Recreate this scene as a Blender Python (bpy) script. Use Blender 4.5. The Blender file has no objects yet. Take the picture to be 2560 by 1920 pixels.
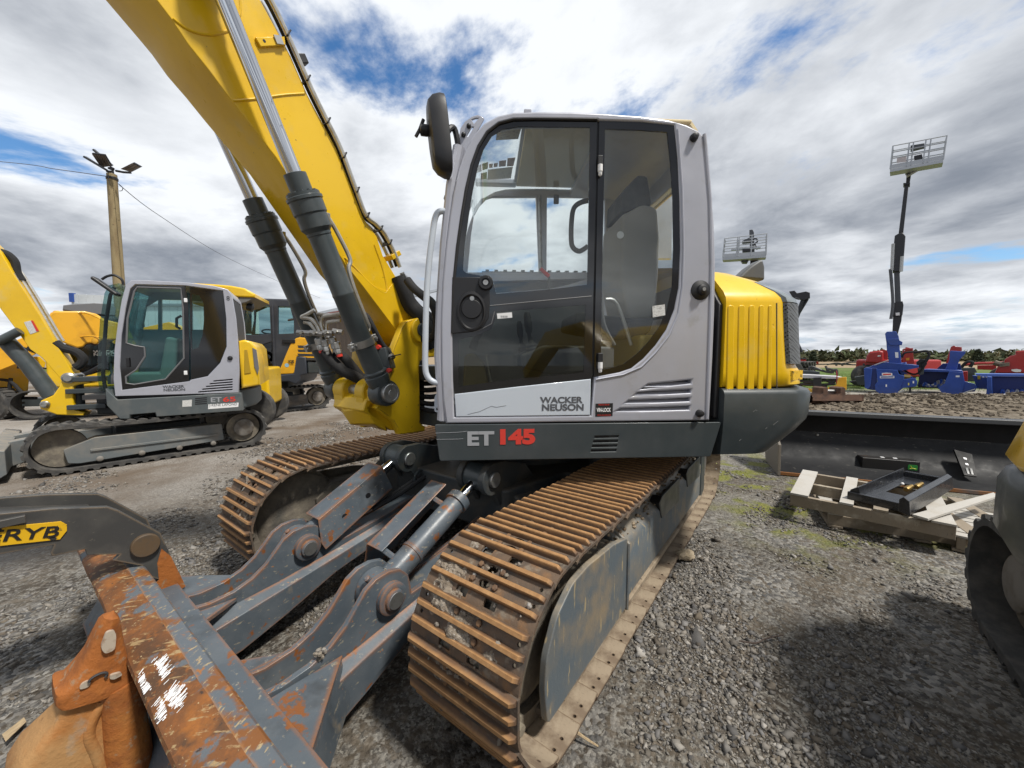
import bpy, bmesh, math, random
import numpy as np
from mathutils import Vector, Matrix, noise
random.seed(7); RNG = np.random.default_rng(7)
scene = bpy.context.scene
COL = scene.collection
R = math.radians
# ---------------------------------------------------------------- camera
FPX, HORIZON, CAMH = 961.0, 888.0, 1.5            # focal length and horizon in pixels of the 2560x1920 photograph, eye height
PITCH = math.atan((960 - HORIZON) / FPX)
camd = bpy.data.cameras.new('camera'); cam = bpy.data.objects.new('camera', camd); COL.objects.link(cam)
camd.sensor_width = 36.0; camd.lens = 36.0 * FPX / 2560.0
camd.clip_start = 0.05; camd.clip_end = 3000
cam.location = (0, 0, CAMH); cam.rotation_euler = (R(90) - PITCH, 0, 0)
scene.camera = cam
# ---------------------------------------------------------------- light
SUN_DIR = Vector((0.62, -0.45, 1.3)).normalized()   # towards the sun
SUN_EL = math.asin(SUN_DIR.z); SUN_AZ = math.atan2(SUN_DIR.x, SUN_DIR.y)
world = bpy.data.worlds.new('World'); scene.world = world; world.use_nodes = True
def build_world():
    nt = world.node_tree; nt.nodes.clear(); N = nt.nodes.new; L = nt.links.new
    out = N('ShaderNodeOutputWorld')
    sky = N('ShaderNodeTexSky'); sky.sky_type = 'NISHITA'; sky.sun_disc = False
    sky.sun_elevation = SUN_EL; sky.sun_rotation = SUN_AZ; sky.air_density = 1.0; sky.dust_density = 0.6; sky.ozone_density = 2.5
    bsky = N('ShaderNodeBackground'); bsky.inputs[1].default_value = 0.135
    hsv = N('ShaderNodeHueSaturation'); hsv.inputs['Saturation'].default_value = 1.25; hsv.inputs['Value'].default_value = 1.0
    L(sky.outputs[0], hsv.inputs['Color']); L(hsv.outputs[0], bsky.inputs[0])
    tc = N('ShaderNodeTexCoord'); sep = N('ShaderNodeSeparateXYZ'); L(tc.outputs['Generated'], sep.inputs[0])
    def M(op, a, b=None, c=None, clamp=False):
        n = N('ShaderNodeMath'); n.operation = op; n.use_clamp = clamp
        for i, v in enumerate((a, b, c)):
            if v is None: continue
            if isinstance(v, (int, float)): n.inputs[i].default_value = v
            else: L(v, n.inputs[i])
        return n.outputs[0]
    z = M('MAXIMUM', sep.outputs[2], 0.0); zz = M('ADD', z, 0.16)
    u = M('DIVIDE', sep.outputs[0], zz); v = M('DIVIDE', sep.outputs[1], zz)
    comb = N('ShaderNodeCombineXYZ'); L(u, comb.inputs[0]); L(v, comb.inputs[1])
    def noise_(scale, detail, rough, off, dist=0.0, src=None):
        mp = N('ShaderNodeMapping'); mp.inputs['Location'].default_value = off; L(src or comb.outputs[0], mp.inputs[0])
        n = N('ShaderNodeTexNoise'); n.inputs['Scale'].default_value = scale; n.inputs['Detail'].default_value = detail
        n.inputs['Roughness'].default_value = rough; n.inputs['Distortion'].default_value = dist
        L(mp.outputs[0], n.inputs['Vector']); return n.outputs[0]
    def ramp(x, a, b, ya=0.0, yb=1.0):
        n = N('ShaderNodeMapRange'); n.interpolation_type = 'SMOOTHSTEP'
        n.inputs[1].default_value = a; n.inputs[2].default_value = b; n.inputs[3].default_value = ya; n.inputs[4].default_value = yb
        L(x, n.inputs[0]); return n.outputs[0]
    cover = noise_(CLOUD['s1'], 10, 0.60, CLOUD['o1'], 0.3)
    dens = ramp(cover, CLOUD['a'], CLOUD['b'])
    shade = noise_(CLOUD['s2'], 7, 0.52, CLOUD['o2'], 0.2)
    puff = noise_(3.4, 6, 0.60, (4.0, 1.0, 2.0), 0.3)
    lit = ramp(M('ADD', M('MULTIPLY', shade, 0.80), M('MULTIPLY', puff, 0.20)), 0.39, 0.635)
    edge = ramp(cover, CLOUD['b'] - 0.03, CLOUD['b'] + 0.16, 1.0, 0.0)       # thick middles of the clouds are greyer than their edges
    lit2 = M('ADD', M('MULTIPLY', lit, 0.72), M('MULTIPLY', edge, 0.42), clamp=True)
    mix = N('ShaderNodeMix'); mix.data_type = 'RGBA'
    L(lit2, mix.inputs['Factor']); mix.inputs['A'].default_value = (0.24, 0.27, 0.325, 1); mix.inputs['B'].default_value = (0.93, 0.96, 1.0, 1)
    bcl = N('ShaderNodeBackground'); L(mix.outputs['Result'], bcl.inputs[0]); bcl.inputs[1].default_value = CLOUD['str']
    hz = N('ShaderNodeBackground'); hz.inputs[0].default_value = (0.46, 0.56, 0.72, 1); hz.inputs[1].default_value = 0.9
    m0 = N('ShaderNodeMixShader'); L(ramp(sep.outputs[2], 0.16, 0.01, 0.0, 0.85), m0.inputs[0]); L(bsky.outputs[0], m0.inputs[1]); L(hz.outputs[0], m0.inputs[2])   # pale blue air low over the horizon
    ms = N('ShaderNodeMixShader'); L(dens, ms.inputs[0]); L(m0.outputs[0], ms.inputs[1]); L(bcl.outputs[0], ms.inputs[2])
    L(ms.outputs[0], out.inputs[0])
CLOUD = dict(s1=0.62, o1=(-8.62, 2.40, 0.0), a=0.355, b=0.43, s2=0.7, o2=(-14.0, 8.0, 3.0), str=0.90)
build_world()
sund = bpy.data.lights.new('sun', 'SUN'); sund.energy = 3.8; sund.angle = R(6.0); sund.color = (1.0, 0.955, 0.88)
sun = bpy.data.objects.new('sun', sund); COL.objects.link(sun)
sun.rotation_euler = SUN_DIR.to_track_quat('Z', 'Y').to_euler(); sun.location = (6, -6, 12)
scene.view_settings.view_transform = 'Standard'; scene.view_settings.look = 'None'
scene.view_settings.exposure = 0.22; scene.view_settings.gamma = 1.0; scene.view_settings.use_curve_mapping = False
scene.render.engine = 'CYCLES'
scene.cycles.max_bounces = 8; scene.cycles.transparent_max_bounces = 16
# ---------------------------------------------------------------- pixel -> direction, and frames of reference
def ray(px, py):
    u = (px - 1280) / FPX; v = (py - 960) / FPX; c, s = math.cos(PITCH), math.sin(PITCH)
    return Vector((u, c - v * s, -s - v * c))
EYE = Vector((0, 0, CAMH))
def on_plane(px, py, p0, n):
    r = ray(px, py); return EYE + r * ((Vector(p0) - EYE).dot(n) / r.dot(n))
def on_z(px, py, z=0.0):
    r = ray(px, py); return EYE + r * ((z - CAMH) / r.z)
def at_depth(px, py, y):
    r = ray(px, py); return EYE + r * (y / r.y)
class Frame:
    """origin on the ground, x forward, y left, z up"""
    def __init__(s, o, heading):
        s.o = Vector(o); s.x = Vector((math.cos(heading), math.sin(heading), 0)); s.y = Vector((-s.x.y, s.x.x, 0)); s.z = Vector((0, 0, 1)); s.h = heading
    def __call__(s, x, y, z): return s.o + s.x * x + s.y * y + s.z * z
    def pix(s, px, py, y):                       # pixel -> (x, z) on the plane y = const
        p = on_plane(px, py, s.o + s.y * y, s.y) - s.o; return (p.dot(s.x), p.z)
    def pixx(s, px, py, x):                      # pixel -> (y, z) on the plane x = const
        p = on_plane(px, py, s.o + s.x * x, s.x) - s.o; return (p.dot(s.y), p.z)
    def pixz(s, px, py, z):                      # pixel -> (x, y) on the plane z = const
        p = on_z(px, py, z) - s.o; return (p.dot(s.x), p.dot(s.y))
    def mat(s, x=0, y=0, z=0):
        p = s(x, y, z); return Matrix(((s.x.x, s.y.x, 0, p.x), (s.x.y, s.y.y, 0, p.y), (0, 0, 1, p.z), (0, 0, 0, 1)))
WORLD = Frame((0, 0, 0), 0.0)
# ---------------------------------------------------------------- mesh helpers
def tag(o, label=None, cat=None, group=None, kind=None):
    if label: o['label'] = label
    if cat: o['category'] = cat
    if group: o['group'] = group
    if kind: o['kind'] = kind
    return o
def thing(name, loc, label, cat, group=None):
    o = bpy.data.objects.new(name, None); o.empty_display_size = 0.2; COL.objects.link(o); o.location = loc
    return tag(o, label, cat, group)
def wloc(o):
    p = Vector((0, 0, 0))
    while o is not None: p += Vector(o.location); o = o.parent
    return p
class MB:
    def __init__(s, fr=WORLD): s.f = fr; s.v = []; s.q = []; s.m = []; s.cur = 0
    def add(s, vs, fs):
        n = len(s.v); s.v += [s.f(*p) for p in vs]; s.q += [tuple(i + n for i in f) for f in fs]; s.m += [s.cur] * len(fs); return s
    def bx(s, x0, x1, y0, y1, z0, z1):
        return s.add([(x, y, z) for x in (x0, x1) for y in (y0, y1) for z in (z0, z1)],
                     [(0, 1, 3, 2), (4, 6, 7, 5), (0, 4, 5, 1), (2, 3, 7, 6), (0, 2, 6, 4), (1, 5, 7, 3)])
    def obox(s, c, size, rx=0, ry=0, rz=0):
        from mathutils import Euler
        m = Euler((rx, ry, rz)).to_matrix(); c = Vector(c); h = Vector(size) / 2
        return s.add([tuple(c + m @ Vector((h.x * a, h.y * b, h.z * d))) for a in (-1, 1) for b in (-1, 1) for d in (-1, 1)],
                     [(0, 1, 3, 2), (4, 6, 7, 5), (0, 4, 5, 1), (2, 3, 7, 6), (0, 2, 6, 4), (1, 5, 7, 3)])
    def prism(s, poly, a, b, ax='y'):
        """poly of (x,z) extruded along y (ax='y'), of (y,z) along x, of (x,y) along z"""
        n = len(poly)
        f = {'y': lambda p, t: (p[0], t, p[1]), 'x': lambda p, t: (t, p[0], p[1]), 'z': lambda p, t: (p[0], p[1], t)}[ax]
        vs = [f(p, a) for p in poly] + [f(p, b) for p in poly]
        return s.add(vs, [tuple(range(n))[::-1], tuple(range(n, 2 * n))] + [(i, (i + 1) % n, n + (i + 1) % n, n + i) for i in range(n)])
    def loft(s, rings, close=True, cap=True):
        n = len(rings[0]); vs = [p for r in rings for p in r]; fs = []
        for k in range(len(rings) - 1):
            for i in range(n if close else n - 1):
                j = (i + 1) % n; fs.append((k * n + i, k * n + j, (k + 1) * n + j, (k + 1) * n + i))
        if cap and close: fs += [tuple(range(n))[::-1], tuple(range((len(rings) - 1) * n, len(rings) * n))]
        return s.add(vs, fs)
    def tube(s, path, r, seg=8, close=False, cap=True):
        P = [Vector(p) for p in path]; n = len(P); rr = r if isinstance(r, (list, tuple)) else [r] * n
        T = []
        for i in range(n):
            a = P[i - 1] if (i > 0 or close) else P[i]; b = P[(i + 1) % n] if (i < n - 1 or close) else P[i]
            T.append((b - a).normalized())
        up = Vector((0, 0, 1)) if abs(T[0].z) < 0.9 else Vector((1, 0, 0))
        u = T[0].cross(up).normalized(); rings = []
        for i in range(n):
            u = (u - T[i] * u.dot(T[i])).normalized(); w = T[i].cross(u)
            rings.append([tuple(P[i] + (u * math.cos(k * 2 * math.pi / seg) + w * math.sin(k * 2 * math.pi / seg)) * rr[i]) for k in range(seg)])
        if close: rings.append(rings[0])
        return s.loft(rings, True, cap and not close)
    def cyl(s, a, b, r, seg=20, r2=None): return s.tube([a, b], [r, r if r2 is None else r2], seg)
    def lathe(s, a, b, prof, seg=24):
        """prof: (t along a->b in metres, radius)"""
        a = Vector(a); d = (Vector(b) - a).normalized()
        u = d.cross(Vector((0, 0, 1)) if abs(d.z) < 0.9 else Vector((1, 0, 0))).normalized(); w = d.cross(u)
        return s.loft([[tuple(a + d * t + (u * math.cos(k * 2 * math.pi / seg) + w * math.sin(k * 2 * math.pi / seg)) * max(r, 1e-4)) for k in range(seg)] for t, r in prof])
    def ball(s, c, r, seg=12, rings=8, sq=(1, 1, 1)):
        return s.loft([[(c[0] + r * sq[0] * math.sin(t) * math.cos(k * 2 * math.pi / seg), c[1] + r * sq[1] * math.sin(t) * math.sin(k * 2 * math.pi / seg), c[2] - r * sq[2] * math.cos(t)) for k in range(seg)]
                       for t in [math.pi * (i / rings) if 0 < i < rings else (0.02 if i == 0 else math.pi - 0.02) for i in range(rings + 1)]])
    def mesh(s, name, off=Vector((0, 0, 0)), smooth=35):
        me = bpy.data.meshes.new(name); me.from_pydata([tuple(p - off) for p in s.v], [], s.q)
        bm = bmesh.new(); bm.from_mesh(me); bmesh.ops.recalc_face_normals(bm, faces=bm.faces); bm.to_mesh(me); bm.free()
        if any(s.m): me.polygons.foreach_set('material_index', s.m)
        if smooth: me.polygons.foreach_set('use_smooth', [True] * len(me.polygons)); me.set_sharp_from_angle(angle=R(smooth))
        return me
    def obj(s, name, mat, parent=None, bevel=0.0, smooth=35, seg=2, label=None):
        off = wloc(parent) if parent else Vector((0, 0, 0))
        o = bpy.data.objects.new(name, s.mesh(name, off, smooth)); COL.objects.link(o)
        for m_ in (mat if isinstance(mat, (list, tuple)) else [mat]): o.data.materials.append(m_)
        if parent: o.parent = parent
        if bevel:
            b = o.modifiers.new('bevel', 'BEVEL'); b.width = bevel; b.segments = seg; b.limit_method = 'ANGLE'; b.angle_limit = R(40); b.harden_normals = True
        if label: o['label'] = label
        return o
def link_mesh(name, me, mat, parent, matrix):
    o = bpy.data.objects.new(name, me); COL.objects.link(o); o.parent = parent; o.matrix_local = matrix
    if mat and not me.materials: me.materials.append(mat)
    return o
def curve_mesh(outer, holes, thick, bev=0.0, res=2):
    """flat outline with holes -> solid mesh in its own XY plane, thickness along Z (-thick..0 after shift)"""
    cu = bpy.data.curves.new('c', 'CURVE'); cu.dimensions = '2D'; cu.fill_mode = 'BOTH'; cu.extrude = max(thick / 2 - bev, 1e-5); cu.bevel_depth = bev; cu.bevel_resolution = res
    if bev: cu.offset = -bev
    for pl in [outer] + list(holes):
        sp = cu.splines.new('POLY'); sp.points.add(len(pl) - 1)
        for i, p in enumerate(pl): sp.points[i].co = (p[0], p[1], 0, 1)
        sp.use_cyclic_u = True
    ob = bpy.data.objects.new('c', cu); me = bpy.data.meshes.new_from_object(ob)
    V = [tuple(v.co) for v in me.vertices]; F = [tuple(p.vertices) for p in me.polygons]
    bpy.data.objects.remove(ob); bpy.data.curves.remove(cu); bpy.data.meshes.remove(me)
    return V, F
def plate(fr, outer, holes, y0, y1, bev=0.0):
    """outline of (x,z) in frame fr between y0 and y1 (solid with holes) -> MB"""
    V, F = curve_mesh(outer, holes, abs(y1 - y0), bev); c = (y0 + y1) / 2
    mb = MB(fr); mb.add([(v[0], c + v[2], v[1]) for v in V], F); return mb
def text_mb(fr, txt, x, z, y, size, thick=0.002, sx=1.0, shear=0.0, bold=0.0, align='LEFT', flip=-1, space=1.0):
    """lettering standing on the plane y=const of fr, reading towards -x (flip=-1) as seen from +y"""
    cu = bpy.data.curves.new('t', 'FONT'); cu.body = txt; cu.size = size; cu.extrude = thick / 2; cu.shear = shear; cu.offset = bold; cu.align_x = align; cu.space_character = space
    ob = bpy.data.objects.new('t', cu); me = bpy.data.meshes.new_from_object(ob)
    V = [tuple(v.co) for v in me.vertices]; F = [tuple(p.vertices) for p in me.polygons]
    bpy.data.objects.remove(ob); bpy.data.curves.remove(cu); bpy.data.meshes.remove(me)
    mb = MB(fr); mb.add([(x + flip * v[0] * sx, y + v[2], z + v[1]) for v in V], F); return mb
def arc(cx, cz, r, a0, a1, n): return [(cx + r * math.cos(R(a0 + (a1 - a0) * i / n)), cz + r * math.sin(R(a0 + (a1 - a0) * i / n))) for i in range(n + 1)]
def smooth_path(pts, n=6):
    P = [Vector(p) for p in pts]; out = []
    for i in range(len(P) - 1):
        a = P[max(i - 1, 0)]; b = P[i]; c = P[i + 1]; d = P[min(i + 2, len(P) - 1)]
        for k in range(n):
            t = k / n; out.append(0.5 * ((2 * b) + (c - a) * t + (2 * a - 5 * b + 4 * c - d) * t * t + (3 * b - a - 3 * c + d) * t ** 3))
    out.append(P[-1]); return [tuple(p) for p in out]
def rounded(pts, r, n=4):
    """round the corners of a 2D polygon"""
    out = []; m = len(pts)
    for i in range(m):
        p0, p1, p2 = Vector(pts[i - 1]), Vector(pts[i]), Vector(pts[(i + 1) % m])
        rr = r[i] if isinstance(r, (list, tuple)) else r
        d1 = (p0 - p1); d2 = (p2 - p1); k = min(rr, d1.length * 0.45, d2.length * 0.45)
        if k < 1e-4: out.append(tuple(p1)); continue
        a = p1 + d1.normalized() * k; b = p1 + d2.normalized() * k
        for j in range(n + 1):
            t = j / n; q = a * (1 - t) ** 2 + p1 * 2 * t * (1 - t) + b * t * t; out.append(tuple(q))
    return out
# ---------------------------------------------------------------- materials (procedural)
def mat(name, base, rough=0.5, metal=0.0, coat=0.0, layers=(), bump=None, edge=None, top=None, island=None, spec=0.5, bump2=None, rvar=0.0):
    """layers: (colour, scale, lo, hi[, stretch]) noise patches; edge: (colour, radius, lo, hi); top: (colour, amount, scale) dust on upward faces"""
    m = bpy.data.materials.new(name); m.use_nodes = True; nt = m.node_tree; N = nt.nodes.new; L = nt.links.new
    b = nt.nodes['Principled BSDF']; b.inputs['Roughness'].default_value = rough; b.inputs['Metallic'].default_value = metal
    b.inputs['Coat Weight'].default_value = coat; b.inputs['Coat Roughness'].default_value = 0.08; b.inputs['Specular IOR Level'].default_value = spec
    tc = N('ShaderNodeTexCoord'); src = tc.outputs['Object']
    def noi(scale, stretch=(1, 1, 1), detail=6, rough_=0.6, dist=0.0):
        mp = N('ShaderNodeMapping'); mp.inputs['Scale'].default_value = stretch; mp.inputs['Location'].default_value = (random.uniform(0, 9), random.uniform(0, 9), random.uniform(0, 9)); L(src, mp.inputs[0])
        n = N('ShaderNodeTexNoise'); n.inputs['Scale'].default_value = scale; n.inputs['Detail'].default_value = detail; n.inputs['Roughness'].default_value = rough_; n.inputs['Distortion'].default_value = dist
        L(mp.outputs[0], n.inputs['Vector']); return n.outputs[0]
    def rng(x, a, c, ya=0.0, yb=1.0):
        n = N('ShaderNodeMapRange'); n.inputs[1].default_value = a; n.inputs[2].default_value = c; n.inputs[3].default_value = ya; n.inputs[4].default_value = yb; L(x, n.inputs[0]); return n.outputs[0]
    def mul(a, c):
        n = N('ShaderNodeMath'); n.operation = 'MULTIPLY'
        for i, v in enumerate((a, c)):
            if isinstance(v, float): n.inputs[i].default_value = v
            else: L(v, n.inputs[i])
        return n.outputs[0]
    def blend(f, a, c):
        n = N('ShaderNodeMix'); n.data_type = 'RGBA'; L(f, n.inputs['Factor'])
        for k, v in (('A', a), ('B', c)):
            if isinstance(v, tuple): n.inputs[k].default_value = (*v[:3], 1)
            else: L(v, n.inputs[k])
        return n.outputs['Result']
    col = tuple(base); total = None
    if island:
        g = N('ShaderNodeNewGeometry'); cr = N('ShaderNodeValToRGB'); L(g.outputs['Random Per Island'], cr.inputs[0])
        e = cr.color_ramp.elements
        while len(e) < len(island): e.new(0.5)
        for i, c in enumerate(island): e[i].position = i / (len(island) - 1); e[i].color = (*c, 1)
        col = cr.outputs[0]
    for ly in layers:
        c, sc, lo, hi = ly[:4]; st = ly[4] if len(ly) > 4 else (1, 1, 1)
        f = rng(noi(sc, st), lo, hi); col = blend(f, col, c)
        if len(ly) > 5:
            total = f
            L(rng(f, 0, 1, rough, ly[5]), b.inputs['Roughness'])
    if edge:
        c, rad, lo, hi = edge
        bv = N('ShaderNodeBevel'); bv.inputs['Radius'].default_value = rad; bv.samples = 4
        g = N('ShaderNodeNewGeometry'); dt = N('ShaderNodeVectorMath'); dt.operation = 'DOT_PRODUCT'; L(bv.outputs[0], dt.inputs[0]); L(g.outputs['Normal'], dt.inputs[1])
        inv = N('ShaderNodeMath'); inv.operation = 'SUBTRACT'; inv.inputs[0].default_value = 1.0; L(dt.outputs['Value'], inv.inputs[1])
        f = rng(mul(inv.outputs[0], rng(noi(9), 0.40, 0.62, 0.05, 1.9)), lo, hi); col = blend(f, col, c)
    if top:
        c, amt, sc = top
        g = N('ShaderNodeNewGeometry'); sp = N('ShaderNodeSeparateXYZ'); L(g.outputs['Normal'], sp.inputs[0])
        f = mul(rng(sp.outputs[2], 0.45, 0.95), rng(noi(sc), 0.35, 0.65, 0.2 * amt, amt)); col = blend(f, col, c)
    if isinstance(col, tuple): b.inputs['Base Color'].default_value = (*col[:3], 1)
    else: L(col, b.inputs['Base Color'])
    if rvar: L(rng(noi(9, detail=4), 0.3, 0.7, rough - rvar, rough + rvar), b.inputs['Roughness'])
    if bump:
        bp = N('ShaderNodeBump'); bp.inputs['Strength'].default_value = bump[1]; bp.inputs['Distance'].default_value = bump[2] if len(bump) > 2 else 0.005
        L(noi(bump[0], detail=8), bp.inputs['Height']); L(bp.outputs[0], b.inputs['Normal'])
        if bump2:
            b2 = N('ShaderNodeBump'); b2.inputs['Strength'].default_value = bump2[1]; b2.inputs['Distance'].default_value = bump2[2]
            L(noi(bump2[0], detail=8), b2.inputs['Height']); L(bp.outputs[0], b2.inputs['Normal']); L(b2.outputs[0], b.inputs['Normal'])
    return m
def glass_mat(name, tint, refl=1.0, rough=0.02, haze=None):
    m = bpy.data.materials.new(name); m.use_nodes = True; nt = m.node_tree; nt.nodes.clear(); N = nt.nodes.new; L = nt.links.new
    out = N('ShaderNodeOutputMaterial'); tr = N('ShaderNodeBsdfTransparent'); tr.inputs[0].default_value = (*tint, 1)
    gl = N('ShaderNodeBsdfGlossy'); gl.inputs['Roughness'].default_value = rough; gl.inputs[0].default_value = (refl, refl, refl, 1)
    fr = N('ShaderNodeFresnel'); g_ = N('ShaderNodeNewGeometry'); mr = N('ShaderNodeMapRange'); mr.inputs[3].default_value = 1.5; mr.inputs[4].default_value = 1 / 1.5; L(g_.outputs['Backfacing'], mr.inputs[0]); L(mr.outputs[0], fr.inputs[0])   # both faces of a thin pane reflect alike
    mx = N('ShaderNodeMixShader'); L(fr.outputs[0], mx.inputs[0]); L(tr.outputs[0], mx.inputs[1]); L(gl.outputs[0], mx.inputs[2])
    if haze:
        df = N('ShaderNodeBsdfDiffuse'); df.inputs[0].default_value = (*haze[0], 1); m2 = N('ShaderNodeMixShader'); m2.inputs[0].default_value = haze[1]
        L(mx.outputs[0], m2.inputs[1]); L(df.outputs[0], m2.inputs[2]); L(m2.outputs[0], out.inputs[0])
    else: L(mx.outputs[0], out.inputs[0])
    return m
RUST = (0.21, 0.075, 0.02); RUSTL = (0.42, 0.17, 0.045); MUD = (0.19, 0.15, 0.105); DUST = (0.33, 0.28, 0.21)
YEL = (0.80, 0.50, 0.008)
Y_PAINT = mat('yellow paint', YEL, 0.34, coat=0.35, layers=[((0.62, 0.37, 0.01), 1.7, 0.45, 0.8), ((0.66, 0.46, 0.10), 5, 0.56, 0.80), ((0.30, 0.17, 0.02), 42, 0.685, 0.75), ((0.16, 0.10, 0.03), 9, 0.69, 0.735, (1, 1, 0.35))], rvar=0.08, bump=(60, 0.05, 0.002))
Y_CAST = mat('yellow paint on casting', (0.72, 0.45, 0.01), 0.42, coat=0.15, layers=[((0.16, 0.08, 0.02), 30, 0.68, 0.74)], bump=(38, 0.35, 0.006), edge=((0.18, 0.07, 0.02), 0.008, 0.14, 0.4))
Y_ORG = mat('amber yellow paint', (0.78, 0.40, 0.02), 0.4, coat=0.2, layers=[((0.5, 0.25, 0.02), 3, 0.5, 0.85)])
CABGREY = mat('silver grey paint', (0.43, 0.44, 0.495), 0.36, metal=0.22, coat=0.3, layers=[((0.37, 0.375, 0.415), 2.0, 0.4, 0.8), ((0.31, 0.30, 0.29), 7, 0.60, 0.82), ((0.24, 0.22, 0.19), 55, 0.70, 0.77)], rvar=0.08)
CABPANEL = mat('pale panel paint', (0.53, 0.58, 0.64), 0.3, coat=0.4, layers=[((0.42, 0.46, 0.52), 5, 0.5, 0.9)])
SLATE = mat('dark slate paint', (0.040, 0.050, 0.054), 0.42, coat=0.1, layers=[((0.062, 0.07, 0.074), 4, 0.45, 0.75), ((0.14, 0.135, 0.125), 60, 0.70, 0.76)], rvar=0.1, bump=(90, 0.12, 0.002))
SLATE_D = mat('slate undercarriage paint', (0.034, 0.040, 0.044), 0.55, layers=[((0.075, 0.068, 0.056), 7, 0.46, 0.72)], bump=(45, 0.2, 0.004), top=((0.12, 0.10, 0.075), 0.7, 6))
BLADE = mat('worn blue grey blade paint', (0.080, 0.098, 0.116), 0.42, layers=[((0.115, 0.132, 0.148), 6, 0.42, 0.68), ((0.045, 0.05, 0.055), 3.5, 0.55, 0.72), ((0.27, 0.245, 0.19), 30, 0.62, 0.68, (1, 1, 2.5)), ((0.24, 0.20, 0.145), 4.5, 0.62, 0.72), (RUST, 10, 0.615, 0.655), ((0.34, 0.15, 0.05), 38, 0.67, 0.71)],
            edge=((0.27, 0.105, 0.03), 0.030, 0.075, 0.18), bump=(60, 0.25, 0.003), rvar=0.12)
BLADE_RUST = mat('scraped rusty blade edge', (0.17, 0.066, 0.02), 0.66, layers=[((0.085, 0.042, 0.02), 5, 0.46, 0.62), ((0.29, 0.105, 0.02), 9, 0.52, 0.66), ((0.34, 0.235, 0.115), 30, 0.575, 0.63, (0.35, 1.8, 1.8)), ((0.105, 0.12, 0.135), 5.5, 0.565, 0.60), ((0.22, 0.08, 0.02), 34, 0.54, 0.64), ((0.44, 0.34, 0.19), 80, 0.65, 0.70), ((0.05, 0.03, 0.02), 46, 0.64, 0.70)], bump=(28, 0.5, 0.006), bump2=(120, 0.35, 0.002))
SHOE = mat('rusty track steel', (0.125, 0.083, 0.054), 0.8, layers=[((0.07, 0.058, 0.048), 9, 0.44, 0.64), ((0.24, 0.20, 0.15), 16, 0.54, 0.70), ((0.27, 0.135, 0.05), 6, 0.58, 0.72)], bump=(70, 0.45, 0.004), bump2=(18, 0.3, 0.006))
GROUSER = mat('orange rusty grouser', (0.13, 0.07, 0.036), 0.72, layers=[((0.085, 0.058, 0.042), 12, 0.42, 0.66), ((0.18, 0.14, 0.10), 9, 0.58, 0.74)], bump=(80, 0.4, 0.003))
def grouser_top(m_):                                    # worn orange crests, dark sides: part of the light is put into the colour
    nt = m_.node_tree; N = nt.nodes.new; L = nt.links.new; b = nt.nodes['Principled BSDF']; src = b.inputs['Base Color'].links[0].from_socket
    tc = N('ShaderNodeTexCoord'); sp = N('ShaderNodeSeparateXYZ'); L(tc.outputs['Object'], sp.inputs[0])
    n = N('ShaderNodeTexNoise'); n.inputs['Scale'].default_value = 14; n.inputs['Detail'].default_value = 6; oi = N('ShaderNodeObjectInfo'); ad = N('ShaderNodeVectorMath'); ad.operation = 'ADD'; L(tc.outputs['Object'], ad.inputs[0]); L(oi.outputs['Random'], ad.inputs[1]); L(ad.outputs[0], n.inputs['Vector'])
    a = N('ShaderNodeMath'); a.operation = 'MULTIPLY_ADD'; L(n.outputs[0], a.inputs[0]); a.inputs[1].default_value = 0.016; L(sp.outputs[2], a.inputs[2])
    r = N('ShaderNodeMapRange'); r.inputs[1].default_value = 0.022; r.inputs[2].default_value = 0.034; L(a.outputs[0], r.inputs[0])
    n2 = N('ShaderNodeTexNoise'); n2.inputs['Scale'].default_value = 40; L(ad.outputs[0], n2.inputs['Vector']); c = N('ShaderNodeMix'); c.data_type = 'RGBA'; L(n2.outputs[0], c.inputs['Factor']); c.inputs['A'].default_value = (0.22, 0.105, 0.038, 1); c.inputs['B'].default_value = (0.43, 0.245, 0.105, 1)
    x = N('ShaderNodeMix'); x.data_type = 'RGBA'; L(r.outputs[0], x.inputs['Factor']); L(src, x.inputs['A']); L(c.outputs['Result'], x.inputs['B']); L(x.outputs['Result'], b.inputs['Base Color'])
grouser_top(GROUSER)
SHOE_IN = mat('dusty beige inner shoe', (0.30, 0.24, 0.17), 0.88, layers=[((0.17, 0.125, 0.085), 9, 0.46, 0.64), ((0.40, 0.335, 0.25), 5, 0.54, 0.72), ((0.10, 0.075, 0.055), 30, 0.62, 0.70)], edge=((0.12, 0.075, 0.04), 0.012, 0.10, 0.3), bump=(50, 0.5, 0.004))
FRAME_S = mat('scratched track frame paint', (0.10, 0.125, 0.145), 0.52, layers=[((0.155, 0.15, 0.135), 5, 0.42, 0.68), ((0.36, 0.29, 0.17), 13, 0.61, 0.655, (3.2, 3.2, 0.55)), ((0.26, 0.205, 0.135), 3.0, 0.53, 0.72)], edge=((0.27, 0.2, 0.12), 0.02, 0.12, 0.4), top=(DUST, 0.95, 14), bump=(55, 0.3, 0.004))
DIRTY = mat('dirt covered casting', (0.15, 0.13, 0.105), 0.9, layers=[((0.24, 0.21, 0.16), 8, 0.42, 0.65), ((0.06, 0.06, 0.055), 5, 0.55, 0.75)], bump=(35, 0.6, 0.01))
CHROME = mat('polished chrome rod', (0.62, 0.63, 0.65), 0.10, metal=1.0, layers=[((0.30, 0.30, 0.31), 26, 0.68, 0.72, (1, 1, 0.4))], rvar=0.05)
STEEL = mat('zinc steel', (0.42, 0.42, 0.41), 0.38, metal=0.85, layers=[((0.25, 0.24, 0.22), 20, 0.5, 0.7)])
PIPE = mat('hydraulic pipe', (0.58, 0.56, 0.51), 0.34, metal=0.75, layers=[((0.36, 0.32, 0.25), 14, 0.5, 0.75)])
BLACK = mat('black plastic', (0.013, 0.013, 0.015), 0.45, rvar=0.1)
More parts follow.
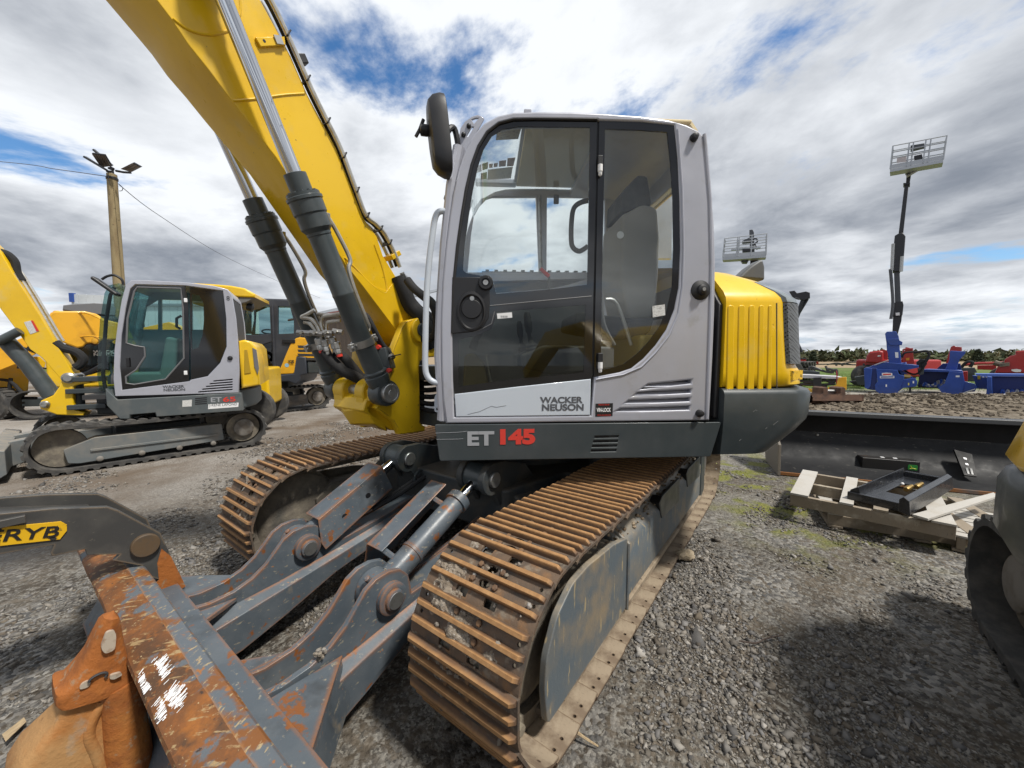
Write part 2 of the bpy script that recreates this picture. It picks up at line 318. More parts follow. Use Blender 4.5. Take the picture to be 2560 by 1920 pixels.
HOSE = mat('black hose sleeve', (0.014, 0.014, 0.015), 0.8, bump=(140, 0.8, 0.004))
RUBBER = mat('dusty black rubber', (0.045, 0.044, 0.043), 0.85, layers=[((0.13, 0.12, 0.105), 6, 0.45, 0.75)], bump=(60, 0.3, 0.004))
BLACKPRINT = mat('black glass border', (0.008, 0.008, 0.009), 0.06, coat=0.5)
GLASS = glass_mat('cab glass', (0.95, 0.97, 0.965), haze=((0.55, 0.57, 0.6), 0.012))
GLASS_L = glass_mat('lower door glass', (0.50, 0.52, 0.48))
GLASS_T = glass_mat('teal tinted glass', (0.62, 0.80, 0.80))
MIRROR = mat('mirror glass', (0.85, 0.87, 0.9), 0.03, metal=1.0)
CREAM = mat('cream headliner', (0.74, 0.62, 0.38), 0.8, layers=[((0.66, 0.54, 0.32), 2, 0.4, 0.8)])
SEAT = mat('charcoal seat fabric', (0.055, 0.055, 0.056), 0.9, layers=[((0.09, 0.088, 0.085), 8, 0.45, 0.7)], bump=(200, 0.4, 0.002))
SEAT2 = mat('grey seat trim', (0.30, 0.285, 0.26), 0.8, bump=(150, 0.3, 0.002))
INTER = mat('dark interior trim', (0.035, 0.035, 0.037), 0.6)
LINING = mat('pale grey cab lining', (0.36, 0.35, 0.33), 0.7)
MAT_ = mat('grey floor mat', (0.16, 0.155, 0.145), 0.85)
CONSOLE = mat('grey console plastic', (0.14, 0.14, 0.145), 0.55)
DOLIVE = mat('ochre interior panel', (0.24, 0.18, 0.05), 0.6)
RED = mat('red plastic', (0.55, 0.02, 0.02), 0.4)
REDTXT = mat('red lettering', (0.62, 0.045, 0.03), 0.5)
GREYTXT = mat('dark grey lettering', (0.085, 0.09, 0.10), 0.5)
LTGREYTXT = mat('light grey lettering', (0.33, 0.34, 0.36), 0.5)
BLACKTXT = mat('black lettering', (0.012, 0.012, 0.012), 0.5)
WHITE = mat('white sticker', (0.78, 0.78, 0.78), 0.5)
PAPER = mat('printed paper sticker', (0.62, 0.62, 0.60), 0.6, layers=[((0.35, 0.34, 0.33), 90, 0.52, 0.60, (1, 1, 3))])
TANPRINT = mat('tan printed decal', (0.36, 0.29, 0.17), 0.6, layers=[((0.2, 0.15, 0.09), 60, 0.5, 0.6)])
PINKPRINT = mat('brown red printed decal', (0.38, 0.23, 0.19), 0.6, layers=[((0.2, 0.15, 0.12), 80, 0.5, 0.6)])
MUDCLOD = mat('dried mud with stones', (0.27, 0.225, 0.17), 0.95, island=[(0.15, 0.125, 0.10), (0.22, 0.19, 0.15), (0.26, 0.225, 0.18), (0.19, 0.16, 0.13), (0.24, 0.205, 0.165), (0.30, 0.27, 0.235), (0.18, 0.155, 0.125), (0.36, 0.34, 0.315)], bump=(90, 0.8, 0.008))
TOOTH_R = mat('orange rusty cast steel', (0.33, 0.105, 0.018), 0.74, layers=[((0.19, 0.06, 0.015), 9, 0.46, 0.66), ((0.42, 0.17, 0.035), 5, 0.55, 0.75), ((0.28, 0.19, 0.115), 26, 0.58, 0.68), ((0.10, 0.035, 0.012), 4, 0.60, 0.72)], bump=(22, 0.8, 0.008), bump2=(110, 0.5, 0.003))
TOOTH_L = mat('pale rusty cast steel', (0.40, 0.22, 0.085), 0.72, layers=[((0.36, 0.13, 0.025), 5, 0.48, 0.7), ((0.34, 0.28, 0.21), 9, 0.58, 0.72), ((0.14, 0.06, 0.02), 16, 0.62, 0.70)], bump=(24, 0.7, 0.008), bump2=(120, 0.4, 0.003))
BARE = mat('worn bare metal', (0.52, 0.45, 0.36), 0.5, metal=0.3, layers=[((0.38, 0.28, 0.2), 40, 0.5, 0.65)])
THUMB = mat('charcoal worn steel', (0.048, 0.048, 0.047), 0.48, layers=[((0.085, 0.082, 0.075), 5, 0.45, 0.75), ((0.16, 0.145, 0.12), 40, 0.66, 0.72, (1, 1, 2))], edge=((0.16, 0.12, 0.08), 0.01, 0.14, 0.45), bump=(70, 0.2, 0.002))
MUDCAKE = mat('caked mud', (0.23, 0.19, 0.145), 0.95, layers=[((0.15, 0.12, 0.09), 18, 0.42, 0.62), ((0.34, 0.30, 0.25), 45, 0.52, 0.66), ((0.45, 0.43, 0.40), 95, 0.62, 0.67)], bump=(85, 0.9, 0.008), bump2=(220, 0.5, 0.003))
# ================================================================ MAIN EXCAVATOR, undercarriage
CX, CY = 0.127, 3.314
T = Frame((CX, CY, 0), R(-126.5))       # tracks: x towards the dozer blade, y towards the near track
U = Frame((CX, CY, 0), R(-176.5))       # turned upper body: x towards the cab front, y towards the camera
B = Frame((-1.12, 2.81, 0), R(-126.5))  # boom, swung over so that it lines up with the tracks
exc = thing('excavator', (CX, CY, 0), 'large yellow and grey tracked excavator marked ET145, with rusty steel tracks and dozer blade', 'excavator')
FX, RX, ZC, PR = 1.51, -1.57, 0.388, 0.352        # idler centre, sprocket centre, height, radius to the shoe plate
LOOP = 2 * (FX - RX) + 2 * math.pi * PR; NSH = 49; PITCHL = LOOP / NSH
def loop(s):
    s %= LOOP; top = FX - RX
    if s < top: sag = -0.012 * math.sin(math.pi * s / top); return RX + s, ZC + PR + sag, 0.0
    s -= top
    if s < math.pi * PR: a = s / PR; return FX + PR * math.sin(a), ZC + PR * math.cos(a), -a
    s -= math.pi * PR
    if s < top: return FX - s, ZC - PR, -math.pi
    s -= top; a = s / PR; return RX - PR * math.sin(a), ZC - PR * math.cos(a), -math.pi - a
def shoe_mesh():
    W = 0.25; oval = lambda cx, cy, a, b, n=12: [(cx + a * math.cos(2 * math.pi * i / n), cy + b * math.sin(2 * math.pi * i / n)) for i in range(n)]
    mb = MB()
    G = (-0.075, -0.018, 0.040)
    holes = [oval(-0.047, 0.0, 0.015, 0.027), oval(0.011, 0.0, 0.015, 0.027)] + [oval(sx, sy * 0.215, 0.0075, 0.0075, 8) for sx in (-0.047, 0.011) for sy in (-1, 1)]
    V, F = curve_mesh([(-0.084, -W), (0.044, -W), (0.044, W), (-0.084, W)], holes, 0.011)
    mb.add(V, F)
    def lipz(s): t = (s - 0.04) / 0.058; return -0.016 * t * t
    for y0, y1, s0 in ((-W, -0.10, 0.042), (-0.10, -0.045, 0.078), (-0.045, 0.035, 0.042), (0.035, 0.09, 0.078), (0.09, W, 0.042)):
        st = [s0 + (0.098 - s0) * k / 3 for k in range(4)]
        mb.loft([[(s, y0, lipz(s) - 0.0055), (s, y1, lipz(s) - 0.0055), (s, y1, lipz(s) + 0.0055), (s, y0, lipz(s) + 0.0055)] for s in st])
    mb.cur = 1
    for g in G:
        for y0, y1 in ((-W + 0.004, W - 0.004),):
            r = [(g - 0.0105, 0.004), (g - 0.0080, 0.0255), (g - 0.0062, 0.0285), (g + 0.0062, 0.0285), (g + 0.0080, 0.0255), (g + 0.0105, 0.004)]
            ring = lambda y, k: [(g + (p[0] - g), y, 0.004 + (p[1] - 0.004) * k) for p in r]
            mb.loft([ring(y0, 0.45), ring(y0 + 0.014, 1), ring(y1 - 0.014, 1), ring(y1, 0.45)])
    for s_ in (-0.047, 0.011):
        for y in (-0.052, 0.052): mb.lathe((s_, y, 0.004), (s_, y, 0.03), [(0, 0.012), (0.010, 0.012), (0.013, 0.008), (0.013, 0.0)], 6)
    me = mb.mesh('track_shoe', smooth=24)
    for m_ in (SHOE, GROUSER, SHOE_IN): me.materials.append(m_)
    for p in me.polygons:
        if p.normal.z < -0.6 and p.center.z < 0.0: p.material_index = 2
    return me
SHOE_ME = shoe_mesh()
def build_track(side):
    yc = side * 0.995
    mb = MB(T); n = 120
    for dy in (-0.075, 0.075):
        rings = []
        for i in range(n):
            x, z, a = loop(LOOP * i / n); ca, sa = math.cos(a), math.sin(a); nx, nz = -sa, ca
            f = lambda d, y: (x + nx * d, yc + y, z + nz * d)
            rings.append([f(-0.008, dy - 0.022), f(-0.008, dy + 0.022), f(-0.075, dy + 0.022), f(-0.075, dy - 0.022)])
        rings.append(rings[0]); mb.loft(rings, cap=False)
    for i in range(NSH):                              # chain pins
        x, z, a = loop(PITCHL * (i + 0.5)); nx, nz = -math.sin(a), math.cos(a)
        mb.cyl((x - nx * 0.042, yc - 0.12, z - nz * 0.042), (x - nx * 0.042, yc + 0.12, z - nz * 0.042), 0.02, 8)
    tr = mb.obj('track', DIRTY, exc)
    for i in range(NSH):
        x, z, a = loop(PITCHL * i + 0.05 + (0.04 if side < 0 else 0))
        m_ = Matrix.Translation(T.o - exc.location) @ Matrix.Rotation(T.h, 4, 'Z') @ Matrix.Translation((x, yc + random.uniform(-0.004, 0.004), z + random.uniform(-0.0015, 0.0015))) @ Matrix.Rotation(-a + random.uniform(-0.022, 0.022), 4, 'Y') @ Matrix.Rotation(random.uniform(-0.006, 0.006), 4, 'Z')
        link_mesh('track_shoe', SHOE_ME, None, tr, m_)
    # frame beam with dirt covered sloping roof
    s = side
    mb = MB(T); yo, yi = yc + s * (0.17 if s > 0 else 0.105), yc - s * 0.13
    sec = lambda x, k=1.0: [(x, yi, 0.12), (x, yi, 0.56 * k), (x, yc - s * 0.05, 0.605 * k), (x, yc + s * 0.03, 0.585 * k), (x, yo - s * 0.02, 0.475 * k), (x, yo, 0.445 * k), (x, yo, 0.14)]
    mb.loft([sec(-1.30), sec(0.80)])
    if s > 0: fr = mb.obj('track_frame', FRAME_S, exc, bevel=0.012, seg=3)
    else: fr = mb.obj('track_frame', DIRTY, exc, bevel=0.012, seg=3)
    # idler guard plate (front end), weld seam, top pockets, bottom rail
    mb = MB(T); o2 = yo + s * (0.025 if s > 0 else 0.012)
    prof = [(0.78, 0.145), (1.60, 0.135), (1.62, 0.28), (1.61, 0.40), (1.535, 0.52), (1.41, 0.59), (1.27, 0.60), (0.98, 0.575), (0.78, 0.53)]
    mb.prism(rounded(prof, 0.03, 3), o2 - s * 0.03, o2, 'y'); mb.obj('idler_guard', FRAME_S if s > 0 else DIRTY, fr, bevel=0.006)
    mb = MB(T); mb.prism([(0.80, 0.50), (0.98, 0.535), (1.28, 0.54), (1.40, 0.46), (1.40, 0.42), (0.80, 0.42)], yi + s * 0.02, o2 - s * 0.04, 'y'); mb.obj('guard_roof', DIRTY if s < 0 else FRAME_S, fr, bevel=0.01)
    mb = MB(T); mb.tube(smooth_path([(0.79, o2 + s * 0.002, 0.14), (0.79, o2 + s * 0.002, 0.46), (0.785, o2 - s * 0.02, 0.515), (0.78, yc - s * 0.02, 0.615)], 4), 0.011, 6); mb.obj('weld_bead', FRAME_S, fr)
    mb = MB(T); mb.bx(-1.3, 1.45, yo - s * 0.02 if s > 0 else yo, yo + s * 0.014 if s > 0 else yo + 0.02, 0.105, 0.138); mb.obj('bottom_rail', SHOE_IN, fr, bevel=0.006)
    if s > 0:
        for x0, x1 in ((-0.42, 0.06), (-1.22, -0.72)):
            mb = MB(T); mb.prism([(x0, 0.35), (x1, 0.38), (x1 + 0.06, 0.51), (x1, 0.54), (x0, 0.54)], yo + 0.006, yo - 0.012, 'y'); mb.obj('carrier_bracket', SLATE, fr, bevel=0.004)
            mb = MB(T); mb.prism([(x1 + 0.012, 0.39), (x1 + 0.075, 0.51), (x1 + 0.012, 0.54)], yo - 0.06, yo + 0.004, 'y'); mb.obj('bracket_pocket', BLACK, fr)
        mb = MB(T)
        for k in range(260):                          # lumps of soil lying on the frame roof
            x = random.uniform(-1.25, 1.15); t = random.random() ** 0.7
            y = yc + 0.03 + t * 0.12; z = 0.592 - t * 0.11; r = random.uniform(0.004, 0.016)
            mb.ball((x, y, z), r, 5, 3, (1.3, 1, 0.6))
        mb.obj('soil_lumps', SHOE_IN, fr, smooth=0)['kind'] = 'stuff'
    # idler and sprocket
    mb = MB(T); mb.lathe((FX, yc - 0.09, ZC), (FX, yc + 0.09, ZC), [(0, 0.10), (0.0, 0.20), (0.02, 0.25), (0.03, 0.275), (0.055, 0.28), (0.06, 0.30), (0.12, 0.30), (0.125, 0.28), (0.15, 0.275), (0.16, 0.25), (0.18, 0.20), (0.18, 0.1)], 36)
    mb.obj('idler', DIRTY, exc)
    mb = MB(T); mb.prism([(RX + (0.30 if i % 2 else 0.245) * math.cos(i * math.pi / 21), ZC + (0.30 if i % 2 else 0.245) * math.sin(i * math.pi / 21)) for i in range(42)], yc - 0.03, yc + 0.03, 'y')
    spk = mb.obj('sprocket', DIRTY, exc)
    mb = MB(T); mb.lathe((RX, yc + s * 0.02, ZC), (RX, yc + s * 0.3, ZC), [(0, 0.21), (0.05, 0.205), (0.06, 0.175), (0.11, 0.17), (0.125, 0.155), (0.125, 0.0)], 30); mb.obj('final_drive', STEEL if s > 0 else DIRTY, spk)
    mb = MB(T); mb.prism(rounded([(-1.45, 0.16), (-1.28, 0.10), (-1.28, 0.58), (-1.42, 0.57)], 0.02), yo - s * 0.05, yo + s * 0.01, 'y'); mb.obj('drive_guard', SLATE if s > 0 else DIRTY, fr, bevel=0.008)
    for k in range(5):
        x = -1.0 + k * 0.5
        mb = MB(T); mb.cyl((x, yc - 0.1, 0.125), (x, yc + 0.1, 0.125), 0.075, 16); mb.obj('track_roller', DIRTY, fr)
    return tr
tr_near = build_track(1); tr_far = build_track(-1)
# dried mud and stones clinging to the front of the tracks
def mud_on_track(tr, side, clumps, n_each):
    mb = MB(T)
    for (s0, y0, ss, sy, n) in clumps:
        for k in range(n):
            s = (FX - RX) + s0 + random.gauss(0, ss); y = y0 + random.gauss(0, sy)
            if abs(y) > 0.235: continue
            x, z, a = loop(s); nx, nz = -math.sin(a), math.cos(a); r = random.uniform(0.004, 0.011) * (1.5 if random.random() < 0.10 else 1)
            h = random.uniform(0.002, 0.021); c = (x + nx * h, side * 0.995 + y, z + nz * h)
            tt = (1 + 5 ** 0.5) / 2; BV = [(-1, tt, 0), (1, tt, 0), (-1, -tt, 0), (1, -tt, 0), (0, -1, tt), (0, 1, tt), (0, -1, -tt), (0, 1, -tt), (tt, 0, -1), (tt, 0, 1), (-tt, 0, -1), (-tt, 0, 1)]
            sx, sy, sz = (random.uniform(0.6, 1.2) for _ in range(3))
            vs = [(c[0] + p[0] / 1.9 * r * sx * random.uniform(0.75, 1.2), c[1] + p[1] / 1.9 * r * sy * random.uniform(0.75, 1.2), c[2] + p[2] / 1.9 * r * sz * random.uniform(0.75, 1.2)) for p in BV]
            mb.add(vs, [(0, 11, 5), (0, 5, 1), (0, 1, 7), (0, 7, 10), (0, 10, 11), (1, 5, 9), (5, 11, 4), (11, 10, 2), (10, 7, 6), (7, 1, 8), (3, 9, 4), (3, 4, 2), (3, 2, 6), (3, 6, 8), (3, 8, 9), (4, 9, 5), (2, 4, 11), (6, 2, 10), (8, 6, 7), (9, 8, 1)])
    o = mb.obj('mud_clumps', MUDCLOD, tr, smooth=0); o['kind'] = 'stuff'; return o
def mud_cake(tr, side, clumps, s0, s1, step):
    """lumpy layer of packed mud lying between the grousers"""
    ns, nyy = int((s1 - s0) / step), int(0.49 / step); V = []; ok = []
    for i in range(ns):
        ds = s0 + i * step; x, z, a = loop((FX - RX) + ds); nx, nz = -math.sin(a), math.cos(a)
        for j in range(nyy):
            y = -0.245 + j * step; g = sum(w * math.exp(-((ds - p) / q) ** 2 - ((y - c) / r) ** 2) for p, c, q, r, w in clumps)
            n1 = noise.fractal(Vector((ds * 16, y * 16, side * 3.0)), 1.0, 2.0, 4); n2 = noise.noise(Vector((ds * 110, y * 110, side))) + 0.6 * noise.noise(Vector((ds * 60, y * 60, 5)))
            h = 0.026 * (g + 0.75 * n1 - 0.72) + (0.0045 * n2)
            ok.append(g + 0.75 * n1 > 0.50); h = min(max(h, -0.004), 0.027); V.append(T(x + nx * (0.007 + h), side * 0.995 + y, z + nz * (0.007 + h)))
    F = [(i * nyy + j, i * nyy + j + 1, (i + 1) * nyy + j + 1, (i + 1) * nyy + j) for i in range(ns - 1) for j in range(nyy - 1) if ok[i * nyy + j] and ok[i * nyy + j + 1] and ok[(i + 1) * nyy + j] and ok[(i + 1) * nyy + j + 1]]
    used = sorted({k for f in F for k in f}); re_ = {k: n for n, k in enumerate(used)}; off = wloc(tr)
    me = bpy.data.meshes.new('caked_mud'); me.from_pydata([tuple(V[k] - off) for k in used], [], [tuple(re_[k] for k in f) for f in F]); me.materials.append(MUDCAKE)
    bm = bmesh.new(); bm.from_mesh(me); bmesh.ops.recalc_face_normals(bm, faces=bm.faces); bm.to_mesh(me); bm.free()
    o = bpy.data.objects.new('caked_mud', me); COL.objects.link(o); o.parent = tr; o['kind'] = 'stuff'
CL = [(-0.04, -0.13, 0.035, 0.06, 1.0), (0.10, -0.14, 0.03, 0.05, 1.0), (0.17, -0.02, 0.03, 0.06, 0.8), (0.24, -0.17, 0.06, 0.07, 1.2), (0.33, -0.12, 0.06, 0.09, 1.2), (0.40, -0.02, 0.05, 0.09, 1.1), (0.43, 0.12, 0.04, 0.06, 0.8), (0.55, -0.06, 0.06, 0.12, 1.0), (0.68, -0.10, 0.06, 0.14, 1.0), (0.83, 0.0, 0.08, 0.18, 1.1), (1.0, 0.0, 0.08, 0.2, 1.1), (-0.27, -0.19, 0.03, 0.04, 0.9), (-0.78, -0.12, 0.03, 0.04, 0.8)]
mud_cake(tr_near, 1, CL, -0.95, 1.12, 0.0042)
mud_cake(tr_far, -1, [(0.1, 0.1, 0.05, 0.07, 0.9), (0.25, -0.1, 0.06, 0.08, 1.0), (0.45, 0.05, 0.1, 0.15, 0.9), (0.7, 0, 0.12, 0.2, 1.0), (-0.4, 0, 0.4, 0.1, 0.5)], -1.2, 1.0, 0.009)
mud_on_track(tr_near, 1, [(0.24, -0.16, 0.06, 0.06, 45), (0.38, -0.08, 0.07, 0.09, 55), (0.05, -0.1, 0.1, 0.06, 25), (0.6, -0.05, 0.2, 0.12, 60), (-0.3, 0.0, 0.4, 0.14, 16)], 0)
# centre frame, swing bearing
mb = MB(T)
mb.prism(rounded([(0.98, -0.52), (0.98, 0.52), (0.45, 0.62), (0.35, 0.9), (-0.45, 0.9), (-0.55, 0.62), (-0.95, 0.5), (-0.95, -0.5), (-0.55, -0.62), (-0.45, -0.9), (0.35, -0.9), (0.45, -0.62)], 0.05), 0.42, 0.70, 'z')
carb = mb.obj('centre_frame', SLATE_D, exc, bevel=0.02)
for y in (-0.86, 0.86):
    for x in (-0.75, 0.75):
        mb = MB(T); mb.loft([[(x - 0.16, y * 0.6, 0.66), (x + 0.16, y * 0.6, 0.66), (x + 0.16, y * 0.6, 0.36), (x - 0.16, y * 0.6, 0.36)], [(x - 0.2, y * 1.02, 0.54), (x + 0.2, y * 1.02, 0.54), (x + 0.2, y * 1.02, 0.18), (x - 0.2, y * 1.02, 0.18)]]); mb.obj('frame_leg', SLATE_D, carb, bevel=0.015)
mb = MB(T); mb.lathe((0, 0, 0.68), (0, 0, 0.95), [(0, 0.0), (0, 0.56), (0.06, 0.56), (0.065, 0.62), (0.14, 0.62), (0.145, 0.58), (0.25, 0.58), (0.25, 0.0)], 48); mb.obj('swing_bearing', SLATE_D, exc)
for ys in (-0.38, 0.38):
    for dy in (-0.085, 0.085):                        # ears that carry the blade cylinders
        e = [(0.55, 0.62), (0.72, 0.80), (0.95, 0.87)] + arc(1.05, 0.78, 0.095, 80, -100, 8) + [(0.98, 0.60), (0.90, 0.50), (0.80, 0.46), (0.5, 0.46)]
        mb = MB(T); mb.prism(e, ys + dy - 0.022, ys + dy + 0.022, 'y'); mb.obj('cylinder_ear', SLATE_D, carb, bevel=0.006)
    mb = MB(T); mb.lathe((1.05, ys - 0.125, 0.78), (1.05, ys + 0.125, 0.78), [(0, 0.0), (0, 0.042), (0.005, 0.046), (0.245, 0.046), (0.25, 0.042), (0.25, 0)], 20); mb.obj('ear_pin', STEEL, carb)
    mb = MB(T); mb.lathe((1.05, ys - 0.062, 0.78), (1.05, ys + 0.062, 0.78), [(0, 0.03), (0, 0.082), (0.124, 0.082), (0.124, 0.03)], 24); mb.obj('ear_boss', SLATE, carb)
    for dy in (-0.12, 0.12):
        mb = MB(T); mb.lathe((0.86, ys + dy * 0.9, 0.43), (0.86, ys + dy * 1.25, 0.43), [(0, 0.0), (0, 0.10), (0.03, 0.10), (0.03, 0.05), (0.036, 0.0)], 20); mb.obj('arm_pivot', SLATE_D, carb)
mb = MB(T)
for k, off in enumerate((-0.02, 0.02)):
    mb.tube(smooth_path([(0.55, -0.22 + off, 0.66), (0.85, -0.20 + off, 0.68), (1.0, -0.22 + off, 0.64), (1.15, -0.27 + off, 0.565), (1.32, -0.31, 0.50)], 5), 0.016, 8)
mb.obj('blade_hose', HOSE, carb)
mb = MB(T); mb.tube([(1.0 + 0.05 * math.cos(a), -0.22, 0.645 + 0.05 * math.sin(a)) for a in [R(i * 20) for i in range(-2, 13)]], 0.007, 6); mb.obj('hose_loop', SLATE, carb)
# ---------------------------------------------------------------- dozer blade
blade_prof = [(2.47, 0.40), (2.445, 0.28), (2.45, 0.15), (2.53, 0.01), (2.49, 0.0), (2.36, 0.10), (2.25, 0.17), (2.235, 0.30), (2.245, 0.335), (2.345, 0.365), (2.36, 0.42)]
mb = MB(T); mb.prism(blade_prof, -1.245, 1.245, 'y'); blade = mb.obj('dozer_blade', BLADE, exc, bevel=0.006, label='scratched blue grey dozer blade with rusty top edge')
ys = [-1.247 + 2.494 * i / 140 for i in range(141)]
wob = lambda p, y, a=0.0035: (p[0] + a * noise.noise((p[0] * 9, y * 5, p[1] * 9)), y, p[1] + a * noise.noise((y * 6, p[0] * 7, 3)))
front = [(2.47, 0.40), (2.512, 0.435), (2.530, 0.462), (2.526, 0.478), (2.500, 0.498), (2.425, 0.519), (2.417, 0.505), (2.415, 0.40)]
mb = MB(T); mb.loft([[wob(p, y) for p in front] for y in ys]); mb.obj('blade_top_edge', BLADE_RUST, blade, smooth=28)
rear = [(2.4175, 0.505), (2.4255, 0.5185), (2.418, 0.521), (2.376, 0.514), (2.368, 0.507), (2.358, 0.40), (2.4155, 0.40)]
BLADE_TOP = mat('scraped blue grey top flat', (0.105, 0.122, 0.14), 0.45, layers=[((0.20, 0.078, 0.022), 9, 0.49, 0.57), ((0.36, 0.28, 0.16), 40, 0.58, 0.65, (2.2, 0.7, 1)), ((0.30, 0.12, 0.03), 24, 0.60, 0.67)], edge=((0.32, 0.15, 0.05), 0.014, 0.08, 0.2), bump=(50, 0.3, 0.003))
mb = MB(T); mb.loft([[wob(p, y, 0.002) for p in rear] for y in ys]); mb.obj('blade_top_flat', BLADE_TOP, blade, smooth=28)
mb = MB(T); mb.bx(2.256, 2.343, -1.20, 1.20, 0.352, 0.372); mb.obj('blade_rear_shelf', BLADE, blade, bevel=0.003)
mb = MB(T)                                            # white paint scraped onto the top edge
for k in range(260):
    y = random.choice((0.26, 0.29, 0.32, 0.44, 0.48)) + random.gauss(0, 0.017); w = random.uniform(0.001, 0.0036); t0 = random.uniform(0, .7); t1 = min(t0 + random.uniform(.08, .4), 1.0); sk = random.gauss(0.010, 0.006); lift = 0.0028 + 0.0016 * k / 260
    f = lambda t: (2.527 - 0.075 * t + 0.40 * lift, 0.479 + 0.036 * t + 0.9 * lift)
    a, c = f(t0), f(t1); y2 = y - sk * (t1 - t0) * 3
    mb.add([(a[0], y - w, a[1]), (a[0], y + w * .6, a[1]), (c[0], y2 + w, c[1]), (c[0], y2 - w * .5, c[1])], [(0, 1, 2, 3)])
ps = mb.obj('paint_scrapes', WHITE, blade, smooth=0); ps['kind'] = 'stuff'
arm_prof = [(2.34, 0.36), (2.15, 0.335), (2.03, 0.365), (1.95, 0.415), (1.89, 0.485), (1.83, 0.53)] + arc(1.75, 0.43, 0.113, 70, -10, 6)[1:] 
arm_prof = [(2.34, 0.36), (2.20, 0.335), (2.10, 0.342), (2.02, 0.37), (1.955, 0.415), (1.905, 0.47), (1.865, 0.515), (1.815, 0.541), (1.75, 0.546), (1.69, 0.53), (1.648, 0.485), (1.635, 0.43), (1.63, 0.385), (1.5, 0.395), (1.2, 0.44), (0.87, 0.52), (0.80, 0.44), (0.86, 0.345), (1.2, 0.295), (1.6, 0.205), (1.9, 0.10), (2.1, 0.05), (2.34, 0.04)]
def build_arm(yc, near):
    mb = MB(T); mb.prism(arm_prof, yc + 0.055, yc + 0.082, 'y'); mb.prism(arm_prof, yc - 0.082, yc - 0.055, 'y')
    arm = mb.obj('blade_arm', BLADE, blade, bevel=0.004)
    low = [(2.33, 0.21), (2.0, 0.22), (1.9, 0.25), (1.63, 0.33), (1.5, 0.385), (1.2, 0.43), (0.87, 0.50), (0.87, 0.36), (1.2, 0.31), (1.6, 0.22), (1.9, 0.12), (2.1, 0.065), (2.33, 0.05)]
    mb = MB(T); mb.prism(low, yc - 0.056, yc + 0.056, 'y'); mb.obj('arm_box', BLADE, arm)
    mb = MB(T)                                        # outer flanks that widen the arm into a box beam
    for sgn in (-1, 1):
        o_ = yc + sgn * 0.081
        q = [(2.33, 0.26), (1.9, 0.30), (1.6, 0.345), (1.2, 0.415), (0.95, 0.46), (0.95, 0.37), (1.2, 0.315), (1.6, 0.225), (1.9, 0.12), (2.1, 0.07), (2.33, 0.06)]
        n = len(q); w = [0.10, 0.05, 0.038, 0.036, 0.034] + [0.034, 0.036, 0.038, 0.05, 0.07, 0.10]
        mb.add([(p[0], o_, p[1]) for p in q] + [(p[0], o_ + sgn * w[i], p[1] - (0.03 if i < 5 else 0)) for i, p in enumerate(q)], [tuple(range(n))[::-1], tuple(range(n, 2 * n))] + [(i, (i + 1) % n, n + (i + 1) % n, n + i) for i in range(n)])
    mb.obj('arm_flank', BLADE, arm, bevel=0.005)
    mb = MB(T); mb.bx(2.0, 2.30, yc - 0.054, yc + 0.054, 0.225, 0.244); mb.obj('trapped_water', WATER, arm)
    # cylinder from arm to ear
    a = Vector((1.75, yc, 0.43)); b_ = Vector((1.05, yc, 0.78)); d = (b_ - a).normalized(); Lg = (b_ - a).length
    mb = MB(T); mb.lathe(tuple(a + d * 0.05), tuple(b_), [(0, 0.04), (0.02, 0.058), (0.16, 0.058), (0.162, 0.062), (0.175, 0.062), (0.178, 0.058), (0.50, 0.058), (0.502, 0.068), (0.545, 0.068), (0.555, 0.055), (0.555, 0.0)], 32)
    cy = mb.obj('blade_cylinder', BLADE, exc)
    mb = MB(T); mb.lathe((a.x, yc - 0.054, a.z), (a.x, yc + 0.054, a.z), [(0, 0.03), (0, 0.088), (0.108, 0.088), (0.108, 0.03)], 24); mb.obj('cylinder_eye', BLADE, cy, bevel=0.004)
    mb = MB(T); mb.cyl(tuple(a + d * 0.58), tuple(b_), 0.034, 24); mb.obj('rod', CHROME, cy)
    mb = MB(T); mb.lathe((b_.x, yc - 0.055, b_.z), (b_.x, yc + 0.055, b_.z), [(0, 0.03), (0, 0.072), (0.11, 0.072), (0.11, 0.03)], 24); mb.obj('rod_eye', SLATE, cy)
    for sg in (-1, 1):
        mb = MB(T); mb.lathe((a.x, yc + sg * 0.082, a.z), (a.x, yc + sg * 0.14, a.z), [(0, 0.0), (0, 0.070), (0.026, 0.070), (0.030, 0.064), (0.030, 0.046), (0.042, 0.044), (0.046, 0.038), (0.046, 0.0)], 28); mb.obj('pin_boss', BLADE, arm)
        mb = MB(T); mb.lathe((a.x, yc + sg * 0.125, a.z), (a.x, yc + sg * 0.14, a.z), [(0, 0), (0, 0.038), (0.006, 0.036), (0.006, 0)], 24); mb.obj('pin_end', STEEL, arm)
    for tt, zz in ((0.0, 0.1),):
        mb = MB(T); mb.lathe((a.x + 0.055, yc + 0.02, a.z + 0.075), (a.x + 0.085, yc + 0.02, a.z + 0.115), [(0, 0.014), (0.03, 0.014), (0.034, 0.008), (0.034, 0)], 10); mb.obj('grease_nipple', BLADE, cy)
    # folded guard on the inner side
    sgn = -1 if yc > 0 else 1
    nrm = Vector((d.z, 0, -d.x)) * -1
    if nrm.z < 0: nrm = -nrm
    def P(t, y, h): q = a + d * t + nrm * h; return (q.x, yc + y, q.z)
    if near: ya, yb = -0.20, -0.075
    else: ya, yb = -0.07, 0.085
    ye = ya if near else yb
    top = [P(0.12, ya, 0.085), P(0.12, yb, 0.085), P(0.60, yb, 0.085), P(0.60, ya, 0.085)]
    th = nrm * 0.007
    mb = MB(T)
    lo = lambda L_: [tuple(Vector(p) - th) for p in L_]
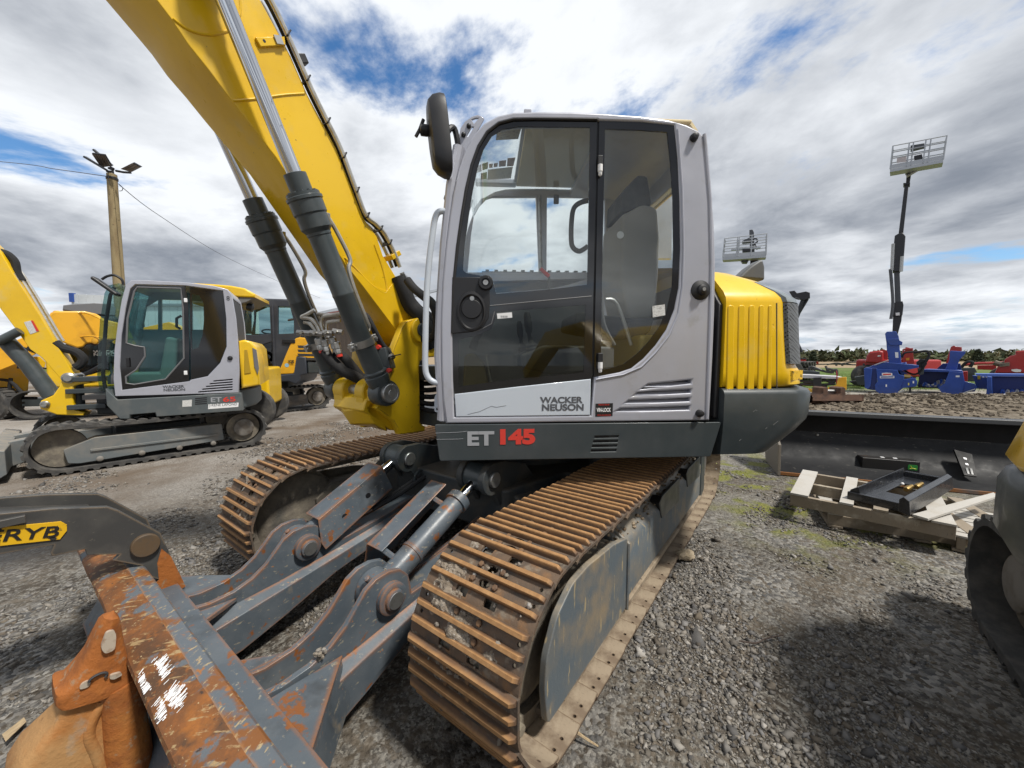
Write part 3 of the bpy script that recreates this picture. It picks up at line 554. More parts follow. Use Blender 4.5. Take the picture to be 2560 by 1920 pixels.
    mb.add(top + lo(top), [(0, 1, 2, 3), (7, 6, 5, 4), (0, 4, 5, 1), (1, 5, 6, 2), (2, 6, 7, 3), (3, 7, 4, 0)])
    y2 = ye + sgn * 0.03
    sd = [P(0.12, ye, 0.085), P(0.60, ye, 0.085), P(0.58, y2, -0.085), P(0.06, y2, -0.085), P(0.06, y2, -0.03)]
    V = sd + [(p[0], p[1] - sgn * 0.008, p[2]) for p in sd]; n = 5
    mb.add(V, [tuple(range(n)), tuple(range(n, 2 * n))[::-1]] + [(i, (i + 1) % n, n + (i + 1) % n, n + i) for i in range(n)])
    gd = mb.obj('cylinder_guard', BLADE, cy, bevel=0.004)
    if not near:
        for t in (0.24, 0.42):
            q = P(t, ye + sgn * 0.0165, -0.005); mb = MB(T); mb.cyl((q[0], q[1] - 0.004, q[2]), (q[0], q[1] + 0.0045, q[2]), 0.017, 16); mb.obj('guard_hole', BLACK, gd)
    mb = MB(T); q1, q2 = P(0.14, (ya + yb) / 2 if near else 0, 0.08), P(0.14, -0.02 if near else 0, 0.03); mb.tube([q1, q2], 0.015, 6); mb.obj('guard_stay', BLADE, gd); mb = MB(T); q1, q2 = P(0.5, (ya + yb) / 2 if near else 0, 0.08), P(0.5, -0.02 if near else 0, 0.03); mb.tube([q1, q2], 0.015, 6); mb.obj('guard_stay', BLADE, gd)
    return arm
WATER = mat('brown puddle water', (0.14, 0.105, 0.05), 0.06, coat=0.3)
arm_n = build_arm(0.38, True); arm_f = build_arm(-0.38, False)
for sg, arm in ((1, arm_n), (-1, arm_f)):             # gussets between arm and blade
    y0 = sg * 0.47; y1 = sg * 0.86
    mb = MB(T); V = [(1.98, y0, 0.315), (2.33, y0, 0.335), (2.33, y1, 0.335)]
    mb.add(V + [(p[0], p[1], p[2] - 0.02) for p in V], [(0, 1, 2), (5, 4, 3), (0, 3, 4, 1), (1, 4, 5, 2), (2, 5, 3, 0)])
    mb.add([(1.99, y0, 0.31), (2.33, y1, 0.33), (2.36, y1 + sg * 0.02, 0.12), (1.98, y0 + sg * 0.06, 0.17)], [(0, 1, 2, 3)])
    mb.obj('arm_gusset', BLADE, arm, bevel=0.004)
    mb = MB(T); y0, y1 = sg * 0.29, sg * 0.13
    V = [(2.09, y0, 0.315), (2.33, y0, 0.335), (2.33, y1, 0.335)]
    mb.add(V + [(p[0], p[1], p[2] - 0.02) for p in V], [(0, 1, 2), (5, 4, 3), (0, 3, 4, 1), (1, 4, 5, 2), (2, 5, 3, 0)]); mb.obj('arm_gusset', BLADE, arm, bevel=0.004)
mb = MB(T)
for c in ((2.06, 0.455, 0.365),):
    for k in range(26): mb.ball((c[0] + random.gauss(0, .011), c[1] + random.gauss(0, .011), c[2] + random.gauss(0, .009)), random.uniform(.005, .012), 5, 3)
o = mb.obj('mud_clod', MUDCLOD, arm_n, smooth=0); o['kind'] = 'stuff'
# ================================================================ MAIN EXCAVATOR, upper body
YS = 1.20                                              # side of cab and body in frame U
c1 = lambda x, y: (1000 + x * 0.6028, 200 + y * 0.6028)
S = lambda pts, y=YS: [U.pix(*c1(*p), y) for p in pts]  # picture outline -> (x,z) on the side plane
# base frame
bl, br, tl, trr = S([(190, 1580)])[0], S([(1288, 1556)])[0], S([(172, 1425)])[0], S([(1316, 1415)])[0]
base = [(0.60, 0.918), (-0.945, 0.918), (-1.0, 1.118), (0.625, 1.122)]
slots = []
for k in range(4):
    a, b_, c, d_ = S([(808 - k * 5, 1476 + k * 19), (908 - k * 3, 1474 + k * 19), (905 - k * 3, 1484 + k * 19), (806 - k * 5, 1486 + k * 19)]); slots.append([a, b_, c, d_])
mb = plate(U, rounded(base, 0.012, 3), slots, YS - 0.012, YS, 0.004)
body = mb.obj('base_frame', SLATE, exc, smooth=30)
mb = MB(U); mb.bx(-0.93, 0.59, -1.15, YS - 0.014, 0.93, 1.105); mb.obj('base_core', SLATE_D, body, bevel=0.01)
mb = MB(U); mb.bx(-0.35, -0.05, YS - 0.10, YS - 0.0135, 0.955, 1.07); mb.obj('vent_recess', BLACK, body)
for k in range(2):
    x0 = 0.62 - k * 0.006
    mb = MB(U); mb.tube(smooth_path([(x0, YS + 0.001, 1.075 - k * 0.035), (0.5, YS + 0.0012, 1.078 - k * 0.038), (0.45 + 0.02 * k, YS + 0.001, 1.083 - k * 0.04)], 3), 0.0008, 4); mb.obj('paint_scratch', LTGREYTXT, body)
def txt(fr, s, px, py, px2, h, y, m_, parent, name='lettering', **k):
    """lettering from pixel (px,py) baseline start to px2"""
    x0, z0 = fr.pix(*px if isinstance(px, tuple) else (px, py), y); x1, _ = fr.pix(px2, py, y)
    probe = text_mb(fr, s, 0, 0, y, h, **k); xs = [(v - fr.o).dot(fr.x) for v in probe.v]; wdt = max(xs) - min(xs)
    mb = text_mb(fr, s, x0, z0, y, h, sx=abs(x1 - x0) / wdt, **k); return mb.obj(name, m_, parent, smooth=0)
q = lambda x, y: (1120 + x * .3135, 640 + y * .3135)
txt(U, 'ET', q(148, 0)[0], q(0, 1508)[1], q(362, 0)[0], 0.105, YS + 0.0015, LTGREYTXT, body, bold=0.004, flip=-1)
txt(U, '145', q(385, 0)[0], q(0, 1496)[1], q(665, 0)[0], 0.108, YS + 0.0015, REDTXT, body, bold=0.006, flip=-1)
# ---------------------------------------------------------------- cab
out_px = [(190, 1425), (178, 1330), (172, 1200), (170, 1000), (177, 830), (190, 690), (205, 570), (222, 460), (243, 370), (270, 290), (305, 225), (350, 178), (405, 148), (470, 133), (560, 130), (700, 131), (860, 138), (1000, 148), (1110, 163), (1190, 185), (1245, 212), (1262, 240), (1278, 330), (1292, 440), (1304, 600), (1309, 760), (1306, 950), (1298, 1150), (1290, 1300), (1284, 1412)]
door_px = [(226, 1398), (220, 1250), (217, 1050), (222, 850), (238, 690), (255, 570), (275, 450), (298, 350), (325, 275), (362, 215), (410, 178), (470, 162), (560, 160), (818, 163), (812, 500), (803, 900), (793, 1392)]
rwin_px = [(828, 167), (1000, 172), (1138, 186), (1152, 320), (1160, 500), (1163, 700), (1156, 860), (1138, 950), (1105, 1035), (1060, 1100), (1010, 1155), (960, 1195), (910, 1212), (806, 1232), (812, 900), (820, 500)]
lv = [[(1030, 1262), (1210, 1243), (1207, 1259), (1000, 1283)], [(990, 1294), (1208, 1283), (1205, 1298), (966, 1312)], [(950, 1329), (1204, 1318), (1201, 1333), (928, 1345)], [(915, 1363), (1202, 1352), (1199, 1368), (888, 1378)]]
cab_out = S(out_px)
open_px = door_px[:14] + rwin_px[:14] + door_px[16:]
mb = plate(U, cab_out, [S(open_px)] + [S(l) for l in lv], YS - 0.055, YS, 0.010)
cab = mb.obj('cab', CABGREY, exc, smooth=50)
for l in lv:                                           # louvre blades behind the slots
    p = S(l); mb = MB(U); zz = sum(a[1] for a in p) / 4; x0 = min(a[0] for a in p) - 0.01; x1 = max(a[0] for a in p) + 0.01
    mb.add([(x0, YS - 0.002, zz - 0.016), (x1, YS - 0.002, zz - 0.016), (x1, YS - 0.04, zz + 0.012), (x0, YS - 0.04, zz + 0.012)], [(0, 1, 2, 3)]); mb.obj('louvre', CABGREY, cab)
mb = MB(U); xs = [p[0] for l in lv for p in S(l)]; mb.bx(min(xs) - .03, max(xs) + .03, YS - 0.09, YS - 0.058, 1.15, 1.40); mb.obj('louvre_backing', BLACK, cab)
# embossed crease of the rear panel
em = S([(800, 1240), (960, 1205), (1035, 1150), (1090, 1090), (1140, 1010), (1170, 920), (1178, 800), (1170, 500), (1150, 220), (1180, 200), (1240, 225), (1255, 300), (1275, 500), (1286, 760), (1278, 1100), (1262, 1400), (800, 1412)])
mb = MB(U); mb.tube([(p[0], YS + 0.001, p[1]) for p in S([(812, 1242), (925, 1222), (1000, 1190), (1060, 1130), (1115, 1060), (1155, 965), (1172, 850), (1176, 700), (1170, 450), (1152, 205)])], 0.006, 6); mb.obj('panel_crease', CABGREY, cab)
mb = MB(U); mb.tube([(p[0], YS + 0.0, p[1]) for p in S([(1262, 225), (1272, 330), (1286, 500), (1292, 760), (1286, 1000), (1272, 1405)])], 0.010, 8); mb.obj('rear_corner_bead', CABGREY, cab)
# roof, floor, far side, rear wall
YI = 0.22
def band(idx, t, y0, y1, m_, name, bev=0.012):
    pts = [cab_out[i] for i in idx]; inn = []
    for i, p in enumerate(pts):
        a = Vector(pts[max(i - 1, 0)]); c = Vector(pts[min(i + 1, len(pts) - 1)]); d = (c - a).normalized(); n = Vector((d.y, -d.x))
        cen = Vector((-0.2, 1.9)); n = n if n.dot(cen - Vector(p)) > 0 else -n; inn.append(tuple(Vector(p) + n * t))
    mb = MB(U); mb.prism(pts + inn[::-1], y0, y1, 'y'); return mb.obj(name, m_, cab, bevel=bev, seg=3)
band(range(16, 23), 0.05, YI, YS - 0.03, CABGREY, 'roof', 0.02)
band(range(10, 16), 0.035, YS - 0.10, YS - 0.03, CABGREY, 'front_pillar_cap')
band(range(22, 27), 0.04, YI, YI + 0.1, CABGREY, 'rear_pillar'); band(range(22, 27), 0.04, YS - 0.16, YS - 0.03, CABGREY, 'rear_pillar'); band(range(22, 27), 0.006, YI + 0.1, YS - 0.16, GLASS, 'rear_window', 0)
band(range(26, 30), 0.05, YI, YS - 0.03, CABGREY, 'rear_wall')
far_holes = [S([(300, 480), (330, 475), (560, 485), (560, 800), (300, 800)], YS)]
fo = [(p[0], p[1]) for p in cab_out]
frw = [U.pix(*c1(*p), YI + 0.02) for p in [(280, 800), (295, 640), (310, 540), (340, 500), (380, 488), (562, 487), (575, 800)]]
frw2 = [U.pix(*c1(*p), YI + 0.02) for p in [(608, 486), (845, 490), (850, 800), (606, 800)]]
frw3 = [U.pix(*c1(*p), YI + 0.02) for p in [(388, 838), (780, 826), (700, 850), (620, 868), (395, 886)]]
frw4 = [U.pix(*c1(*p), YI + 0.02) for p in [(1005, 500), (1110, 420), (1128, 430), (1120, 745), (1030, 745), (1010, 600)]]
mb = plate(U, fo, [frw, frw2, frw3, frw4], YI, YI + 0.045, 0.006); mb.obj('far_side', CABGREY, cab, smooth=50)
mb = MB(U); mb.bx(-0.9, 0.5, YI + 0.0455, YI + 0.06, 1.16, 1.50); mb.obj('far_lining', LINING, cab)
gl = MB(U); gl.prism(frw, YI + 0.02, YI + 0.024, 'y'); gl.obj('far_window', GLASS, cab, smooth=0)
gl = MB(U); gl.prism(frw4, YI + 0.02, YI + 0.024, 'y'); gl.obj('far_window', GLASS, cab, smooth=0)
gl = MB(U); gl.prism(frw2, YI + 0.02, YI + 0.024, 'y'); gl.obj('far_window', GLASS, cab, smooth=0)
mb = MB(U)
a, b_ = U.pix(*c1(340, 798), YI - 0.25), U.pix(*c1(745, 792), YI - 0.25)
mb.bx(b_[0] - 0.6, a[0], YI - 0.30, YI - 0.20, a[1] - 0.035, a[1])
for k in range(14): mb.bx(a[0] - 0.06 - k * 0.075, a[0] - 0.03 - k * 0.075, YI - 0.30, YI - 0.20, a[1], a[1] + 0.014)
mb.obj('far_tread_rail', BLACK, exc)
mb = MB(U); mb.prism([(0.45, 1.11), (0.45, 1.38), (0.3, a[1] - 0.04), (-1.1, a[1] - 0.04), (-1.1, 1.11)], -1.15, YI - 0.12, 'y'); mb.obj('tank_cover', SLATE, exc, bevel=0.02)
# ceiling with front skylight
zc = 2.79
hl = [U.pixz(*c1(545, 185), zc), U.pixz(*c1(468, 425), zc)]
ce = [(hl[0][0], YS - 0.06), (hl[0][0], hl[0][1]), (hl[1][0], hl[1][1]), (hl[1][0], YI + 0.05), (-0.80, YI + 0.05), (-0.80, YS - 0.06)]
hx_a = min(hl[0][0], hl[1][0]); ceil_x0 = (hl[0][0] + hl[1][0]) / 2
mb = MB(U); mb.bx(-0.80, ceil_x0, YI + 0.05, YS - 0.06, zc - 0.008, zc + 0.008); mb.obj('headliner', CREAM, cab, bevel=0.006)
mb = MB(U); mb.prism([(-0.80, 2.785), (-0.865, 2.70), (-0.895, 2.56), (-0.885, 2.56), (-0.85, 2.69), (-0.79, 2.772)], YI + 0.05, YS - 0.06, 'y'); mb.obj('headliner_rear', CREAM, cab)
for xx, yy, r in ((-0.62, 0.93, 0.07), (-0.70, 0.42, 0.06)):
    mb = MB(U); mb.lathe((xx, yy, zc - 0.022), (xx, yy, zc - 0.01), [(0, 0), (0, r), (0.010, r), (0.010, 0)], 20); mb.obj('speaker_grille', INTER, cab)
mb = MB(U); mb.obox((-0.45, 0.72, zc - 0.022), (0.14, 0.06, 0.02), rz=0.5); mb.obj('dome_lamp', WHITE, cab, bevel=0.006)
mb = MB(U); mb.bx(ceil_x0, 0.42, YI + 0.03, YI + 0.10, zc - 0.01, zc + 0.03); mb.obj('skylight_rim', CABGREY, cab, bevel=0.01)
mb = MB(U); mb.bx(ceil_x0 - 0.02, ceil_x0 + 0.02, YI + 0.03, YS - 0.06, zc + 0.009, zc + 0.03); mb.obj('skylight_rim', CABGREY, cab, bevel=0.004)
sk_t = [cab_out[i] for i in range(9, 17)]
mb = MB(U); mb.prism([(p[0] - .004, p[1] - 0.03) for p in sk_t] + [(p[0] - .004, p[1] - 0.035) for p in sk_t[::-1]], YI + 0.08, YS - 0.07, 'y'); mb.obj('skylight', GLASS, cab)
def ceil_patch(px, m_, name='decal'):                  # stickers on the skylight, seen from below
    pts = [U.pixz(*c1(*p), zc) for p in px]; mb = MB(U); mb.prism(pts, zc, zc + 0.0015, 'z'); return mb.obj(name, m_, cab, smooth=0)
ceil_patch([(402, 205), (505, 195), (490, 245), (398, 250)], TANPRINT)
for l in ([(316, 362), (336, 350), (338, 378), (318, 386)], [(340, 348), (366, 341), (364, 368), (342, 375)], [(369, 349), (385, 347), (384, 364), (369, 365)], [(389, 347), (406, 344), (404, 360), (388, 362)], [(411, 336), (441, 333), (438, 358), (410, 360)], [(446, 325), (479, 322), (470, 357), (443, 359)]): ceil_patch(l, PINKPRINT)
ceil_patch([(365, 372), (468, 360), (460, 408), (362, 414)], PAPER); ceil_patch([(336, 388), (361, 382), (360, 410), (334, 413)], TANPRINT)
# windscreen and front frame
wsx = [(0.60, 1.20), (0.615, 1.5), (0.60, 1.8), (0.575, 2.1), (0.54, 2.4), (0.50, 2.60), (0.47, 2.68)]
mb = MB(U); mb.prism(wsx + [(p[0] - 0.006, p[1]) for p in wsx[::-1]], YI + 0.06, YS - 0.07, 'y'); mb.obj('windscreen', GLASS, cab)
mb = MB(U); mb.tube([(p[0] - 0.005, YI + 0.05, p[1]) for p in wsx], 0.03, 10); mb.obj('far_front_pillar', CABGREY, cab)
mb = MB(U); mb.tube([(p[0] - 0.02, YS - 0.04, p[1]) for p in [(0.605, 1.14)] + wsx[:-1]], 0.032, 10); mb.obj('near_front_pillar', CABGREY, cab)
mb = MB(U); mb.bx(0.50, 0.61, YI, YS - 0.05, 1.12, 1.24); mb.obj('front_sill', CABGREY, cab, bevel=0.02)
mb = MB(U); mb.tube(smooth_path([(0.55, YI + 0.05, 2.36), (0.53, YI + 0.2, 2.385), (0.53, YS - 0.3, 2.385), (0.55, YS - 0.1, 2.36)], 4), 0.022, 8); mb.obj('windscreen_crossbar', CONSOLE, cab)
mb = MB(U); mb.bx(-0.85, 0.55, YI + 0.05, YS - 0.06, 1.125, 1.15); mb.obj('cab_floor', MAT_, cab)
# ---------------------------------------------------------------- door: printed black glass border, two panes, silver lower panel
uw_px = [(262, 788), (268, 690), (284, 570), (302, 455), (322, 360), (346, 285), (380, 230), (428, 200), (490, 190), (790, 193), (783, 560), (778, 848), (700, 858), (620, 868), (397, 886), (390, 850), (345, 812), (275, 800)]
lw_px = [(241, 1076), (330, 1055), (382, 1030), (396, 985), (400, 962), (560, 948), (772, 932), (766, 1080), (762, 1214), (500, 1238), (243, 1272)]
dz = YS - 0.006
blk = S([(226, 1302), (220, 1230), (217, 1050), (222, 850), (238, 690), (255, 570), (275, 450), (298, 350), (325, 275), (362, 215), (410, 178), (470, 162), (560, 160), (818, 163), (812, 500), (803, 900), (797, 1240)])
shr = lambda pts, k: [((p[0] - (-0.0)) , p[1]) for p in pts]
mb = plate(U, blk, [S(uw_px), S(lw_px)], dz - 0.008, dz, 0.0); door = mb.obj('door', BLACKPRINT, cab, smooth=0, label='black framed glass cab door with pale lower panel')
gl = MB(U); gl.prism(S(uw_px), dz - 0.007, dz - 0.002, 'y'); gl.obj('upper_pane', GLASS, door, smooth=0)
gl = MB(U); gl.prism(S(lw_px), dz - 0.007, dz - 0.002, 'y'); gl.obj('lower_pane', GLASS_L, door, smooth=0)
mb = plate(U, S([(227, 1303), (500, 1271), (792, 1240), (789, 1390), (231, 1397)]), [], dz - 0.012, dz + 0.006, 0.004); mb.obj('lower_panel', CABPANEL, door)
mb = MB(U); mb.tube([(p[0], dz + 0.001, p[1]) for p in S([(372, 936), (560, 918), (795, 896)])], 0.003, 6); mb.obj('seam', CONSOLE, door)
mb = MB(U); mb.tube([(p[0], dz + 0.001, p[1]) for p in S([(218, 1052), (330, 1038), (380, 1010), (392, 960)])], 0.003, 6); mb.obj('seam', CONSOLE, door)
seal = S(door_px); mb = MB(U); pp = S([(819, 163), (830, 167), (808, 1225), (796, 1240), (804, 900)]); mb.prism(pp, YS - 0.06, YS - 0.016, 'y'); mb.obj('centre_pillar', BLACK, cab)
mb = MB(U); mb.tube([(p[0], YS - 0.002, p[1]) for p in seal[2:14]], 0.008, 6); mb.obj('door_seal', BLACK, door)
hx = S([(217, 818), (335, 818), (362, 838), (372, 870), (372, 935), (368, 985), (345, 1025), (300, 1045), (217, 1052)])
mb = plate(U, hx, [], dz, dz + 0.010, 0.004); hp = mb.obj('handle_plate', BLACK, door)
hc = S([(297, 960)])[0]
mb = MB(U); mb.loft([[(hc[0] + 0.078 * s_ * math.cos(k * math.pi / 14), dz + y_, hc[1] + 0.107 * s_ * math.sin(k * math.pi / 14) - 0.01 * (1 - s_)) for k in range(28)] for s_, y_ in ((1.0, 0.009), (0.97, 0.018), (0.86, 0.020), (0.80, 0.014), (0.74, 0.004))]); mb.obj('handle_bezel', BLACK, hp)
mb = MB(U); mb.loft([[(hc[0] + 0.055 * s_ * math.cos(k * math.pi / 12), dz + y_, hc[1] + 0.012 + 0.052 * s_ * math.sin(k * math.pi / 12)) for k in range(24)] for s_, y_ in ((1.0, 0.006), (1.0, 0.014), (0.93, 0.018), (0.3, 0.0185))]); mb.obj('door_handle', BLACK, hp)
lk = S([(299, 907)])[0]; mb = MB(U); mb.lathe((lk[0], dz + 0.012, lk[1]), (lk[0], dz + 0.03, lk[1]), [(0, 0.0), (0, 0.013), (0.007, 0.012), (0.007, 0)], 16); mb.obj('lock', STEEL, hp)
kb = S([(355, 842)])[0]; mb = MB(U); mb.lathe((kb[0], dz, kb[1]), (kb[0], dz + 0.05, kb[1]), [(0, 0.0), (0, 0.040), (0.02, 0.040), (0.028, 0.034), (0.028, 0.022), (0.016, 0.020), (0.016, 0)], 24); kn = mb.obj('window_knob', BLACK, hp)
mb = MB(U); mb.lathe((kb[0], dz + 0.014, kb[1]), (kb[0], dz + 0.05, kb[1]), [(0, 0.0), (0, 0.016), (0.012, 0.014), (0.012, 0)], 16); mb.obj('knob_lock', STEEL, kn)
a = S([(402, 968), (464, 963), (466, 985), (404, 990)]); mb = MB(U); mb.prism(a, dz + 0.0005, dz + 0.0015, 'y'); mb.obj('bar_code_sticker', WHITE, door, smooth=0)
for k in range(9):
    x0 = a[0][0] + (a[1][0] - a[0][0]) * (0.25 + 0.055 * k); mb = MB(U); mb.bx(x0 - 0.0012 * (1 + k % 2), x0, dz + 0.0016, dz + 0.002, a[3][1] + 0.006, a[3][1] + 0.017); 
    mb.obj('bar', BLACKTXT, door, smooth=0)
for py in (320, 1135):
    h0 = S([(829, py), (829, py + 35), (829, py + 75)]); hx_ = h0[0][0]
    mb = MB(U); mb.bx(hx_ - 0.014, hx_ + 0.014, YS - 0.004, YS + 0.016, h0[1][1], h0[0][1] + 0.004); hg = mb.obj('hinge', BLACK, door, bevel=0.004)
    mb = MB(U); mb.lathe((hx_, YS + 0.010, h0[1][1]), (hx_, YS + 0.010, h0[2][1]), [(0, 0.013), (0.035, 0.013), (0.038, 0.010), (0.052, 0.010), (0.058, 0.006), (0.058, 0)], 14); mb.obj('hinge_barrel', WHITE, hg)
txt(U, 'WACKER', q(738, 0)[0], q(0, 1172)[1], q(1078, 0)[0], 0.047, dz + 0.0072, GREYTXT, door, bold=0.0015, flip=-1, thick=0.001)
txt(U, 'NEUSON', q(745, 0)[0], q(0, 1232)[1], q(1078, 0)[0], 0.049, dz + 0.0072, GREYTXT, door, bold=0.0015, flip=-1, thick=0.001)
mb = MB(U); mb.tube([(p[0], dz + 0.0065, p[1]) for p in S([(280, 1387), (330, 1375), (380, 1352), (400, 1357), (440, 1350)])], 0.0009, 4); mb.obj('paint_scratch', GREYTXT, door)
# rear side window
ri_px = [(852, 200), (1000, 205), (1110, 214), (1124, 340), (1134, 500), (1137, 700), (1131, 860), (1112, 945), (1080, 1020), (1036, 1082), (985, 1136), (930, 1178), (885, 1192), (834, 1203), (838, 900), (846, 500)]
mb = plate(U, S(rwin_px), [S(ri_px)], dz - 0.008, dz, 0.0); rw = mb.obj('side_window', BLACKPRINT, cab, smooth=0)
gl = MB(U); gl.prism(S(ri_px), dz - 0.007, dz - 0.002, 'y'); gl.obj('pane', GLASS, rw, smooth=0)
mb = MB(U); mb.prism(S([(1048, 937), (1100, 930), (1102, 975), (1050, 984)]), dz + 0.0005, dz + 0.0012, 'y'); mb.obj('sticker', PAPER, rw, smooth=0)
# VIN sticker, plugs, buffers, bracket
a = S([(811, 1342), (883, 1340), (881, 1393), (810, 1396)]); mb = MB(U); mb.prism(a, YS + 0.0005, YS + 0.0014, 'y'); vs = mb.obj('warning_sticker', BLACKTXT, cab, smooth=0)
txt(U, 'VIN-LOCK', q(1186, 0)[0], q(0, 1242)[1], q(1300, 0)[0], 0.030, YS + 0.002, WHITE, vs, thick=0.0006, bold=0.001)
txt(U, 'PROTECTED BY', q(1200, 0)[0], q(0, 1192)[1], q(1286, 0)[0], 0.012, YS + 0.002, REDTXT, vs, thick=0.0006)
txt(U, 'WWW.VIN-LOCK.COM', q(1190, 0)[0], q(0, 1276)[1], q(1298, 0)[0], 0.012, YS + 0.002, REDTXT, vs, thick=0.0006)
kq = S([(1246, 872)])[0]; mb = MB(U); mb.lathe((kq[0], YS, kq[1]), (kq[0], YS + 0.05, kq[1]), [(0, 0.0), (0, 0.055), (0.006, 0.053), (0.010, 0.042), (0.014, 0.03), (0.03, 0.026), (0.034, 0.018), (0.034, 0.0)], 24); sk = mb.obj('socket', BLACK, cab)
mb = MB(U); mb.lathe((kq[0], YS + 0.03, kq[1]), (kq[0], YS + 0.05, kq[1]), [(0, 0), (0, 0.010), (0.010, 0.010), (0.010, 0)], 12); mb.obj('socket_pin', STEEL, sk)
for py, pl in ((241, 1217), (1382, 1240)):
    kq = S([(pl, py)])[0]; mb = MB(U); mb.lathe((kq[0], YS, kq[1]), (kq[0], YS + 0.06, kq[1]), [(0, 0.0), (0, 0.022), (0.012, 0.021), (0.03, 0.015), (0.034, 0.0)], 16); mb.obj('rubber_buffer', BLACK, cab)
# grab rail in front of the cab
gr = [c1(x, y) for x, y in [(213, 546), (185, 544), (160, 548), (145, 575), (135, 640), (120, 760), (110, 900), (106, 1050), (105, 1180), (112, 1225), (135, 1250), (180, 1260)]]
gp = [U.pix(*p, YS - 0.03) for p in gr]
mb = MB(U); mb.tube(smooth_path([(p[0], YS - 0.03, p[1]) for p in gp], 4), 0.0165, 12); gr_o = mb.obj('grab_rail', CABPANEL, cab)
mb = MB(U); b1 = U.pix(*c1(145, 1290), YS - .05); mb = plate(U, rounded([U.pix(*c1(*p), YS - .05) for p in [(195, 1270), (160, 1285), (143, 1315), (143, 1375), (185, 1385), (195, 1385)]], 0.01), [[(U.pix(*c1(155, 1362), YS - .05)[0] + 0.008 * math.cos(k), U.pix(*c1(155, 1362), YS - .05)[1] + 0.012 * math.sin(k)) for k in [i * math.pi / 5 for i in range(10)]]], YS - 0.055, YS - 0.045); mb.obj('pillar_bracket', CABPANEL, cab)
# lifting eye bracket, lamp, mirror
m1 = lambda x, y: (1040 + x * .1748, 230 + y * .1748)
mb = plate(U, [U.pix(*m1(*p), YS - .06) for p in [(600, 1200), (470, 1040), (520, 850), (600, 700), (640, 520), (700, 430), (800, 360), (880, 335), (930, 350), (975, 385), (900, 520), (800, 700), (700, 950), (640, 1200)]], [[U.pix(*m1(*p), YS - .06) for p in [(790, 400), (850, 378), (905, 375), (830, 460)]], [U.pix(*m1(*p), YS - .06) for p in [(800, 500), (830, 505), (745, 650), (720, 640)]]], YS - 0.07, YS - 0.055, 0.002); bk = mb.obj('mirror_bracket', CABGREY, cab)
for px in ((755, 485), (680, 610)):
    kq = U.pix(*m1(*px), YS - .05); mb = MB(U); mb.ball((kq[0], YS - 0.05, kq[1]), 0.013, 12, 8); mb.obj('bolt_cap', BLACK, bk)
mc = U.pix(*m1(400, 650), YS + 0.02)
mir = MB(U); rings = []
ang = R(-72); ca, sa = math.cos(ang), math.sin(ang)      # mirror faces backwards, turned a little to the camera
def mpt(w, h, d): return (mc[0] + ca * w - sa * d * -1 * 0 + d * -sa * -1, YS + 0.0 + sa * w + d * ca * 0 + d * 0, mc[1] + h)
wx, wy = Vector((math.cos(R(74)), -math.sin(R(74)), 0)), Vector((-math.sin(R(74)), -math.cos(R(74)), 0))   # width axis, facing axis (towards rear)
def mp(w, h, d):
    lean = 0.10 * h
    p = Vector((mc[0], YS + 0.02, mc[1])) + wx * w + wy * d; return (p.x + lean, p.y, p.z + h)
def sq(w, h, n=32): return [(w * math.copysign(abs(math.cos(2 * math.pi * k / n)) ** 0.5, math.cos(2 * math.pi * k / n)), h * math.copysign(abs(math.sin(2 * math.pi * k / n)) ** 0.55, math.sin(2 * math.pi * k / n))) for k in range(n)]
mir.loft([[mp(p[0] * s_, p[1] * s_, d) for p in sq(0.082, 0.195)] for s_, d in ((0.5, -0.075), (0.8, -0.068), (0.93, -0.045), (1.0, -0.01), (1.0, 0.012), (0.95, 0.016), (0.93, 0.002))]); mo = mir.obj('mirror', BLACK, cab, smooth=40)
mg = MB(U); mg.loft([[mp(p[0] * .92, p[1] * .92, 0.004) for p in sq(0.082, 0.195)], [mp(p[0] * .92, p[1] * .92, 0.0055) for p in sq(0.082, 0.195)]]); mg.obj('mirror_glass', MIRROR, mo, smooth=0)
mb = MB(U); a_ = mp(0.02, 0.03, -0.06); b2 = (a_[0] + 0.055, a_[1] + 0.01, a_[2] + 0.0)
mb.lathe(a_, b2, [(0, 0.022), (0.02, 0.028), (0.05, 0.028), (0.055, 0.018), (0.055, 0)], 14); mb.tube([(b2[0] - .02, b2[1], b2[2] + .05), (b2[0] + .0, b2[1], b2[2]), (b2[0] + 0.02, b2[1], b2[2] - 0.035)], 0.009, 8); mb.obj('mirror_clamp', BLACK, mo)
kq = U.pix(*m1(575, 800), YS - .08); mb = MB(U); mb.tube(smooth_path([(kq[0] - 0.01, YS - 0.06, kq[1] - 0.06), (kq[0] - 0.012, YS - 0.04, kq[1] + 0.0), (kq[0] + 0.005, YS - 0.03, kq[1] + 0.07), (kq[0] + 0.03, YS - 0.0, kq[1] + 0.05), (kq[0] + 0.05, YS + 0.01, kq[1] + 0.0)], 4), 0.016, 10); mb.obj('mirror_arm', BLACK, mo)
kq = U.pix(*m1(530, 1280), YS - .10); mb = MB(U); mb.obox((kq[0], YS - 0.10, kq[1]), (0.02, 0.05, 0.11), ry=R(14)); mb.obj('lamp_stay', SLATE, bk, bevel=0.004)
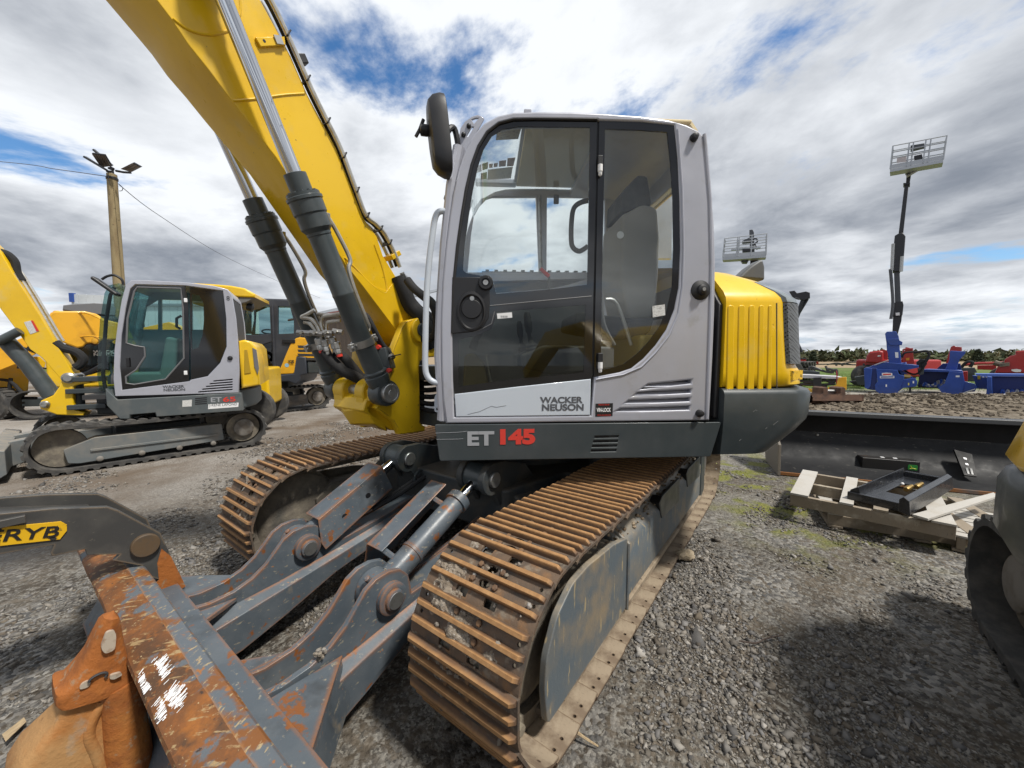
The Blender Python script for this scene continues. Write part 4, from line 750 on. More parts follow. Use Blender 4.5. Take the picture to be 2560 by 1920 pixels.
# ---------------------------------------------------------------- interior
SE = lambda x, y, yy: U.pix(*c1(x, y), yy)
seat = MB(U)
bk_ = [SE(x, y, 0.72) for x, y in [(905, 1010), (870, 830), (880, 600), (905, 590), (960, 560), (1015, 575), (1025, 700), (1020, 850), (1000, 1000)]]
seat.prism(rounded(bk_, 0.03), 0.50, 0.92, 'y'); so = seat.obj('seat', SEAT2, cab, bevel=0.03, seg=3)
mb = MB(U); mb.prism(rounded([SE(x, y, 0.72) for x, y in [(885, 585), (890, 500), (955, 435), (990, 440), (1008, 555), (960, 560)]], 0.02), 0.56, 0.86, 'y'); mb.obj('headrest', SEAT, so, bevel=0.02, seg=3)
mb = MB(U); mb.prism(rounded([SE(x, y, 0.72) for x, y in [(900, 1000), (700, 975), (690, 1040), (900, 1080), (980, 1060), (1000, 1000)]], 0.03), 0.48, 0.94, 'y'); mb.obj('seat_cushion', SEAT, so, bevel=0.02, seg=3)
kq = SE(917, 640, 0.935); mb = MB(U); mb.lathe((kq[0], 0.921, kq[1]), (kq[0], 0.93, kq[1]), [(0, 0), (0, 0.022), (0.002, 0.022), (0.002, 0)], 20); mb.obj('seat_badge', WHITE, so)
mb = MB(U); mb.bx(-0.45, 0.0, 0.46, 0.96, 1.15, 1.34); mb.obj('seat_base', INTER, so, bevel=0.02)
for yy in (0.40, 1.0):
    mb = MB(U); mb.prism(rounded([(-0.42, 1.55), (-0.42, 1.42), (-0.05, 1.38), (0.12, 1.42), (0.14, 1.50), (0.0, 1.56)], 0.02), yy - 0.05, yy + 0.05, 'y'); cn = mb.obj('control_console', CONSOLE, cab, bevel=0.015)
    mb = MB(U); mb.lathe((0.06, yy, 1.50), (0.08, yy, 1.62), [(0, 0.05), (0.02, 0.045), (0.03, 0.038), (0.04, 0.042), (0.05, 0.034), (0.06, 0.036), (0.075, 0.02), (0.09, 0.014), (0.10, 0.0)], 14); mb.obj('lever_boot', INTER, cn)
    mb = MB(U); mb.lathe((0.08, yy, 1.58), (0.10, yy, 1.76), [(0, 0.012), (0.05, 0.013), (0.06, 0.02), (0.10, 0.024), (0.15, 0.022), (0.175, 0.014), (0.178, 0)], 12); mb.obj('joystick', INTER, cn)
a0 = SE(618, 865, 0.95); a1 = SE(618, 815, 0.95); a2 = SE(582, 782, 0.95)
mb = MB(U); mb.tube([(a0[0], 0.95, a0[1] - 0.1), (a0[0], 0.95, a0[1]), (a1[0], 0.95, a1[1])], 0.007, 8); lv_o = mb.obj('safety_lever', INTER, cab)
mb = MB(U); mb.tube([(a1[0], 0.95, a1[1]), (a2[0], 0.95, a2[1])], [0.012, 0.011], 10); mb.obj('lever_grip', RED, lv_o)
gh = [SE(*p, 0.30) for p in [(780, 500), (750, 508), (722, 530), (712, 580), (710, 660), (718, 695), (745, 710), (778, 690)]]
mb = MB(U); mb.tube(smooth_path([(p[0], 0.30, p[1]) for p in gh], 4), 0.019, 10); mb.obj('inside_grab_handle', INTER, cab)
mb = MB(U); p0, p1 = SE(578, 478, 0.27), SE(585, 800, 0.27); mb.tube([(p0[0], 0.27, p0[1]), (p1[0], 0.27, p1[1])], 0.012, 8); mb.obj('window_catch_bar', STEEL, cab)
kq = SE(648, 495, 0.28); mb = MB(U); mb.obox((kq[0], 0.28, kq[1]), (0.04, 0.02, 0.07)); mb.obj('window_latch', INTER, cab, bevel=0.006)
for k, (x, y0, y1) in enumerate(((0.36, 0.62, 1.5), (0.30, 0.50, 1.45))):
    mb = MB(U); mb.tube(smooth_path([(0.20 + 0.1 * k, y0, 1.15), (0.30 + 0.08 * k, y0, 1.30), (0.34 + 0.05 * k, y0, y1)], 4), 0.010, 8); mb.obj('pedal_lever', STEEL, cab)
mb = MB(U); mb.prism([(0.30, 1.15), (0.36, 1.45), (0.44, 1.52), (0.50, 1.50), (0.52, 1.15)], 0.3, 0.55, 'y'); mb.obj('monitor_post', DOLIVE, cab, bevel=0.02)
mb = MB(U); mb.obox((0.42, 0.40, 1.62), (0.05, 0.20, 0.16), ry=R(-20)); mb.obj('monitor', INTER, cab, bevel=0.01)
mb = MB(U); p = [SE(*a_, 1.02) for a_ in [(852, 910), (900, 930), (960, 1100), (985, 1110), (945, 950), (900, 895)]]; mb.tube(smooth_path([(a_[0], 1.02, a_[1]) for a_ in p[:3]], 4), 0.012, 8); mb.obj('arm_strut', STEEL, cab)
mb = MB(U); p = [SE(*a_, 1.05) for a_ in [(838, 905), (845, 1010), (890, 1100)]]; mb.tube(smooth_path([(a_[0], 1.05, a_[1]) for a_ in p], 4), 0.011, 8); mb.obj('lever_lock_bar', CONSOLE, cab)
mb = MB(U); mb.bx(-0.80, -0.55, YI + 0.06, 1.1, 1.16, 1.62); mb.obj('rear_bulkhead', DOLIVE, cab, bevel=0.03)
# ---------------------------------------------------------------- counterweight and hood (plan outline follows the tail radius)
def plan(off, x0, n=26, rc=0.22, R0=1.90):
    """half plan from side (x0, 1.2) round the tail to the other side"""
    ys = YS - off; Rr = R0 - off; pts = []
    th = math.asin(min(ys / Rr, 1)); k = 0.17
    A = Vector((-Rr * math.cos(th) , ys))
    pa = Vector((A.x + k * 0.75, ys)); th2 = th - k * 0.55; pb = Vector((-Rr * math.cos(th2), Rr * math.sin(th2)))
    left = [(x0, ys)] + [tuple(pa * (1 - t) ** 2 + A * 2 * t * (1 - t) * 1.0 + pb * t * t) for t in [i / 9 for i in range(10)]]
    mid = [(-Rr * math.cos(th2 - th2 * 2 * i / n), Rr * math.sin(th2 - th2 * 2 * i / n)) for i in range(1, n)]
    return left + mid + [(p[0], -p[1]) for p in left[::-1]]
def rings_of(levels, x0):
    return [[(p[0], p[1], z) for p in plan(off, x0, R0=r0)] for z, off, r0 in levels]
mb = MB(U); cwx = -1.012
lev = [(0.905, 0.10, 1.70), (0.925, 0.02, 1.78), (1.06, 0.004, 1.90), (1.12, 0.0, 1.945), (1.16, 0.0, 1.955), (1.275, 0.0, 1.96), (1.295, 0.008, 1.955), (1.308, 0.03, 1.93)]
mb.loft(rings_of(lev, cwx)); cw = mb.obj('counterweight', SLATE, exc, smooth=40, label='dark slate counterweight with scuffs')
for px, py, l in ((405, 1200, 0.03), (430, 1190, 0.01), (500, 1330, 0.02), (560, 1300, 0.05), (300, 1420, 0.02)):
    kq = U.pix(1750 + px * .3254, 640 + py * .3254, YS); mb = MB(U); mb.tube([(kq[0], YS + 0.001, kq[1]), (kq[0] - l * 0.6, YS + 0.001, kq[1] + l * 0.5)], 0.0009, 4); mb.obj('paint_scratch', mat('scuff', (0.16, 0.16, 0.15), 0.6) if 'scuff' not in bpy.data.materials else bpy.data.materials['scuff'], cw)
mb = MB(U); hx0 = -1.018
levh = [(1.315, 0.045, 1.92), (1.33, 0.03, 1.935), (1.40, 0.03, 1.93), (1.44, 0.03, 1.905), (1.60, 0.03, 1.89), (1.80, 0.03, 1.875), (1.83, 0.036, 1.87), (1.865, 0.06, 1.865), (1.945, 0.15, 1.835), (2.015, 0.26, 1.78), (2.07, 0.40, 1.69), (2.095, 0.55, 1.55)]
mb.loft(rings_of(levh, hx0)); hood = mb.obj('engine_hood', Y_PAINT, exc, smooth=50, label='yellow ribbed engine hood')
mb = MB(U); mb.prism([(YS - 0.05, 1.13), (YS - 0.05, 1.79), (YS - 0.14, 1.90), (YS - 0.3, 1.99), (-1.0, 1.99), (-1.0, 1.13)], -1.014, -0.985, 'x'); mb.obj('hood_seal', BLACK, hood, bevel=0.01)
h8 = lambda x, y: (1750 + x * .3254, 640 + y * .3254)
for x0, x1 in ((205, 262), (287, 345), (367, 420), (445, 490), (517, 553)):
    pts = [U.pix(*h8(*p), YS - 0.03) for p in ((x0 + 8, 378), (x1, 378), (x1 - 8, 1050), (x0 - 4, 1050))]
    mb = plate(U, rounded(pts, 0.015), [], YS - 0.040, YS - 0.0255, 0.004); mb.obj('hood_rib', Y_PAINT, hood)
mb = MB(U); L_ = [U.pix(*h8(*p), YS - 0.03) for p in ((590, 1110), (590, 360))]
mb.tube([(L_[0][0], YS - 0.030, L_[0][1]), (L_[1][0], YS - 0.030, L_[1][1])], 0.003, 5); mb.obj('hood_seam', GREYTXT, hood)
# rear corner grille and lamp: a patch of the plan outline, set proud
def corner(levels, i0, i1, name, m_, bev=0.0):
    mb = MB(U); rr = []
    for z, off, r0 in levels: rr.append(plan(off, hx0, R0=r0)[i0:i1])
    n = i1 - i0; inner = lambda row, z: [(p[0] * 0.985, p[1] * 0.985, z) for p in row]
    vs = []; fs = []
    for (z, o_, r_), row in zip(levels, rr): vs += [(p[0], p[1], z) for p in row]
    for k in range(len(levels) - 1):
        for i in range(n - 1): fs.append((k * n + i, k * n + i + 1, (k + 1) * n + i + 1, (k + 1) * n + i))
    m0 = len(vs); 
    for (z, o_, r_), row in zip(levels, rr): vs += inner(row, z)
    for k in range(len(levels) - 1):
        for i in range(n - 1): fs.append((m0 + k * n + i, m0 + (k + 1) * n + i, m0 + (k + 1) * n + i + 1, m0 + k * n + i + 1))
    K = len(levels)
    for i in range(n - 1): fs.append((i, m0 + i, m0 + i + 1, i + 1)); fs.append(((K - 1) * n + i, (K - 1) * n + i + 1, m0 + (K - 1) * n + i + 1, m0 + (K - 1) * n + i))
    for k in range(K - 1): fs.append((k * n, (k + 1) * n, m0 + (k + 1) * n, m0 + k * n)); fs.append((k * n + n - 1, m0 + k * n + n - 1, m0 + (k + 1) * n + n - 1, (k + 1) * n + n - 1))
    mb.add(vs, fs); return mb.obj(name, m_, hood, smooth=50)
GRILLE = mat('perforated dark grille', (0.03, 0.033, 0.036), 0.5)
def grille_nodes(m_):
    nt = m_.node_tree; N = nt.nodes.new; L = nt.links.new; b = nt.nodes['Principled BSDF']
    tc = N('ShaderNodeTexCoord'); mp = N('ShaderNodeMapping'); mp.inputs['Rotation'].default_value = (R(45), 0, R(-40)); L(tc.outputs['Object'], mp.inputs[0])
    v = N('ShaderNodeTexVoronoi'); v.inputs['Scale'].default_value = 75; v.inputs['Randomness'].default_value = 0.0; L(mp.outputs[0], v.inputs['Vector'])
    r = N('ShaderNodeMapRange'); r.inputs[1].default_value = 0.30; r.inputs[2].default_value = 0.42; L(v.outputs['Distance'], r.inputs[0])
    mx = N('ShaderNodeMix'); mx.data_type = 'RGBA'; L(r.outputs[0], mx.inputs['Factor']); mx.inputs['A'].default_value = (0.006, 0.006, 0.007, 1); mx.inputs['B'].default_value = (0.13, 0.14, 0.15, 1); L(mx.outputs['Result'], b.inputs['Base Color'])
    bp = N('ShaderNodeBump'); bp.inputs['Strength'].default_value = 0.6; bp.inputs['Distance'].default_value = 0.004; L(r.outputs[0], bp.inputs['Height']); L(bp.outputs[0], b.inputs['Normal'])
grille_nodes(GRILLE)
corner([(1.45, 0.018, 1.918), (1.60, 0.018, 1.903), (1.80, 0.018, 1.888)], 3, 14, 'corner_grille', GRILLE)
LAMP = mat('smoky grey lamp lens', (0.16, 0.19, 0.20), 0.15, coat=0.5)
corner([(1.805, 0.018, 1.888), (1.83, 0.022, 1.884), (1.88, 0.07, 1.868), (1.94, 0.145, 1.845)], 3, 14, 'tail_lamp', LAMP)
kq = [U.pix(*h8(*p), YS - .02) for p in ((665, 1032), (728, 1026), (728, 1100), (667, 1106))]
pl = plan(0.02, hx0, R0=1.875)
pl = plan(0.024, hx0, R0=1.94); a_, b2 = Vector(pl[3]), Vector(pl[8]); mb = MB(U)
mb.add([(a_.x, a_.y, 1.355), (b2.x, b2.y, 1.355), (b2.x, b2.y, 1.41), (a_.x, a_.y, 1.41)] + [(a_.x * .99, a_.y * .99, 1.355), (b2.x * .99, b2.y * .99, 1.355), (b2.x * .99, b2.y * .99, 1.41), (a_.x * .99, a_.y * .99, 1.41)], [(0, 1, 2, 3), (7, 6, 5, 4), (0, 4, 5, 1), (1, 5, 6, 2), (2, 6, 7, 3), (3, 7, 4, 0)])
mb.obj('warning_pictogram', mat('yellow black pictogram', (0.75, 0.46, 0.01), 0.5, layers=[((0.02, 0.02, 0.02), 45, 0.55, 0.60)]), hood, smooth=0)
# exhaust stack behind the hood top
e0 = at_depth(1880, 690, 3.05); mb = MB(); d = Vector((0.34, 0.10, 0.06))
p0 = at_depth(1838, 690, 3.0); p1 = at_depth(1893, 690, 3.05); p2 = at_depth(1900, 668, 3.05); p3 = at_depth(1893, 652, 3.05)
ex = [(p.x, p.z) for p in (at_depth(1830, 700, 3.05), at_depth(1899, 705, 3.05), at_depth(1899, 672, 3.05), at_depth(1894, 653, 3.05), at_depth(1886, 655, 3.05), at_depth(1862, 671, 3.05))]
mb = MB(); mb.prism(ex, 2.98, 3.10, 'y'); mb.obj('exhaust_outlet', mat('heat grey steel', (0.12, 0.125, 0.13), 0.5, metal=0.3), exc, bevel=0.02, seg=4)
# ================================================================ MAIN EXCAVATOR, boom, kingpost, cylinders
b3 = lambda x, y: (250 + x * .4219, y * .4219)
b4 = lambda x, y: (550 + x * .4038, 450 + y * .4038)
BW = 0.18
low = [B.pix(*b3(*p), BW) for p in [(335, 0), (420, 110), (520, 260), (640, 410), (760, 570), (900, 750), (1040, 930)]] + [B.pix(*b4(*p), BW) for p in [(790, 545), (880, 650), (1100, 945)]]
upp = [B.pix(*b3(*p), BW) for p in [(950, 0), (1130, 330), (1230, 560), (1400, 880), (1560, 1290), (1640, 1400)]] + [B.pix(*b4(*p), BW) for p in [(1010, 470), (1090, 600), (1190, 850)]]
FP = (-0.364, 1.691)                                   # boom foot pin
lo_out = [(2.95, 3.05), (2.55, 3.30), (2.1, 3.46), (1.7, 3.48), (1.35, 3.34), (1.16, 3.20)]
up_out = [(0.86, 3.66), (1.15, 3.92), (1.5, 4.06), (1.9, 4.08), (2.4, 3.90), (2.9, 3.52), (3.12, 3.30), (3.10, 3.10)]
boom_prof = lo_out + low + [(-0.30, 1.61), (-0.40, 1.62), (-0.43, 1.70), (-0.40, 1.76)] + upp[::-1] + up_out
mb = plate(B, boom_prof, [], -BW, BW, 0.006); boom = mb.obj('boom', Y_PAINT, exc, smooth=25, label='yellow curved boom arm')
def near_line(pts, r, name, m_, y=BW, n=4, seg=6):
    p = [(q_[0], y, q_[1]) for q_ in pts]; mb = MB(B); mb.tube(smooth_path(p, n), r, seg); return mb.obj(name, m_, boom)
near_line([B.pix(*b3(*p), BW) for p in [(790, 598), (900, 588), (1000, 575), (1100, 562), (1210, 555)]], 0.006, 'weld_bead', Y_PAINT, BW + 0.001)
near_line([B.pix(*b3(*p), BW) for p in [(430, 110), (520, 175), (620, 205), (700, 200), (790, 160), (830, 80), (830, 0)]], 0.006, 'weld_bead', Y_PAINT, BW + 0.001)
gp_ = [B.pix(*b4(*p), BW) for p in [(770, 480), (830, 540), (950, 660), (1030, 695), (1010, 560), (955, 400)]]
near_line(gp_, 0.006, 'weld_bead', Y_PAINT, BW + 0.001)
gg = plate(B, [B.pix(*b4(*p), BW) for p in [(775, 500), (800, 555), (880, 655), (1095, 940), (1185, 850), (1090, 610), (1030, 690), (940, 650)]], [], BW, BW + 0.006, 0.002); gg.obj('foot_doubler', Y_PAINT, boom)
# boss where the boom cylinders reach the boom
RT = Vector((0.90, 0, 3.37))
for sg in (-1, 1):
    mb = MB(B); mb.lathe((RT.x, sg * BW, RT.z), (RT.x, sg * 0.36, RT.z), [(0, 0.12), (0.02, 0.10), (0.04, 0.085), (0.06, 0.08), (0.18, 0.08), (0.18, 0)], 28); mb.obj('cylinder_boss', Y_PAINT, boom)
# boom cylinders
PB = Vector((0.0, 0, 1.243)); CYL = mat('dark grey cylinder paint', (0.052, 0.064, 0.068), 0.36, coat=0.15, layers=[((0.078, 0.088, 0.092), 8, 0.45, 0.75), ((0.02, 0.02, 0.02), 26, 0.68, 0.74)], rvar=0.08)
for sg in (1, -1):
    y = sg * 0.29; a = Vector((PB.x, y, PB.z)); d = (Vector((RT.x, y, RT.z)) - a).normalized(); at = lambda t: tuple(a + d * t)
    mb = MB(B); mb.lathe(at(0.02), at(2), [(0, 0.05), (0.05, 0.074), (0.10, 0.080), (0.112, 0.080), (0.118, 0.072), (0.125, 0.072), (0.13, 0.078), (0.14, 0.078), (0.148, 0.064), (0.66, 0.064), (0.664, 0.066), (0.675, 0.066), (0.68, 0.064), (1.015, 0.064), (1.02, 0.068), (1.035, 0.068), (1.06, 0.086), (1.13, 0.086), (1.14, 0.092), (1.205, 0.092), (1.21, 0.098), (1.225, 0.098), (1.23, 0.09), (1.245, 0.09), (1.25, 0.06), (1.345, 0.060), (1.35, 0.045), (1.35, 0)], 36)
    bc = mb.obj('boom_cylinder', CYL, exc, smooth=30)
    mb = MB(B); mb.cyl(at(1.3), tuple(Vector((RT.x, y, RT.z)) - d * 0.06), 0.040, 28); rod = mb.obj('rod', CHROME, bc)
    mb = MB(B); mb.lathe((RT.x, y - 0.055, RT.z), (RT.x, y + 0.055, RT.z), [(0, 0.03), (0, 0.085), (0.11, 0.085), (0.11, 0.03)], 24); mb.lathe(tuple(Vector((RT.x, y, RT.z)) - d * 0.16), (RT.x, y, RT.z), [(0, 0.042), (0, 0.055), (0.03, 0.058), (0.1, 0.06), (0.1, 0.0)], 20); mb.obj('rod_eye', CYL, rod)
    mb = MB(B)
    for k in range(12):
        w = k * math.pi / 6; u_ = d.cross(Vector((0, 1, 0))).normalized(); v_ = d.cross(u_); c = a + d * 1.262 + (u_ * math.cos(w) + v_ * math.sin(w)) * 0.075
        mb2 = MB(B); mb2.lathe(tuple(c), tuple(c + d * 0.03), [(0, 0.009), (0.012, 0.009), (0.012, 0)], 6); mb2.obj('flange_bolt', CYL, bc)
    mb = MB(B); mb.lathe((a.x, y - 0.06, a.z), (a.x, y + 0.06, a.z), [(0, 0.03), (0, 0.085), (0.01, 0.09), (0.11, 0.09), (0.12, 0.085), (0.12, 0.03)], 28); mb.obj('base_eye', CYL, bc, bevel=0.004)
    # feed pipe along the barrel
    s0 = Vector((-d.z, 0, d.x)); s0 = s0 if s0.x < 0 else -s0
    pp = [a + d * 1.13 + s0 * 0.095, a + d * 1.05 + s0 * 0.115, a + d * 0.88 + s0 * 0.135, a + d * 0.82 + s0 * 0.10, a + d * 0.7 + s0 * 0.085, a + d * 0.50 + s0 * 0.085, a + d * 0.43 + s0 * 0.09 + Vector((0, -sg * 0.02, 0)), a + d * 0.40 + s0 * 0.05 + Vector((0, -sg * 0.07, -0.01))]
    mb = MB(B); mb.tube(smooth_path([tuple(p) for p in pp], 4), 0.013, 8); fp_ = mb.obj('feed_pipe', PIPE, bc)
    mb = MB(B); mb.obox(at(1.13), (0.02, 0.03, 0.04)); mb.v = [v + (B.x * s0.x + B.z * s0.z) * 0.095 for v in mb.v]; mb.obj('pipe_flange', STEEL, bc, bevel=0.003)
    mb = MB(B); mb.lathe(tuple(a + d * 0.345), at(1), [(0, 0.0645), (0, 0.073), (0.045, 0.073), (0.045, 0.0645)], 30); cl = mb.obj('barrel_clamp', STEEL, bc)
    c = a + d * 0.367; e = c + Vector((0, sg * 0.0, 0)) - s0 * 0.0
    for w in (s0, -s0):
        mb = MB(B); mb.obox(tuple(c + w * 0.085), (0.035, 0.03, 0.05), ry=R(20)); mb.obj('clamp_lug', STEEL, cl, bevel=0.003)
        mb = MB(B); mb.lathe(tuple(c + w * 0.09 + Vector((0, -0.03, 0))), tuple(c + w * 0.09 + Vector((0, 0.03, 0))), [(0, 0), (0, 0.010), (0.012, 0.012), (0.05, 0.012), (0.06, 0.009), (0.06, 0)], 8); mb.obj('clamp_bolt', STEEL, cl)
# cross pin, lugs
mb = MB(B); mb.cyl((0, -0.40, PB.z), (0, 0.38, PB.z), 0.042, 24); pin = mb.obj('cylinder_pin', STEEL, exc)
mb = MB(B); mb.lathe((0, 0.352, PB.z), (0, 0.42, PB.z), [(0, 0.0), (0, 0.066), (0.03, 0.066), (0.034, 0.062), (0.034, 0.05), (0.031, 0.048), (0.031, 0.025), (0.034, 0.022), (0.034, 0.0)], 32); mb.obj('pin_cap', STEEL, pin)
# kingpost: two cheek plates, web, lugs
kp = lambda x, y: (940 + x * .2832, 650 + y * .2832)
ck = [B.pix(*kp(*p), 0.26) for p in [(150, 790), (225, 600), (265, 540)]] + [(FP[0] + 0.098 * math.cos(R(t)), FP[1] + 0.098 * math.sin(R(t))) for t in (60, 90, 120, 150)] + [B.pix(*kp(*p), 0.26) for p in [(530, 790), (530, 855), (430, 862), (392, 895), (383, 950), (388, 1100), (390, 1430), (400, 1448), (435, 1470), (433, 1512), (330, 1530), (210, 1540), (180, 1470), (150, 1420), (60, 1350), (0, 1310)]]
ck += [(0.02, 1.16), (0.07, 1.19), (0.075, 1.26), (0.03, 1.30), (-0.03, 1.30), (-0.075, 1.33)]
king = None
for sg in (1, -1):
    mb = plate(B, ck, [], sg * 0.26, sg * 0.20, 0.008); o = mb.obj('kingpost' if king is None else 'far_cheek', Y_CAST, exc if king is None else king, smooth=40)
    king = king or o
tag(king, 'yellow swing kingpost casting at the foot of the boom')
for sg in (1, -1):
    mb = MB(B); mb.lathe((FP[0], sg * 0.20, FP[1]), (FP[0], sg * 0.34, FP[1]), [(0, 0.05), (0.0, 0.10), (0.075, 0.10), (0.085, 0.094), (0.085, 0.05)], 32); fb = mb.obj('foot_boss', Y_CAST, king, bevel=0.004)
    mb = MB(B); mb.lathe((FP[0], sg * 0.2, FP[1]), (FP[0], sg * 0.40, FP[1]), [(0, 0), (0, 0.055), (0.095, 0.055), (0.10, 0.048), (0.10, 0.02), (0.092, 0.018), (0.092, 0)], 24); mb.obj('foot_pin', SLATE, fb)
mb = MB(B); mb.lathe((FP[0], -0.20, FP[1]), (FP[0], 0.20, FP[1]), [(0, 0.05), (0, 0.105), (0.4, 0.105), (0.4, 0.05)], 32); mb.obj('boom_foot_tube', Y_PAINT, boom)
web = [(-0.10, 1.55), (-0.30, 1.50), (-0.30, 1.0), (-0.22, 0.93), (-0.12, 0.95), (0.10, 1.12), (0.07, 1.20), (-0.06, 1.26)]
mb = MB(B); mb.prism(web, -0.20, 0.20, 'y'); mb.obj('kingpost_web', Y_CAST, king, bevel=0.01)
low_tray = [(0.30, 1.02), (0.12, 1.22), (0.0, 1.18), (-0.1, 1.05), (-0.12, 0.95), (0.02, 0.93)]
mb = MB(B)
mb.loft([[(0.075, -0.24, 1.19), (-0.05, -0.24, 1.20), (-0.12, -0.24, 1.06), (0.03, -0.24, 1.10)], [(0.10, -0.05, 1.10), (0.0, -0.05, 1.19), (-0.12, -0.05, 0.95), (0.05, -0.05, 0.99)], [(0.09, 0.2, 1.14), (0.03, 0.2, 1.19), (-0.10, 0.2, 0.94), (0.02, 0.2, 1.02)]])
mb.obj('kingpost_shelf', Y_CAST, king, bevel=0.012)
for y0, y1 in ((0.07, 0.18), (-0.22, -0.08)):
    mb = MB(B); mb.lathe((0, y0, PB.z), (0, y1, PB.z), [(0, 0.043), (0, 0.082), (0.01, 0.09), (y1 - y0 - 0.01, 0.09), (y1 - y0, 0.082), (y1 - y0, 0.043)], 28); mb.prism([(-0.05, 1.10), (0.08, 1.10), (0.082, 1.25), (-0.082, 1.25)], y0 + 0.01, y1 - 0.01, 'y'); mb.obj('cylinder_lug', Y_CAST, king, bevel=0.006)
# vertical pivot brackets on the base frame
pv = B(-0.52, 0, 0)
for z0, z1 in ((0.95, 1.06), (1.30, 1.42)):
    mb = MB(); c = Vector((pv.x, pv.y)); mb.lathe((c.x, c.y, z0), (c.x, c.y, z1), [(0, 0), (0, 0.15), (z1 - z0, 0.15), (z1 - z0, 0)], 28); e = U(0.55, 0.05, 0)
    mb.prism([(c.x + 0.03, c.y - 0.17), (e.x, e.y - 0.42), (e.x, e.y + 0.40), (c.x + 0.03, c.y + 0.15)], z0 + 0.002, z1 - 0.002, 'z'); mb.obj('pivot_bracket', SLATE, body, bevel=0.01)
mb = MB(); mb.lathe((pv.x, pv.y, 0.92), (pv.x, pv.y, 1.46), [(0, 0), (0, 0.07), (0.54, 0.07), (0.54, 0)], 20); mb.obj('swing_pin', SLATE_D, body)
for k in range(5):
    p0 = U(0.55, 0.35 - k * 0.05, 1.12 + 0.05 * k); p1 = B(-0.40, 0.1 - 0.06 * k, 1.10 + 0.05 * k); mid = (p0 + p1) / 2 + Vector((0, -0.06, -0.04))
    mb = MB(); mb.tube(smooth_path([tuple(p0), tuple(mid), tuple(p1)], 6), 0.020, 8); mb.obj('swing_hose', HOSE, body)
# boom top pipes with clips, sensor boxes and the black hose bundles
def edge_pts(px, y, dz=0.0, dx=0.0): return [(B.pix(*p, y)[0] + dx, y, B.pix(*p, y)[1] + dz) for p in px]
run = [b3(*p) for p in [(955, -20), (1000, 60), (1080, 225), (1150, 380), (1230, 560), (1310, 720), (1400, 900), (1480, 1110), (1550, 1290), (1610, 1345), (1660, 1400), (1710, 1490), (1755, 1600)]]
for k, (dy, dzz) in enumerate(((0.10, 0.02), (0.055, 0.035), (0.0, 0.03))):
    mb = MB(B); pts = edge_pts(run, BW - 0.005); pts = [(p[0] - dzz * 0.8, BW - 0.03 + dy - 0.05, p[2] + dzz) for p in pts]
    mb.tube(smooth_path(pts, 5), 0.014 if k != 1 else 0.019, 8); tp = mb.obj('boom_pipe', PIPE if k != 1 else HOSE, boom)
    if k == 0: first_pipe = pts
for i, t in enumerate((2, 3.6, 5.1, 6.2, 7.2, 8.1, 9.5, 10.6)):
    j = int(t); f = t - j; p = Vector(first_pipe[j]) * (1 - f) + Vector(first_pipe[j + 1]) * f
    mb = MB(B); mb.obox((p.x - 0.004, p.y - 0.03, p.z + 0.002), (0.044, 0.10, 0.008), ry=R(65)); mb.obj('pipe_tie', BLACK, boom, bevel=0.002)
cp = [B.pix(*b3(*p), BW) for p in [(915, 230), (1085, 225), (1092, 275), (945, 285)]]
mb = plate(B, cp, [], BW, BW + 0.018, 0.003); brk = mb.obj('pipe_bracket', Y_PAINT, boom)
kq = B.pix(*b3(1048, 248), BW); mb = MB(B); mb.obox((kq[0], BW + 0.022, kq[1]), (0.04, 0.01, 0.04), ry=R(25)); cw_ = mb.obj('bracket_washer', STEEL, brk); 
kq = B.pix(*b3(965, 252), BW); mb = MB(B); mb.cyl((kq[0], BW + 0.015, kq[1]), (kq[0], BW + 0.019, kq[1]), 0.008, 10); mb.obj('bolt_hole', BLACK, brk)
for px, m_ in (((1195, 355), BLACK), ):
    kq = B.pix(*b3(*px), BW - 0.06); mb = MB(B); mb.obox((kq[0], BW - 0.06, kq[1]), (0.05, 0.05, 0.05), ry=R(30)); mb.obj('clip_block', m_, boom, bevel=0.006)
kq = B.pix(*b4(1070, 475), BW); mb = MB(B); mb.obox((kq[0] - 0.01, BW - 0.02, kq[1] + 0.01), (0.09, 0.10, 0.035), ry=R(35)); mb.obj('pipe_saddle', Y_PAINT, boom, bevel=0.004)
fit = [b4(*p) for p in [(1010, 470), (1060, 540), (1100, 610)]]
for off in (0.0, 0.05):
    p0 = B.pix(*b4(1085, 590), BW); mb = MB(B); a = Vector((p0[0] - off * 1.2, BW - 0.05 + off, p0[1] + off * 0.6)); d = Vector((-0.5, 0, -0.85)).normalized()
    mb.lathe(tuple(a), tuple(a + d * 0.1), [(0, 0.018), (0.03, 0.018), (0.031, 0.026), (0.055, 0.026), (0.056, 0.020), (0.07, 0.024), (0.09, 0.024), (0.09, 0)], 6); mb.obj('pipe_fitting', STEEL, boom)
def hose_px(px, depth, r, name='hose_bundle', parent=None):
    mb = MB(); mb.tube(smooth_path([tuple(at_depth(*p, dd)) for p, dd in zip(px, depth)], 6), r, 12); return mb.obj(name, HOSE, parent or exc)
hose_px([b4(*p) for p in [(1160, 620), (1200, 670), (1260, 720), (1310, 760), (1340, 830), (1345, 900), (1325, 965), (1250, 985), (1180, 960)]], [2.78, 2.75, 2.72, 2.7, 2.72, 2.78, 2.85, 2.95, 3.05], 0.030)
hose_px([b4(*p) for p in [(1100, 600), (1140, 690), (1180, 780), (1230, 830), (1270, 900), (1280, 960), (1290, 1030)]], [2.88, 2.9, 2.93, 2.95, 2.97, 3.0, 3.05], 0.058)
hose_px([b4(*p) for p in [(1120, 650), (1170, 740), (1230, 810), (1290, 850), (1330, 900)]], [2.95, 2.97, 2.98, 3.0, 3.02], 0.045)
